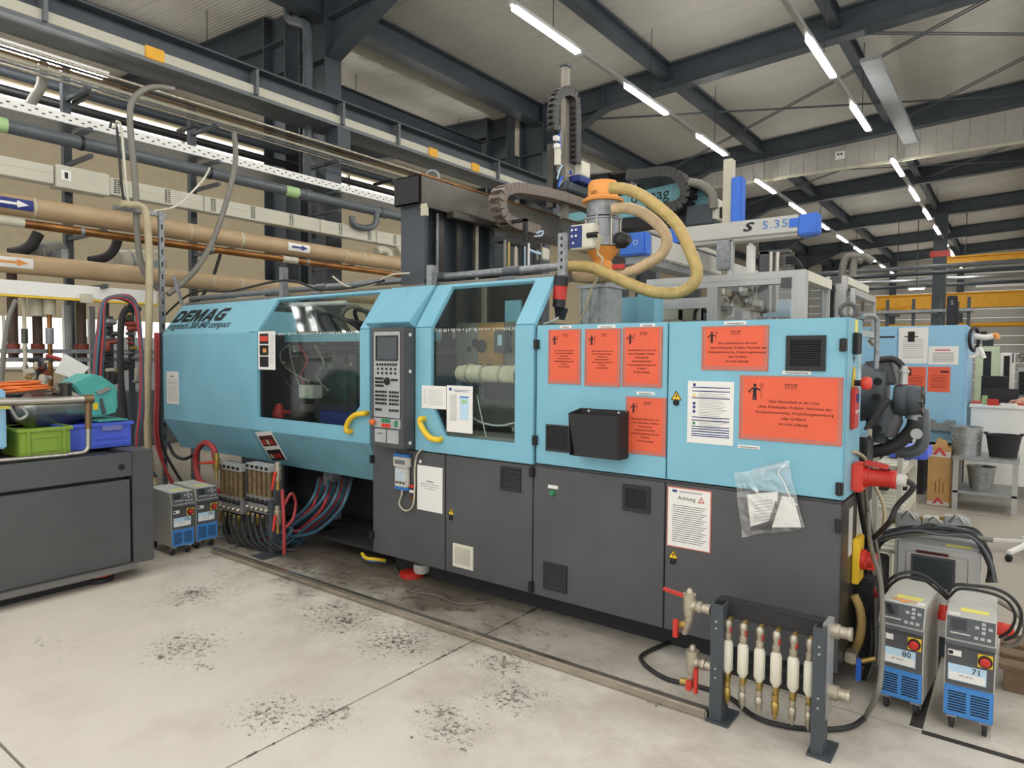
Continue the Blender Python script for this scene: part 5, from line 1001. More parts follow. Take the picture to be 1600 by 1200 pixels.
o = b.build('text_lines', 'ink_grey', t); o['kind'] = 'stuff'
tube('cord', 'white', t, [PY(1228, 725, YF-.03), PY(1216, 738, YF-.04), PY(1224, 752, YF-.04), PY(1234, 775, YF-.04), PY(1246, 790, YF-.04)], .003, 5); tube('knot', 'film', t, [PY(1175, 745, YF-.04), PY(1195, 732, YF-.06), PY(1215, 728, YF-.06), PY(1234, 724, YF-.05)], .02, 8)
# ================================================================== parts on the floor in front
rl = B().box(-5.15, -1.055, 2.85, 2.9, .0, .045).build('floor_rail', 'bar_steel', bevel=.008); tag(rl, 'long stainless bar lying on the floor along the machine', 'rail')
MS = thing('manifold_stand', 'dark steel stand with six white flow meters in front of the machine', 'manifold', (-.8, 2.9, 0))
def sp(u, v): return PY(u, v, 2.9)
ztop = .525
for x0, x1 in ((PY(1109, 1050, 2.86).x, PY(1128, 1050, 2.86).x), (PY(1268, 1080, 2.86).x, PY(1287, 1080, 2.86).x)):
    b = B(); b.box(x0, x1, 2.86, 2.866, 0, ztop); b.box(x1-.006, x1, 2.866, 2.95, 0, ztop); b.box(x0, x0+.006, 2.866, 2.9, 0, ztop); b.build('post', 'steel_paint', MS); box('foot_plate', 'steel_paint', MS, x0-.012, x1+.035, 2.845, 3.0, 0, .012)
    for z in (.42, .45, .2, .24): B().cyl((x0+.025, 2.857, z), (x0+.025, 2.861, z), .005, seg=6).build('bolt', 'alu', MS)
xa = PY(1118, 950, 2.93).x; xb = PY(1292, 985, 2.93).x
box('supply_bar', 'matt_black', MS, xa, xb, 2.93, 3.0, .455, .525, .004); box('return_bar', 'matt_black', MS, xa, xb, 2.93, 3.0, .2, .265, .004); box('end_plate', 'alu', MS, xb-.01, xb+.012, 2.9, 3.01, .14, .53)
for z in (.49, .235): B().lathe([(.03, 0), (.03, .03), (.024, .032), (.024, .06), (.028, .062), (.028, .075)], (xb+.012, 2.965, z), (1, 0, 0), 12).build('end_cap', 'nickel', MS, True)
for k, u in enumerate((1137, 1161, 1187, 1213, 1240, 1266)):
    x = sp(u, 1020).x; y = 2.9
    f = B().lathe([(.001, .205), (.013, .222), (.024, .24), (.024, .352), (.016, .368), (.001, .37)], (x, y, 0), seg=8).build('flow_meter', 'cream', MS, True)
    B().lathe([(.006, .185), (.011, .2), (.011, .218)], (x, y, 0), seg=10).build('lower_nipple', 'brass', f, True); B().lathe([(.013, .365), (.017, .38), (.017, .4), (.012, .402), (.014, .42), (.017, .43), (.017, .45), (.008, .458)], (x, y, 0), seg=10).build('coupling', 'nickel', f, True)
    B().tube([(x, y, .445), (x, y+.02, .452), (x, y+.05, .45)], .012, 8).build('elbow', 'brass', f, True); B().torus((x+.014, y-.005, .415), (1, 0, 0), .012, .002, 12, 5).build('clip_ring', 'red', f, True)
    g = B().lathe([(.003, .075), (.009, .095), (.014, .1), (.014, .12), (.016, .122), (.016, .15), (.011, .155), (.014, .17), (.015, .185)], (x, y, 0), seg=10).build('return_coupling', 'nickel' if k % 3 else 'brass', MS, True)
    B().tube([(x, y, .18), (x, y+.02, .2), (x, y+.05, .215)], .012, 8).build('elbow', 'brass', g, True)
def ball_valve(t, u, v, side):
    c = sp(u, v); b = B(); b.lathe([(.018, -.06), (.024, -.045), (.028, -.02), (.028, .02), (.03, .032), (.03, .05), (.016, .052), (.016, .065), (.009, .075)], c); b.lathe([(.022, 0), (.026, .03), (.02, .034), (.026, .04), (.026, .06), (.02, .062), (.022, .1)], c, (1, 0, 0)); o = b.build('valve_body', 'nickel', t, True)
    return o, c
v1, c = ball_valve(MS, 1077, 945, 1); B().prism([c+Vector((-.005, -.02, .03)), c+Vector((-.115, -.03, .05)), c+Vector((-.115, -.03, .062)), c+Vector((-.005, -.02, .045))], (0, .02, 0)).build('lever', 'red', v1)
p = sp(1073, 978); v2 = B().lathe([(.012, -.04), (.018, -.03), (.018, .02), (.022, .03), (.016, .06)], p, (.3, 0, 1)).build('drain_valve', 'nickel', MS, True); B().lathe([(.018, 0), (.012, .05)], p+Vector((0, 0, .01)), (-1, -.2, -.3)).build('drain_spout', 'brass', v2, True); box('lever', 'red', v2, p.x-.05, p.x-.03, p.y-.04, p.y-.02, p.z-.05, p.z+.03)
v3, c = ball_valve(MS, 1082, 1033, 1); box('lever', 'red', v3, c.x+.02, c.x+.035, c.y-.035, c.y-.015, c.z-.13, c.z-.02); p = sp(1080, 1060); v4 = B().lathe([(.012, -.04), (.018, -.03), (.018, .02), (.016, .06)], p, (.1, 0, 1)).build('drain_valve', 'nickel', MS, True); B().lathe([(.018, 0), (.014, .05)], p+Vector((0, 0, -.02)), (-1, -.3, 0)).build('drain_spout', 'brass', v4, True); box('lever', 'red', v4, p.x-.01, p.x+.015, p.y-.04, p.y-.02, p.z-.04, p.z+.0)
hose('black hose looping on the floor around the manifold stand', 'rubber', 'z', .012, [(1095, 985), (1012, 1018), (1005, 1035), (1040, 1060), (1090, 1072), (1140, 1090), (1180, 1120), (1230, 1135), (1290, 1140), (1330, 1135), (1352, 1120)], .011, 'floor_hose')
tag(tube('cable', 'hose_grey', None, [PZ(1352, 1120, .02), PY(1372, 1080, 3.1), PY(1378, 1030, 3.2), PY(1379, 960, 3.3), PY(1375, 905, 3.5), PY(1360, 850, 3.7), PY(1356, 800, 3.8)], .011, 8), 'grey cable hanging down between the main switch and the unit marked 80', 'cable')
# items below the dark doors
tag(tube('yellow_cable', 'yellow', None, [PY(566, 865, 3.42), PY(572, 872, 3.4), PY(588, 874, 3.42), PY(602, 876, 3.48)], .014, 8), 'yellow cable end peeping out under the machine', 'cable'); tag(tube('blue_cable', 'grille_blue', None, [PY(566, 871, 3.42), PY(578, 876, 3.4), PY(592, 877, 3.44), PY(602, 879, 3.5)], .009, 8), 'blue cable below the yellow one under the machine', 'cable')
hose('thin grey wire looping on the floor under the machine', 'hose_grey', 'z', .008, [(618, 884), (626, 905), (634, 920), (650, 926), (680, 930), (710, 942), (735, 944), (765, 940)], .004, 'wire', 'cable')
t = thing('machine_foot', 'red levelling foot under the machine', 'foot', PZ(625, 905, 0)); p = PZ(628, 905, 0)
B().lathe([(.09, 0), (.09, .03), (.075, .035)], (p.x, p.y+.1, 0), seg=20).build('pad', 'red', t, True); B().lathe([(.05, .035), (.06, .05), (.06, .1)], (p.x+.08, p.y+.12, 0), seg=20).build('jack', 'tcu_grey', t, True)
# ================================================================== temperature control units
def tcu(label, number, extra=()):
    t = thing('temperature_unit', label, 'heater unit', (0, 0, 0)); w, d = .178, .42; h = w/2
    # local frame: front faces -Y, base z = 0 at the wheels
    b = B(); b.prism([(-h, .0, .075), (-h, .0, .395), (-h, -.018, .41), (-h, .02, .505), (-h, d, .505), (-h, d, .075)], (w, 0, 0)); b.build('cover', 'tcu_grey', t, bevel=.004)
    n = Vector((0, -.095, .038)).normalized(); u = Vector((0, .038, .095)).normalized(); o = Vector((0, -.018, .41)) - n*.0
    out = Vector((0, -u.z, u.y))
    def on(x, s, e=.002): return Vector((x, -.018, .41)) + u*s + out*e
    b = B(); b.prism([on(-h+.004, .006), on(h-.004, .006), on(h-.004, .098), on(-h+.004, .098)], out*.003); k = b.build('console', 'console', t)
    b = B(); b.prism([on(-h+.018, .045, .006), on(-.015, .045, .006), on(-.015, .09, .006), on(-h+.018, .09, .006)], out*.001); b.build('display', 'screen', k)
    b = B(); b.prism([on(-h+.018, .028, .006), on(.0, .028, .006), on(.0, .033, .006), on(-h+.018, .033, .006)], out*.001); b.build('logo_strip', 'tcu_grey', k)
    for x, s in ((.045, .085), (.022, .068), (.045, .068), (.068, .068), (.045, .05), (.02, .025), (.042, .025), (.064, .025)):
        B().prism([on(x-.007, s-.006, .006), on(x+.007, s-.006, .006), on(x+.007, s+.006, .006), on(x-.007, s+.006, .006)], out*.002).build('key', 'panel_grey', k)
    b = B(); b.prism([(-h+.002, -.02, .385), (-h+.002, -.03, .395), (-h+.002, -.026, .41), (-h+.002, -.005, .405)], (w-.004, 0, 0)); b.build('console_lip', 'console', t)
    f = box('front_panel', 'charcoal', t, -h+.004, h-.004, -.006, 0, .215, .385, .002)
    box('type_sticker', 'white', f, -h+.012, -h+.06, -.008, -.006, .34, .365); box('type_mark', 'ink', f, -h+.014, -h+.03, -.009, -.008, .345, .36)
    box('switch_plate', 'warn_yellow', f, .028, .08, -.009, -.006, .315, .37); B().lathe([(.025, 0), (.025, .008), (.02, .01)], (.054, -.009, .342), (0, -1, 0)).build('switch_ring', 'ink', f, True)
    B().lathe([(.019, .008), (.019, .016), (.014, .02)], (.054, -.009, .342), (0, -1, 0)).build('switch_dial', 'red', f, True); box('switch_grip', 'red', f, .038, .07, -.036, -.025, .337, .347)
    box('id_label', 'sticker_blue', f, -h+.014, .06, -.0085, -.006, .235, .305); box('id_label_text', 'white', f, -h+.018, .055, -.0092, -.0085, .238, .272)
    text(number, .036, (.025, -.0098, .276), 'ink', f, name='number'); text('HB 100 Z1', .011, (-.01, -.0098, .256), 'ink_grey', f)
    g = box('lower_grille', 'grille_blue', t, -h+.002, h-.002, -.004, 0, .078, .212, .002)
    for sx in (-.04, .04):
        for r in range(8): box('slot', 'ink', g, sx-.032, sx+.032, -.0052, -.004, .1+.0115*r, .1055+.0115*r)
    for x in (-h+.03, h-.03):
        for y in (.04, d-.05):
            c = B(); c.box(x-.018, x+.018, y-.025, y+.025, .062, .075); c.prism([(x-.018, y-.022, .066), (x-.018, y+.03, .066), (x-.018, y+.035, .035), (x-.018, y+.01, .03)], (.005, 0, 0)); c.prism([(x+.013, y-.022, .066), (x+.013, y+.03, .066), (x+.013, y+.035, .035), (x+.013, y+.01, .03)], (.005, 0, 0)); c = c.build('caster', 'zinc', t)
            B().lathe([(.024, -.011), (.037, -.008), (.037, .008), (.024, .011)], (x, y+.02, .037), (1, 0, 0), 16).build('wheel', 'rubber', c, True)
    box('tape_label', 'tape_yellow', t, -.04, .06, .1, .14, .505, .507)
    return t
def place(o, x, y, rz): o.location = (x, y, 0); o.rotation_euler = (0, 0, rz); return o
T80 = tcu('temperature unit marked 80 with an orange warning triangle on top', '80')
b = B(); b.prism([(-.06, .075, .506), (.05, .075, .506), (-.005, .035, .506)], (0, 0, .0015)); b.build('warning_label', 'orange', T80); box('green_sticker', 'white', T80, .05, .08, .04, .08, .505, .5065)
place(T80, -.384, 3.425, -.06)
T71 = tcu('temperature unit marked 71 standing at the right edge', '71'); box('green_sticker', 'white', T71, -.08, -.04, .03, .06, .505, .5065); place(T71, -.128, 3.405, 0.02)
T106 = tcu('small temperature unit marked 106 beside the dark machine base', '106'); place(T106, -5.27, 2.69, PI/2-.05)
T24 = tcu('small temperature unit marked 24 next to the flow meter block', '24'); place(T24, -5.3, 2.905, PI/2-.05)
# cables over the right units
def loose(label, m, pts, r, name='cable', cat='cable', group=None, **k): return tag(tube(name, m, None, pts, r, 8, **k), label, cat, group)
def y3(L): return [PY(u, v, y) for u, v, y in L]
loose('thick black cable looping from the unit marked 80 over the control box', 'rubber', y3([(1378, 935, 3.62), (1383, 915, 3.62), (1400, 899, 3.6), (1425, 894, 3.62), (1450, 903, 3.64), (1470, 920, 3.66), (1487, 936, 3.7)]), .0075)
loose('second black cable looping over the unit marked 80', 'rubber', y3([(1382, 940, 3.64), (1388, 918, 3.64), (1410, 903, 3.62), (1440, 905, 3.64), (1465, 922, 3.68), (1480, 936, 3.72)]), .0065)
loose('black cable looping over the unit marked 71', 'rubber', y3([(1482, 925, 3.6), (1492, 914, 3.58), (1520, 915, 3.58), (1555, 920, 3.6), (1582, 935, 3.64), (1596, 960, 3.7), (1588, 990, 3.75), (1570, 1000, 3.78)]), .0075)
loose('lower black cable behind the unit marked 71', 'rubber', y3([(1484, 932, 3.64), (1500, 920, 3.62), (1540, 925, 3.64), (1572, 938, 3.68), (1586, 962, 3.75), (1578, 985, 3.8), (1562, 996, 3.84)]), .0065)
loose('pale grey cable behind the unit marked 71', 'hose_grey', y3([(1560, 940, 3.9), (1590, 960, 3.9), (1602, 985, 3.9), (1590, 1005, 3.9), (1568, 1010, 3.9)]), .01)
def plug(label, u, v, y, ax, s=1.0):
    p = PY(u, v, y); t = thing('power_plug', label, 'plug', p); B().lathe([(.024*s, 0), (.026*s, .03*s), (.03*s, .032*s), (.03*s, .07*s)], p, ax, 14).build('plug_body', 'red_bright', t, True); B().lathe([(.018*s, -.025*s), (.022*s, -.01*s), (.024*s, 0)], p, ax, 14).build('cable_gland', 'tcu_grey', t, True); return t
plug('red power plug standing between the two right temperature units', 1477, 945, 3.72, (0, -.2, -1)); plug('red power plug lying behind the unit marked 71', 1585, 985, 3.85, (-1, 0, -.1))
# CEE connection on the machine side
t = thing('power_connector', 'large red industrial plug in a socket on the machine side', 'plug', PX(1332, 742, XR)); p = PX(1332, 742, XR); p = Vector((XR, 3.56, PX(1334, 742, XR).z))
box('socket_flange', 'red_bright', t, XR, XR+.05, p.y-.055, p.y+.055, p.z-.07, p.z+.065, .008); B().lathe([(.05, .05), (.05, .07), (.043, .072), (.04, .16), (.044, .165), (.044, .18), (.03, .185)], p, (1, 0, 0), 20).build('plug_body', 'red', t, True); B().lathe([(.03, .18), (.03, .22), (.022, .225)], p, (1, 0, 0), 10).build('cable_gland', 'tcu_grey', t, True)
b = B(); b.prism([p+Vector((.05, -.035, .06)), p+Vector((.05, .035, .06)), p+Vector((.15, .03, .045)), p+Vector((.15, -.03, .045))], (0, 0, .018)); b.build('hinged_lid', 'red', t, bevel=.005)
loose('thick black cable bending down from the red industrial plug', 'rubber', [p+Vector((.22, 0, 0)), p+Vector((.25, .01, -.03)), PY(1402, 790, 3.6), PY(1390, 815, 3.6), PY(1368, 838, 3.75), PY(1356, 850, 3.85), PY(1356, 900, 3.85), PY(1358, 960, 3.8), PY(1362, 1010, 3.65), PY(1350, 1060, 3.7)], .0125)
loose('grey-tan hose running from the grey fitting into the cable bundle', 'hose_beige', y3([(1333, 706, 3.5), (1340, 708, 3.6), (1352, 718, 3.75), (1360, 745, 3.9), (1375, 775, 3.9), (1382, 800, 3.9), (1378, 830, 3.9), (1360, 845, 3.8)]), .009)
for k, (u, m) in enumerate(((1341, 'rubber'), (1346, 'hose_grey'), (1352, 'hose_grey'))):
    loose(['black cable with a ribbed sleeve below the red plug', 'grey cable next to the ribbed sleeve cable', 'grey cable running down the end of the machine'][k], m, y3([(u, 760, 3.62), (u+4, 800, 3.8), (u+12+2*k, 845, 3.85), (u+14+5*k, 900, 3.85), (u+20+3*k, 970, 3.75), (u+18+3*k, 1030, 3.66), (u+5, 1070, 3.72)]), .011 - .001*k)
loose('ribbed brown hose bowed along the machine end', 'hose_tan', y3([(1334, 930, 3.6), (1343, 950, 3.6), (1346, 975, 3.6), (1342, 1000, 3.6), (1336, 1015, 3.62)]), .022, 'hose', 'hose', ribs=.02, rib_h=.08)
for k, v in enumerate((910, 945)): loose(['upper red hose elbow at the machine end', 'lower red hose elbow at the machine end'][k], 'hose_red', y3([(1334, v-8, 3.75), (1346, v, 3.78), (1362, v+12, 3.8), (1366, v+24, 3.82)]), .022, 'hose', 'hose')
t = thing('air_coupling', 'blue tap with brass fittings low on the machine end', 'tap', PX(1330, 1035, -.6)); p = PX(1328, 1030, -.6); box('mount', 'nickel', t, -.62, -.57, p.y-.03, p.y+.04, p.z-.01, p.z+.04, .006); box('lever', 'robot_blue', t, -.57, -.55, p.y-.03, p.y+.01, p.z-.09, p.z+.02, .008); B().cyl((-.6, p.y+.03, p.z-.03), (-.5, p.y+.06, p.z+.01), .012).build('nipple', 'brass', t, True)
b = B(); b.box(-.9, -.55, 3.72, 4.3, .06, .5); t = b.build('hydraulic_block', 'matt_black', bevel=.01); tag(t, 'black hydraulic block at the foot of the machine end', 'hydraulic unit'); 
# cable tangle and silver control box
KB = thing('control_unit', 'silver control unit with a dark display standing behind the right temperature units', 'controller', (-.33, 4.4, 0))
ky = 4.2; a = PY(1400, 845, ky); c = PY(1532, 862, ky); zt = a.z; x0, x1 = a.x, c.x
box('housing', 'silver', KB, x0, x1, ky, ky+.35, .12, zt, .012); box('top_cover', 'panel_grey', KB, x0+.01, x1-.01, ky+.02, ky+.34, zt, zt+.008)
w = x1-x0; box('front_plate', 'tcu_grey', KB, x0+w*.13, x1-w*.13, ky-.006, ky, .2, zt-.04, .003); sx0 = PY(1428, 875, ky).x; sx1 = PY(1489, 880, ky).x; sz1 = PY(1428, 868, ky).z; sz0 = PY(1428, 906, ky).z
box('display_frame', 'charcoal', KB, sx0-.012, sx1+.012, ky-.01, ky-.004, sz0-.02, sz1+.012); box('display', 'screen_grey', KB, sx0, sx1, ky-.013, ky-.009, sz0-.01, sz1); box('name_strip', 'ink_red', KB, sx0+.01, sx1-.02, ky-.012, ky-.006, sz1+.022, sz1+.036); box('tape_label', 'tape_yellow', KB, x0+w*.6, x0+w*.9, ky+.02, ky+.06, zt+.008, zt+.01)
box('stand', 'steel_paint', KB, x0+.05, x1-.05, ky+.05, ky+.3, 0, .12)
random.seed(21)
for k in range(16):
    u0 = 1345+random.uniform(0, 12); yy = 4.15+random.uniform(-.12, .25); m = random.choice(['rubber', 'hose_grey', 'rubber', 'pvc'])
    L = [(u0+10, 905+random.uniform(-20, 40), yy), (u0+12, 870+random.uniform(-10, 10), yy), (u0+25, 838+random.uniform(-6, 10), yy), (1420+random.uniform(-10, 20), 828+random.uniform(-8, 8), yy), (1470+random.uniform(-10, 20), 826+random.uniform(-8, 10), yy), (1520+random.uniform(-5, 10), 836+random.uniform(-8, 8), yy), (1545+random.uniform(-8, 4), 870, yy), (1552+random.uniform(-10, 4), 910, yy)]
    loose(('black' if m == 'rubber' else 'grey') + ' cable in the tangle draped over the silver control unit', m, y3(L), random.uniform(.006, .009), group=('black' if m == 'rubber' else 'grey') + ' cables over the control unit')
loose('thick pale grey cable lying on top of the tangle, ending in white', 'hose_grey', y3([(1350, 850, 4.1), (1375, 842, 4.1), (1410, 835, 4.1), (1460, 833, 4.1), (1510, 838, 4.1), (1552, 844, 4.1)]), .012)
for lab, u, v, w_, h_, m in (('grey heavy duty connector with clips, on the tangle next to the shelves', 1420, 812, 40, 26, 'panel_grey'), ('grey connector lying in the middle of the tangle', 1460, 815, 34, 16, 'tcu_grey'), ('square grey connector cap at the right of the tangle', 1495, 818, 38, 26, 'panel_grey')):
    p = PY(u, v, 4.5); s = .0032; t = thing('connector', lab, 'connector', p); b = B(); hw = w_*s/2; hh = h_*s/2
    b.prism([(p.x-hw, 4.46, p.z-hh), (p.x+hw, 4.46, p.z-hh), (p.x+hw, 4.46, p.z+hh*.5), (p.x+hw*.4, 4.46, p.z+hh), (p.x-hw, 4.46, p.z+hh)], (0, .09, 0)); b.build('hood', m, t, bevel=.006); box('contact_insert', 'brass', t, p.x-hw-.02, p.x-hw, 4.47, 4.54, p.z-hh*.7, p.z+hh*.8); tube('locking_lever', 'steel', t, [(p.x-hw*.5, 4.45, p.z+hh*.3), (p.x, 4.45, p.z+hh*1.4), (p.x+hw*.6, 4.45, p.z+hh*.4)], .005, 6)
# shelf trolley behind the machine end
SHT = thing('shelf_trolley', 'pale grey slatted shelf trolley behind the machine end', 'shelf', (-.75, 5.2, 0))
sy0, sy1 = 4.85, 5.6; sx0, sx1 = PY(1362, 800, sy0).x, PY(1408, 800, sy0).x
for x in (sx0, sx1-.03):
    for y in (sy0, sy1): box('post', 'cream', SHT, x, x+.03, y, y+.03, 0, 1.12)
for z in (.36, .63, .9): 
    for k in range(6): box('slat', 'cream', SHT, sx0, sx1, sy0+.02+k*.125, sy0+.11+k*.125, z, z+.02)
    box('rail', 'cream_dark', SHT, sx1-.02, sx1, sy0+.03, sy1, z-.05, z)
t = box('blue_bin', 'blue_crate', None, sx0+.03, sx1+.1, sy0+.35, sy1-.05, .93, 1.0, .01); tag(t, 'shallow blue bin on the slatted trolley', 'bin')
t = B().prism([PY(1450, 690, 5.0) + Vector((0, 0, -.4)), PY(1345, 770, 4.4), PY(1352, 845, 4.4), PY(1365, 845, 4.4), PY(1358, 770, 4.4)][1:], (0, .03, 0)).build('plastic_sheet', 'tcu_grey'); tag(t, 'crumpled grey sheet hanging beside the machine end', 'sheet')
# hydraulic motor at the machine end
HM = thing('hydraulic_motor', 'dark grey hydraulic motor with thick hoses at the machine end', 'motor', (-.35, 4.2, .9))
hy = 4.2
def m3(u, v, y=hy): return PY(u, v, y)
a = m3(1340, 620); c = m3(1402, 620)
B().lathe([(.16, 0), (.165, .05), (.155, c.x-a.x-.1), (.12, c.x-a.x)], (a.x-.05, hy, m3(1380, 615).z), (1, 0, 0), 20).build('flange_housing', 'steel_paint', HM, True)
x0 = m3(1398, 610).x; x1 = m3(1441, 625).x; zc = m3(1420, 626).z; r = (m3(1420, 602).z-m3(1420, 651).z)/2
B().lathe([(r*.9, 0), (r, .01), (r, (x1-x0)*.45), (r*.97, (x1-x0)*.47), (r, (x1-x0)*.5), (r, x1-x0-.03), (r*.85, x1-x0)], (x0, hy, zc), (1, 0, 0), 24).build('motor_drum', 'steel_paint', HM, True)
for k in range(8):
    an = 2*PI*k/8; B().lathe([(.02, 0), (.02, .02), (.012, .022)], (x1-.012, hy+r*.7*math.cos(an), zc+r*.7*math.sin(an)), (1, 0, 0), 8).build('drum_bolt', 'dark_steel', HM, True)
B().prism([m3(1348, 565), m3(1392, 562), m3(1398, 585), m3(1402, 602), m3(1348, 602)], (0, .22, 0)).build('terminal_box', 'charcoal', HM, bevel=.012)
for u, v in ((1372, 596), (1370, 621), (1372, 670)): p = m3(u, v, hy-.165); B().lathe([(.022, 0), (.022, .02), (.012, .02), (.012, .01)], p, (0, -1, 0), 8).build('bolt', 'black', HM)
B().prism([m3(1376, 630, 4.0), m3(1392, 626, 4.0), m3(1358, 672, 3.95), m3(1347, 672, 3.95)], (0, .06, 0)).build('support_arm', 'dark_steel', HM, bevel=.006); box('bracket_plate', 'black', HM, -.62, m3(1365, 700, 3.95).x, 3.75, 3.95, .86, 1.2, .01); box('strap', 'cream_dark', HM, m3(1355, 700, 3.94).x, m3(1362, 700, 3.94).x, 3.93, 3.94, m3(1358, 725, 3.94).z, m3(1358, 670, 3.94).z)
B().lathe([(.05, 0), (.055, .05), (.07, .06), (.075, .2), (.06, .24)], m3(1370, 690), (.15, 0, 1), 14).build('lower_valve', 'steel_paint', HM, True); B().lathe([(.05, 0), (.05, .1), (.03, .14)], m3(1385, 680), (.3, 0, .9), 12).build('side_valve', 'charcoal', HM, True)
tube('thick_hose', 'rubber', HM, [m3(1430, 650), m3(1426, 668), m3(1412, 685), m3(1390, 700), m3(1362, 706)], .035, 12); tube('thick_hose', 'pvc', HM, [m3(1441, 640, 4.3), m3(1443, 670, 4.3), m3(1440, 695, 4.3), m3(1425, 706, 4.3), m3(1400, 706, 4.3)], .033, 12); tube('top_hose', 'rubber', HM, [m3(1375, 562), m3(1395, 561), m3(1408, 570), m3(1411, 580)], .018, 10)
B().lathe([(.022, 0), (.022, .06), (.03, .062), (.03, .075), (.02, .08), (.02, .1)], m3(1411, 600), (0, 0, 1), 10).build('hose_fitting', 'alu', HM, True); B().cyl(m3(1432, 678, 4.1), m3(1432, 678, 4.14), .028, seg=16).build('tag_disc', 'panel_grey', HM); B().lathe([(.04, 0), (.035, .08)], m3(1427, 655), (.1, 0, 1), 12).build('port_elbow', 'galv', HM, True)
# ================================================================== dark machine base in the left foreground
LM = thing('left_machine', 'dark grey machine base with a guard rail in the left foreground', 'machine', (-6, 1.5, 0))
FX = -4.99
box('body', 'matt_black', LM, -6.6, FX-.05, -.8, 2.15, .09, .885); box('top_band', 'charcoal', LM, FX-.05, FX, -.8, 2.19, .735, .9, .004); box('front_panel', 'charcoal', LM, FX-.05, FX-.004, -.8, 2.175, .12, .712, .003); box('bottom_ledge', 'ledge_grey', LM, FX-.06, FX+.03, -.8, 2.2, .075, .115, .003); box('plinth', 'matt_black', LM, -6.5, FX-.1, -.7, 2.1, 0, .09)
box('end_column', 'charcoal', LM, -6.6, -5.0, 2.195, 2.34, .1, .905, .004); p = PX(190, 730, FX); B().cyl((FX-.002, p.y, p.z), (FX+.003, p.y, p.z), .022, seg=16).build('cable_hole', 'ink', LM)
for y in (2.02, .4): f = B().lathe([(.09, 0), (.09, .03), (.08, .035), (.085, .04), (.085, .06)], (-5.13, y, 0), seg=20).build('levelling_foot', 'rubber', LM, True); B().torus((-5.13, y, .055), (0, 0, 1), .088, .012, 24, 6).build('red_ring', 'red', f, True)
def l3(u, v, x=-5.12): return PX(u, v, x)
tube('guard_rail', 'steel', LM, [l3(-60, 630), l3(0, 628), l3(60, 627), l3(132, 624)], .026, 12); B().cyl(l3(131, 624), l3(145, 623), .032, seg=12).build('rail_corner', 'bronze', LM, True)
tube('rail_post', 'bronze', LM, [l3(138, 626), l3(138, 650), l3(138, 670)], .022, 10); tube('rail_post', 'steel', LM, [l3(138, 668), l3(138, 690), l3(137, 701), l3(130, 707), l3(118, 709), l3(105, 710)], .018, 10); tube('lower_rail', 'steel', LM, [l3(105, 711), l3(60, 715), l3(0, 720), l3(-60, 724)], .018, 10)
box('blue_guard', 'blue_light', LM, -5.6, -5.2, .4, PX(10, 640, -5.2).y, .98, 1.36, .01); p = PX(4, 632, -5.2); box('yellow_label', 'tape_yellow', LM, -5.2, -5.197, p.y-.03, p.y+.04, p.z-.03, p.z+.03)
a = l3(20, 645, -5.55); c = l3(140, 635, -5.55)
B().tube([a, a.lerp(c, .2), a.lerp(c, .21), a.lerp(c, .6), a.lerp(c, .61), a.lerp(c, .8), c], [.06, .13, .125, .125, .12, .1, .06], 20, raw=True).build('barrel_cover', 'steel', LM, True); B().lathe([(.035, 0), (.035, .09), (.04, .09), (.04, .1)], l3(103, 620, -5.45), (.1, 0, 1), 14).build('filler_neck', 'dark_steel', LM, True); B().cyl(l3(130, 625, -5.5), l3(85, 605, -5.5), .04, seg=12).build('barrel_arm', 'steel', LM, True)
tube('latch_lever', 'alu', LM, [l3(15, 635, -5.3), l3(28, 655, -5.3), l3(42, 648, -5.3), l3(34, 637, -5.3)], .012, 8); box('inner_frame', 'black', LM, -6.3, -5.7, .3, 2.1, .9, 1.3)
# crates
def crate(label, m, x0, x1, y0, y1, z0, z1):
    t = thing('storage_crate', label, 'crate', ((x0+x1)/2, (y0+y1)/2, z0)); th = .008
    box('bottom', m, t, x0+.01, x1-.01, y0+.01, y1-.01, z0, z0+.008)
    for n_, (a, b_, c, d) in (('side', (x0, x1, y0, y0+th)), ('side', (x0, x1, y1-th, y1)), ('side', (x0, x0+th, y0+th, y1-th)), ('side', (x1-th, x1, y0+th, y1-th))): box(n_, m, t, a, b_, c, d, z0+.002, z1, .002)
    b = B(); e = .014; b.ring([(x0-e, y0-e, z1), (x1+e, y0-e, z1), (x1+e, y1+e, z1), (x0-e, y1+e, z1)], [(x0+th, y0+th, z1), (x1-th, y0+th, z1), (x1-th, y1-th, z1), (x0+th, y1-th, z1)], (0, 0, -.022)); b.build('rim', m, t)
    return t
gy0, gy1 = PX(30, 690, -5.2).y, PX(110, 690, -5.2).y; gz1 = PX(70, 668, -5.2).z
g = crate('olive green crate on the dark machine base', 'green_crate', -5.55, -5.2, gy0, gy1, .91, gz1); 
for y in (gy0+.04, gy1-.05): box('corner_rib', 'green_crate', g, -5.2, -5.185, y, y+.015, .92, gz1-.02)
b = B(); yy = (gy0+gy1)/2; b.ring([(-5.2, gy0+.07, .94), (-5.2, gy1-.07, .94), (-5.2, gy1-.07, gz1-.06), (-5.2, gy0+.07, gz1-.06)], [(-5.2, gy0+.08, .95), (-5.2, gy1-.08, .95), (-5.2, gy1-.08, gz1-.07), (-5.2, gy0+.08, gz1-.07)], (.006, 0, 0)); b.build('panel_rib', 'green_crate', g)
by0, by1 = PX(143, 680, -5.3).y, PX(205, 680, -5.3).y; bz1 = PX(170, 660, -5.3).z
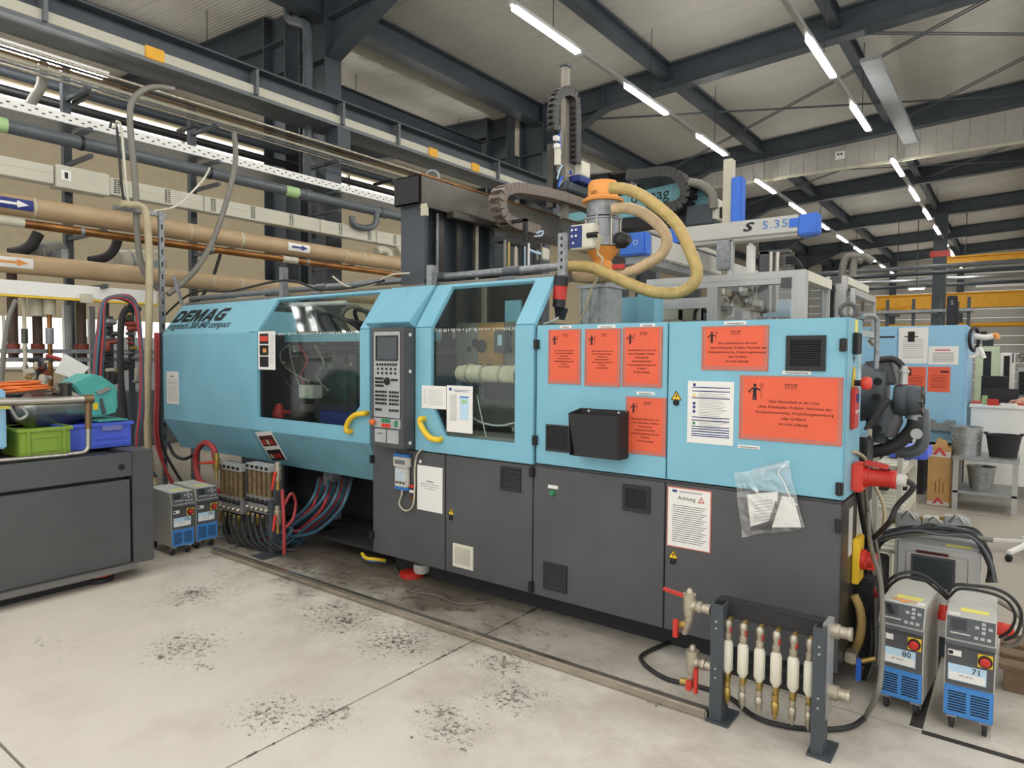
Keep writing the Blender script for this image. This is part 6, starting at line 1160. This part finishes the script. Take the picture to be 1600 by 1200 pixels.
g = crate('blue plastic crate on the dark machine base', 'blue_crate', -5.75, -5.3, by0-.18, by1, .91, bz1); ym = (by0+by1)/2; box('grip', 'purple', g, -5.302, -5.285, ym-.07, ym+.07, bz1-.06, bz1-.02, .004); box('rib', 'blue_crate', g, -5.3, -5.292, by0+.03, by1-.04, bz1-.12, bz1-.11); box('rib', 'blue_crate', g, -5.3, -5.292, by0+.01, by1-.01, .93, .94)
t = box('teal_sheet', 'teal', None, -5.7, -5.36, PX(150, 656, -5.4).y, PX(196, 656, -5.4).y, bz1+.002, bz1+.012); tag(t, 'thin teal sheet lying on the blue crate', 'sheet')
TM = thing('teal_motor', 'teal drive unit with hinged covers above the blue crate', 'drive unit', l3(150, 650, -5.5))
def tm(u, v, x=-5.45): return PX(u, v, x)
B().prism([tm(113, 602), tm(146, 584), tm(160, 588), tm(183, 604), tm(185, 640), tm(163, 651), tm(143, 652), tm(126, 618)], (-.3, 0, 0)).build('housing', 'teal', TM, bevel=.012); B().prism([tm(160, 622, -5.44), tm(176, 616, -5.44), tm(182, 644, -5.44), tm(163, 650, -5.44)], (-.02, 0, 0)).build('cover_plate', 'teal', TM, bevel=.004)
B().prism([tm(150, 612, -5.43), tm(171, 604, -5.43), tm(174, 609, -5.43), tm(154, 617, -5.43)], (-.02, 0, 0)).build('hinge_bar', 'steel', TM); B().prism([tm(157, 624, -5.43), tm(160, 622, -5.43), tm(166, 646, -5.43), tm(162, 648, -5.43)], (-.02, 0, 0)).build('gasket', 'charcoal', TM); box('yellow_label', 'warn_yellow', TM, -5.449, -5.446, tm(145, 634).y, tm(153, 634).y, tm(148, 640).z, tm(148, 630).z)
random.seed(2)
for k in range(6):
    yy = PX(25, 603, -5.6).y; tag(B().torus((-5.6+random.uniform(-.03, .03), yy+random.uniform(-.03, .03), PX(25, 606, -5.6).z+.011*k-.02), (random.uniform(-.1, .1), random.uniform(-.1, .1), 1), .15+random.uniform(-.02, .02), .009, 30, 6).build('cable_coil', 'orange_deep', None, True), 'orange coiled cable turn on top of the left machine', 'cable', 'orange cable coil turns')
t = B().prism([PX(102, 553, -6.2), PX(140, 574, -6.2), PX(122, 594, -6.2), PX(86, 582, -6.2)], (-.01, 0, 0)).build('paper_sheet', 'paper'); tag(t, 'tilted white paper sheet behind the teal drive unit', 'sheet')
hose('dark red hose crossing in front of the risers to the teal unit', 'hose_red', 'x', -6.3, [(72, 556), (95, 562), (115, 573), (130, 590)], .016); hose('grey cable hanging at the far left edge', 'hose_grey', 'x', -6.6, [(25, 468), (14, 495), (8, 530), (4, 570), (2, 600)], .018, 'cable', 'cable')
# ================================================================== flow meter block and hoses under the left guard
FB = thing('flow_meter_block', 'twin black block of brown flow tubes under the end guard', 'flow meter', (-5, 3.2, .3))
fy = 3.2
def f3(u, v, y=fy): return PY(u, v, y)
for (u0, u1) in ((345, 380), (388, 425)):
    a = f3(u0, 722); c = f3(u1, 726); w = c.x-a.x; zt = a.z; zb = f3(u0, 770).z
    box('top_bar', 'panel_grey', FB, a.x, c.x, fy-.03, fy+.08, zt-.05, zt, .004); box('back_plate', 'matt_black', FB, a.x-.02, c.x+.02, fy+.08, fy+.1, zb-.25, zt); box('valve_bar', 'alu', FB, a.x, c.x, fy-.02, fy+.06, zb-.14, zb, .004)
    for k in range(5):
        x = a.x + w*(k+.5)/5; q = B().cyl((x, fy, zb), (x, fy, zt-.05), w*.07, seg=10).build('flow_tube', 'flow_tube', FB, True); box('top_slot', 'ink', FB, x-w*.06, x+w*.06, fy-.033, fy-.03, zt-.035, zt-.01)
        B().lathe([(.02, 0), (.02, .02), (.012, .035)], (x, fy-.02, zb-.04), (0, -1, 0), 10).build('valve_knob', 'black', q, True); B().lathe([(.018, 0), (.018, .02), (.01, .03)], (x, fy-.02, zb-.1), (0, -1, -.3), 10).build('valve_port', 'nickel', q, True); B().lathe([(.008, 0), (.012, .02), (.012, .05), (.016, .055), (.016, .09)], (x, fy-.03, zb-.24), (0, .1, 1), 10).build('hose_nipple', 'nickel' if k % 2 else 'brass', q, True)
    for x in (a.x, c.x): box('post', 'charcoal', FB, x-.018, x+.018, fy+.02, fy+.08, 0, zt-.01)
p = f3(439, 760); box('valve_post', 'steel_paint', FB, p.x-.03, p.x+.03, fy-.1, fy-.04, 0, f3(439, 780).z); q0 = PZ(440, 872, 0); box('foot_plate', 'steel_paint', FB, p.x-.1, p.x+.06, fy-.2, fy, 0, .012)
for u, v, lev in ((434, 738, (425, 765)), (434, 806, (427, 830)), (338, 722, (312, 724))):
    c = f3(u, v, fy-.08); o = B().lathe([(.02, -.07), (.03, -.05), (.03, .04), (.022, .045), (.022, .08)], c, (0, 0, 1), 12).build('ball_valve', 'nickel' if u > 400 else 'brass', FB, True); e = f3(lev[0], lev[1], fy-.12); B().cyl(f3(u-4, v, fy-.12), e, .013, .009, seg=8).build('lever', 'red_bright', o, True); B().cyl(c+Vector((0, 0, -.14)), c+Vector((0, 0, -.06)), .014, seg=8).build('pipe_stub', 'brass', o, True)
loose('red hose looping left of the flow meter block', 'hose_red', [f3(336, 715), f3(333, 700), f3(320, 692), f3(308, 705), f3(306, 730), f3(312, 750), f3(328, 762), f3(345, 768)], .026, 'hose', 'hose')
loose('black curved hose under the end guard', 'rubber', y3([(262, 690, 3.7), (272, 710, 3.7), (288, 717, 3.7), (306, 708, 3.7)]), .018, 'hose', 'hose')
random.seed(9)
for k in range(16):
    m = ('hose_blue', 'hose_red', 'hose_blue', 'hose_blue', 'hose_red')[k % 5]; u = 498+3.4*k; yy = 3.42+.03*(k % 5); s = random.uniform(-8, 8)
    L = [(u, 748, yy+.25), (u-6, 772, yy), (u-25+s, 800, yy-.05), (u-60+s, 828+s*.5, yy-.05), (455+random.uniform(-4, 10), 838+random.uniform(-18, 24), yy-.1), (436, 840+random.uniform(-14, 14), yy-.16), (405+random.uniform(-15, 5), 842+random.uniform(-6, 12), yy-.2)]
    loose(('red' if m == 'hose_red' else 'dark blue') + ' hose in the sagging bundle under the first guard door', m, y3(L), .014, 'bundle_hose', 'hose', ('red' if m == 'hose_red' else 'blue') + ' hoses in the sagging bundle')
for k in range(8):
    u = 350+9.5*k; loose('black hose dropping from the flow meter nipples to the floor', 'rubber', y3([(u, 806, 3.17), (u+1, 822, 3.12), (u+8, 845, 3.1), (u+25, 858, 3.12), (u+45, 860, 3.2)]), .013, 'drop_hose', 'hose', 'black hoses below the flow meter block')
loose('dark red hose running down the valve post', 'hose_red', y3([(441, 765, 3.08), (443, 800, 3.08), (444, 840, 3.08), (444, 866, 3.08)]), .014, 'hose', 'hose'); loose('dark red hose arching right of the valve post', 'hose_red', y3([(444, 790, 3.15), (455, 771, 3.2), (462, 785, 3.25), (458, 810, 3.2), (446, 825, 3.15)]), .012, 'hose', 'hose')
# ================================================================== blue machine and workplace behind
BY = 9.2
BM = thing('rear_machine', 'pale blue machine cabinet behind the hydraulic motor, with papers taped on', 'machine', (-.9, 9.8, 0))
x0 = PY(1352, 510, BY).x - .35; x1 = PY(1512, 510, BY).x; zt = PY(1430, 509, BY).z; zb = PY(1445, 690, BY).z; xs_ = PY(1481, 600, BY).x
box('cabinet', 'blue_light', BM, x0, x1, BY, BY+1.3, zb, zt, .008); b = B(); xm = PY(1403, 520, BY).x
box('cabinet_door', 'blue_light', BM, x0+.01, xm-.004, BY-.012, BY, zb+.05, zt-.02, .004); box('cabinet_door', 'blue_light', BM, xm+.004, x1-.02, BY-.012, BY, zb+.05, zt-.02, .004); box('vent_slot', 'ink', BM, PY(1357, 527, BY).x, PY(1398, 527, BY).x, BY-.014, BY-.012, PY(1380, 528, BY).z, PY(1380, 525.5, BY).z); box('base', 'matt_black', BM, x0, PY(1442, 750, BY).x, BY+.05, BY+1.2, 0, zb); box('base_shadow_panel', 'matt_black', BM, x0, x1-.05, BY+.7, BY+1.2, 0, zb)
BYF = BY-.012
def rsheet(label, u0, v0, u1, v1, m, name='paper_sheet', cat='sheet', y=BYF, ink='ink_grey'):
    t = sheet(name, label, cat, u0, v0, u1, v1, y, None, m); q0, q1, r0, r1 = t['b']; lines(t, ink, [(q0+(q1-q0)*.15, q1-(q1-q0)*.15, r1-(r1-r0)*(.35+.06*k)) for k in range(9)], y-.0036, .002); return t
t = rsheet('tall white sheet with a dark symbol on the rear blue machine', 1405, 512, 1449, 568, 'white'); p = PY(1424, 526, BYF); box('symbol', 'ink', t, p.x-.035, p.x+.035, BYF-.005, BYF-.003, p.z-.06, p.z+.06); box('symbol_bar', 'ink', t, p.x-.07, p.x+.07, BYF-.006, BYF-.005, p.z-.006, p.z+.006)
t = rsheet('landscape form with a red header on the rear blue machine', 1451, 541, 1497, 570, 'white'); p = PY(1474, 547, BYF); box('header', 'stripe_red', t, p.x-.08, p.x+.07, BYF-.005, BYF-.003, p.z-.006, p.z+.006)
for lab, u0, u1 in (('red poster with an upward arrow behind the hydraulic motor', 1415, 1446), ('red poster with a right arrow at the edge of the rear machine', 1450, 1484)):
    t = rsheet(lab, u0, 573, u1, 613, 'red_poster', 'arrow_poster', 'poster', ink='ink_red'); p = PY(u0+7 if u0 == 1415 else u1-8, 581, BYF)
    box('arrow', 'ink', t, p.x-.012 if u0 == 1415 else p.x-.04, p.x+.012 if u0 == 1415 else p.x+.04, BYF-.005, BYF-.003, p.z-.04 if u0 == 1415 else p.z-.01, p.z+.04 if u0 == 1415 else p.z+.01)
t = rsheet('dark red sheet half hidden behind the hydraulic motor', 1393, 573, 1409, 602, 'red', 'arrow_poster', 'poster', ink='ink_red')
b = B(); z0 = PY(1470, 672, BYF).z; z1 = PY(1470, 655, BYF).z; a = PY(1448, 660, BYF).x; c = PY(1493, 660, BYF).x; b.prism([(a, BYF-.09, z0), (c, BYF-.09, z0), (c, BYF-.09, z1), (c-(c-a)*.3, BYF-.09, z1), (c-(c-a)*.4, BYF-.09, z1-.04), (a+(c-a)*.4, BYF-.09, z1-.04), (a+(c-a)*.3, BYF-.09, z1), (a, BYF-.09, z1)], (0, .004, 0)); b.box(a, a+.004, BYF-.086, BYF, z0, z1); b.box(c-.004, c, BYF-.086, BYF, z0, z1); b.box(a, c, BYF-.086, BYF, z0, z0+.004); t = b.build('file_tray', 'galv'); tag(t, 'grey metal file tray on the rear blue machine', 'tray')
t = thing('hose_reel_arm', 'white arm with a black ring on the side of the rear machine', 'arm', (x1, 9.3, 1.4)); p = PY(1520, 530, 9.3); B().torus((x1+.06, 9.3, p.z), (1, -.3, 0), .13, .02, 24, 8).build('ring', 'black', t, True); tube('arm', 'white', t, [(x1+.02, 9.3, p.z-.2), PY(1525, 555, 9.3), PY(1530, 545, 9.3), PY(1537, 560, 9.3)], .03, 10); tube('upper_hose', 'white', t, [PY(1522, 525, 9.3), PY(1540, 527, 9.3), PY(1552, 525, 9.3)], .035, 10); box('clip', 'ink', t, PY(1532, 520, 9.3).x, PY(1542, 520, 9.3).x, 9.28, 9.35, PY(1532, 522, 9.3).z, PY(1532, 518, 9.3).z); tube('cable_end', 'orange', t, [PY(1552, 523, 9.3), PY(1557, 524, 9.3), PY(1559, 530, 9.3)], .025, 8)
# energy column on top of rear machine
p = PY(1492, 506, 10.8); t = thing('robot_column', 'black robot column with a pale mark above the rear blue machine', 'robot', (p.x, 10.8, zt)); q = PY(1488, 462, 10.8); box('upright', 'matt_black', t, q.x-.06, PY(1496, 462, 10.8).x, 10.8, 10.95, 0, q.z, .01); text('S', .08, (q.x, 10.795, q.z-.12), 'panel_grey', t)
for k in range(14): box('chain_tooth', 'black', t, PY(1496, 470, 10.8).x, PY(1496, 470, 10.8).x+.02, 10.82, 10.9, q.z-.1-.035*k, q.z-.08-.035*k)
# table with buckets
TBL = thing('metal_table', 'grey metal table with a lower shelf carrying buckets', 'table', (-.25, 8.8, 0))
tx0, tx1, ty0, ty1 = -.53, .03, 8.55, 9.15; ht = PY(1535, 716, ty0).z; hs = PY(1535, 770, ty0).z
for x in (tx0, tx1-.05):
    for y in (ty0, ty1-.05): box('leg', 'alu', TBL, x, x+.05, y, y+.05, 0, ht-.02)
box('top', 'zinc', TBL, tx0-.01, tx1+.01, ty0-.01, ty1, ht-.035, ht, .004); box('shelf', 'zinc', TBL, tx0, tx1, ty0, ty1, hs-.03, hs, .004)
def bucket(label, m, x, y, z, r0, r1, h, bail=False, ears=False):
    t = thing('bucket', label, 'bucket', (x, y, z)); B().lathe([(r0*.97, .004), (r0, 0), (r1, h-.01), (r1+.008, h-.01), (r1+.008, h), (r1-.006, h), (r0-.006, .01), (.001, .01)], (x, y, z), seg=28).build('shell', m, t, True)
    for k in (.35, .7): B().torus((x, y, z+h*k), (0, 0, 1), r0+(r1-r0)*k, .004, 28, 6).build('bead', m, t, True)
    if bail: tube('bail', 'steel', t, [(x-r1, y, z+h*.85), (x-r1*.8, y-r1*.7, z+h*.55), (x, y-r1*1.08, z+h*.4), (x+r1*.8, y-r1*.7, z+h*.55), (x+r1, y, z+h*.85)], .006, 6)
    if ears:
        for s in (-1, 1): box('ear', m, t, x+s*r1-.02, x+s*r1+.02, y-.02, y+.02, z+h, z+h+.02)
    return t
p = PY(1509, 715, 8.8); bucket('tall galvanised bucket with a bail handle on the metal table', 'zinc', p.x, 8.82, ht, .135, .142, .30, True); p = PY(1567, 716, 8.8); bucket('black mortar bucket on the metal table', 'matt_black', p.x, 8.82, ht, .12, .155, .235, False, True); p = PY(1532, 760, 8.8); bucket('galvanised bucket on the lower shelf of the metal table', 'zinc', p.x, 8.85, hs, .1, .13, .24)
# carton
CB = thing('carton', 'tall brown cardboard carton standing beside the metal table', 'carton', (-.65, 8.8, 0)); cx0, cx1 = PZ(1447, 790, 0).x, PZ(1483, 793, 0).x; ch_ = PY(1465, 699, 8.62).z
box('box', 'cardboard', CB, cx0, cx1, 8.62, 8.9, 0, ch_, .004); box('tape', 'tcu_grey', CB, cx0, cx1, 8.617, 8.62, ch_*.84, ch_*.93); box('tape', 'tcu_grey', CB, cx0, cx1, 8.617, 8.62, .01, ch_*.08); b = B(); xc = (cx0+cx1)/2
for zz, s in ((ch_*.87, 1), (.03, .8)): b.prism([(xc-.07*s, 8.615, zz), (xc-.03*s, 8.615, zz), (xc, 8.615, zz+.05*s), (xc+.03*s, 8.615, zz), (xc+.07*s, 8.615, zz), (xc, 8.615, zz+.09*s)], (0, .001, 0))
o = b.build('printed_mark', 'stripe_red', CB); o['kind'] = 'stuff'; B().prism([(cx0+.05, 8.65, ch_), (cx1-.03, 8.65, ch_), (cx1-.05, 8.67, ch_+.07), (cx0+.08, 8.67, ch_+.09)], (0, .1, 0)).build('flap', 'cardboard', CB)
for k in range(3): box('printed_line', 'ink', CB, xc-.03+.035*k, xc-.026+.035*k, 8.618, 8.62, ch_*.22, ch_*(.42+.05*(k % 2)))
t = thing('slotted_table', 'low trolley behind the carton under the rear machine', 'trolley', (-1, 7.6, 0)); box('board', 'cream_dark', t, -1.15, -.75, 7.4, 7.5, .55, .6); box('leg', 'cream_dark', t, -1.12, -1.08, 7.42, 7.48, 0, .55); box('leg', 'cream_dark', t, -.82, -.78, 7.42, 7.48, 0, .55)
# workplace at the right edge
DK = thing('work_desk', 'white desk with a red edged top at the right edge', 'desk', (.3, 9.9, 0)); dy = 9.6; dz = PY(1560, 634, dy).z; dx0 = x1 + .04
box('front_panel', 'white', DK, dx0, 1.6, dy+.03, dy+.06, .15, dz-.03); box('top', 'white', DK, dx0-.02, 1.6, dy, dy+.8, dz-.03, dz, .004); box('red_edge', 'red_bright', DK, dx0-.02, 1.6, dy+.3, dy+.8, dz, dz+.012)
t = thing('monitor', 'black monitor standing on the white desk', 'monitor', (0, 10.1, dz)); a = PY(1535, 620, 10.0); c = PY(1592, 620, 10.0); box('screen', 'black', t, a.x, c.x, 10.0, 10.04, PY(1550, 632, 10).z, PY(1550, 607, 10).z, .006); box('base', 'black', t, a.x+.1, c.x-.1, 9.95, 10.1, dz, dz+.03)
t = box('green_cup', 'lime', None, PY(1534, 625, 9.8).x, PY(1543, 625, 9.8).x, 9.78, 9.86, dz, PY(1538, 618, 9.8).z, .008); tag(t, 'small green box on the white desk', 'box'); t = box('red_case', 'red', None, PY(1542, 640, 9.62).x, PY(1560, 640, 9.62).x, 9.62, 9.75, dz, dz+.07, .006); tag(t, 'small red case at the desk front', 'case'); t = box('keyboard', 'white', None, PY(1562, 640, 9.62).x, PY(1590, 640, 9.62).x, 9.62, 9.76, dz, dz+.025, .006); tag(t, 'white keyboard on the desk beside the red case', 'keyboard')
t = B().lathe([(.03, 0), (.035, .015), (.02, .03)], (PY(1582, 636, 9.8).x, 9.8, dz), seg=12).build('computer_mouse', 'ink', None, True); tag(t, 'black computer mouse under the hand', 'mouse')
# forearm and hand of a person resting on the desk
hp = PY(1588, 634, 9.8); hx_, hyy, hzz = hp.x, 9.8, dz+.045
PE = thing('person', 'person reaching in from the right edge, only a bare hand and forearm on the mouse', 'person', (hx_+.2, hyy, dz))
b = B(); b.tube([(hx_+.5, hyy+.1, hzz+.08), (hx_+.3, hyy+.06, hzz+.04), (hx_+.13, hyy+.02, hzz+.015), (hx_+.08, hyy+.01, hzz+.015), (hx_+.03, hyy, hzz+.012), (hx_-.005, hyy, hzz+.005)], [.05, .05, .046, .045, .044, .042, .04, .036, .034, .03, .028, .028, .03, .034, .038, .04, .04, .04, .04, .04, .038, .036, .034, .03, .028, .026, .024, .022, .02, .018, .016], 12); 
for k in range(4):
    y = hyy-.03+.02*k; l = (.05, .065, .07, .055)[k]; b.tube([(hx_+.01, y, hzz+.006), (hx_-l*.5, y, hzz+.012), (hx_-l*.85, y, hzz-.004), (hx_-l, y, hzz-.02)], .0085, 8)
b.tube([(hx_+.04, hyy-.03, hzz), (hx_+.01, hyy-.05, hzz-.006), (hx_-.02, hyy-.052, hzz-.018)], .0095, 8); AH = b.build('arm_and_hand', 'skin', PE, True)
BX, BYP = hx_+.62, hyy+.85
sv = [(BX, BYP, .95), (BX, BYP, 1.15), (BX, BYP-.02, 1.38), (BX, BYP-.03, 1.5), (BX-.2, BYP-.02, 1.42), (BX-.27, BYP-.2, 1.2), (hx_+.42, hyy+.09, hzz+.065), (BX+.2, BYP-.02, 1.42), (BX+.26, BYP-.08, 1.12), (BX+.18, BYP-.3, dz+.06), (BX-.1, BYP, .88), (BX-.11, BYP-.02, .48), (BX-.11, BYP+.03, .09), (BX-.12, BYP-.13, .04), (BX+.1, BYP, .88), (BX+.12, BYP-.02, .48), (BX+.12, BYP+.03, .09), (BX+.13, BYP-.13, .04)]
se = [(0, 1), (1, 2), (2, 3), (2, 4), (4, 5), (5, 6), (2, 7), (7, 8), (8, 9), (0, 10), (10, 11), (11, 12), (12, 13), (0, 14), (14, 15), (15, 16), (16, 17)]
rad = [.15, .14, .15, .06, .075, .055, .05, .075, .055, .045, .1, .07, .05, .04, .1, .07, .05, .04]
off = world_loc(PE); me = bpy.data.meshes.new('clothed_body'); me.from_pydata([tuple(Vector(v)-off) for v in sv], se, []); ob = bpy.data.objects.new('clothed_body', me); COL.objects.link(ob); ob.parent = PE
sk = ob.modifiers.new('skin', 'SKIN'); me.skin_vertices[0].data[0].use_root = True
for v, r in zip(me.skin_vertices[0].data, rad): v.radius = (r, r*.8)
ob.modifiers.new('sub', 'SUBSURF').levels = 2; ob.modifiers['sub'].render_levels = 2; me.materials.append(MATS['navy'])
HD = B().lathe([(.05, 0), (.052, .06), (.06, .08), (.078, .12), (.085, .18), (.08, .24), (.055, .29), (.01, .305)], (BX, BYP-.05, 1.47), seg=20).build('head', 'skin', PE, True)
B().lathe([(.014, 0), (.008, .03)], (BX, BYP-.125, 1.63), (0, -1, .1), 8).build('nose', 'skin', HD, True)
for s in (-1, 1): B().lathe([(.011, 0), (.004, .006)], (BX+s*.033, BYP-.122, 1.655), (0, -1, 0), 8).build('eye', 'ink', HD, True); B().lathe([(.025, 0), (.02, .012)], (BX+s*.08, BYP-.045, 1.64), (s, 0, 0), 10).build('ear', 'skin', HD, True)
box('mouth', 'ink_red', HD, BX-.022, BX+.022, BYP-.126, BYP-.118, 1.588, 1.594)
B().lathe([(.088, .2), (.09, .24), (.068, .3), (.01, .318)], (BX, BYP-.035, 1.47), seg=18).build('hair', 'wood', HD, True)
# office chair base
OC = thing('chair_base', 'white five-star castor base at the right edge', 'chair', PZ(1600, 850, 0)); c0 = PZ(1612, 850, .1); yb_ = c0.y
for k in range(5):
    an = 2*PI*k/5 + 3.0; e = Vector((c0.x+.33*math.cos(an), yb_+.33*math.sin(an), .085)); B().prism([Vector((c0.x, yb_, .13))+Vector((-math.sin(an)*.025, math.cos(an)*.025, 0)), Vector((c0.x, yb_, .13))-Vector((-math.sin(an)*.025, math.cos(an)*.025, 0)), e-Vector((-math.sin(an)*.018, math.cos(an)*.018, 0)), e+Vector((-math.sin(an)*.018, math.cos(an)*.018, 0))], (0, 0, -.03)).build('spoke', 'white', OC, bevel=.005); B().lathe([(.02, -.02), (.028, -.012), (.028, .012), (.02, .02)], (e.x, e.y, .028), (math.sin(an), -math.cos(an), 0), 14).build('castor', 'ink', OC, True)
B().cyl((c0.x, yb_, .1), (c0.x, yb_, .45), .03).build('column', 'alu', OC, True)
t = thing('pallet', 'dark wooden pallet behind the unit marked 71', 'pallet', (.15, 4.3, 0)); px = PZ(1560, 1060, 0).x
for k in range(3): box('block', 'wood', t, px+.02+.35*k, px+.15+.35*k, 4.0, 4.12, 0, .1, .003)
for k in range(4): box('board', 'wood', t, px, px+1.1, 4.0+.16*k, 4.1+.16*k, .1, .125, .003)
# green machine at the far right
GM = thing('green_machine', 'pale green machine with open black bays far right', 'machine', (0, 13, 0)); gy = 13.0
a = PY(1525, 540, gy); c = PY(1562, 540, gy); b = B(); b.ring([(a.x, gy, .2), (c.x, gy, .2), (c.x, gy, PY(1540, 541, gy).z), (a.x, gy, PY(1540, 541, gy).z)], [(a.x+.1, gy, .9), (c.x-.1, gy, .9), (c.x-.1, gy, PY(1540, 549, gy).z), (a.x+.1, gy, PY(1540, 549, gy).z)], (0, .1, 0)); b.build('frame', 'pale_green', GM); box('glass', 'screen', GM, a.x+.08, c.x-.08, gy+.04, gy+.05, .9, 2.0); box('housing', 'white', GM, c.x, PY(1586, 560, gy).x, gy, gy+1, 0, PY(1575, 551, gy).z, .02); box('dark_bay', 'ink', GM, c.x+.06, PY(1578, 560, gy).x, gy-.01, gy, .9, PY(1575, 556, gy).z); text('19', .22, (PY(1577, 567, gy).x+.1, gy-.02, PY(1577, 567, gy).z), 'charcoal', GM); box('back_body', 'pale_green', GM, a.x, c.x, gy+.1, gy+1.2, 0, 1.4); box('console', 'matt_black', GM, PY(1533, 600, 11).x, PY(1573, 600, 11).x, 11.0, 11.3, 0, PY(1550, 588, 11).z)
# small upright machine right of it
t = thing('grey_machine', 'grey machine with dark knobs at the far right edge', 'machine', (.3, 12, 0)); a = PY(1590, 575, 12); box('body', 'panel_grey', t, a.x, a.x+.8, 12, 12.6, 0, PY(1590, 575, 12).z); 
for k in range(4): box('knob', 'ink', t, a.x+.02, a.x+.12, 11.96, 12, PY(1590, 585+9*k, 12).z-.04, PY(1590, 585+9*k, 12).z+.04)
# hall column and cranes far away
CO = structure(thing('pillar', 'dark hall column in the far bay', None, (-2.5, 29.9, 0))); x0, x1 = PY(1457, 450, 29.9).x, PY(1478, 450, 29.9).x
b = B(); b.box(x0, x0+.03, 29.75, 30.05, 0, 7.0); b.box(x1-.03, x1, 29.75, 30.05, 0, 7.0); b.box(x0, x1, 29.88, 29.92, 0, 7.0); b.box(x0, x1, 29.74, 29.76, 0, 7.0); b.build('shaft', 'steel_paint', CO); box('capital', 'red', CO, x0-.1, x1+.1, 29.7, 30.1, PY(1467, 402, 29.9).z, PY(1467, 393, 29.9).z)
def crane(label, y, u0, u1, vt, vb, ur, m='crane_yellow'):
    a = PY(u0, vt, y); c = PY(ur, vt, y); zt = PY(ur, vt, y).z; zb = PY(ur, vb, y).z; t = thing('bridge_crane', label, 'crane', (0, y, zb)); b = B(); b.box(a.x, 9, y, y+.3, zb+.05, zt-.05); b.box(a.x, 9, y-.1, y+.4, zb, zb+.05); b.box(a.x, 9, y-.1, y+.4, zt-.05, zt); b.build('girder', m, t); return t, a, zt, zb
t, a, zt_, zb_ = crane('wide yellow crane bridge in front of the far wall', 36.5, 1362, 1600, 453, 478, 1600)
for k in range(18): p = PY(1375+3*k, 476, 36.4); B().torus((p.x, 36.4, zb_-.02), (1, 0, 0), .14, .03, 12, 5).build('festoon_loop', 'crane_yellow', t, True)
p = PY(1600, 453, 36.5); box('hoist', 'charcoal', t, -5.2, -4.6, 36.3, 36.9, zb_-.3, zb_+.1)
crane('slim yellow crane rail high beside the hall column', 29.6, 1480, 1600, 393, 404, 1600)
for k, (v, m, yy) in enumerate(((414, 'steel_paint_light', 27), (424, 'steel_paint', 28), (434, 'galv', 31), (444, 'steel_paint', 32))):
    p = PY(1500, v, yy); t = thing('service_line', ['pale', 'dark', 'galvanised', 'lowest dark'][k] + ' service pipe crossing the far bay', 'pipe', (0, yy, p.z)); B().cyl((-7, yy, p.z), (8, yy, p.z), .07, seg=8).build('pipe', m, t, True)
t = thing('service_duct', 'broad white duct crossing the far bay above the crane', 'duct', (0, 33, 4)); p = PY(1525, 440, 33); box('duct', 'white', t, p.x, 8, 33, 33.4, PY(1600, 446, 33).z, PY(1600, 436, 33).z)
for u, v, lab in ((1402, 431, 'first'), (1432, 452, 'second'), (1508, 422, 'third')):
    p = PY(u, v, 30.5); t = thing('hall_lamp', lab + ' small lit lamp hanging over the far bay', 'lamp', p); box('housing', 'alu', t, p.x-.3, p.x+.3, 30.4, 30.6, p.z+.02, p.z+.08); box('lit_tube', 'led', t, p.x-.25, p.x+.25, 30.42, 30.58, p.z, p.z+.02); B().cyl((p.x, 30.5, p.z+.08), (p.x, 30.5, RZ(p.x)+.01), .015, seg=5).build('hanger', 'matt_black', t)
# racks far behind
t = thing('storage_rack', 'far storage rack with pipes behind the enclosure', 'rack', (-3, 20, 0))
for k in range(6): box('upright', 'steel_paint', t, -3.4+.5*k, -3.34+.5*k, 17, 17.06, 0, 2.9)
for z in (1.4, 2.0, 2.6): box('shelf', 'galv', t, -3.4, -.8, 16.9, 17.5, z, z+.06)
for k in range(8): B().cyl((-3.3, 16.95+.06*k, 2.1+.03*(k % 3)), (-.9, 16.95+.06*k, 2.1+.03*(k % 3)), .03, seg=7).build('stored_pipe', random.choice(['pvc', 'galv', 'steel_paint']), t, True)
YR = thing('yellow_pipe', 'yellow pipe running along the far wall', 'pipe', (0, 43, 2.4)); p = PY(1560, 507, 43); B().cyl((-10, 43, p.z), (10, 43, p.z), .12, seg=8).build('pipe', 'crane_yellow', YR, True)
for k in range(5):
    x = -6+3.2*k; s = box('wall_column', 'steel_paint', None, x, x+.3, 43.5, 43.88, 0, 7.3); structure(s); s.name = 'pillar'
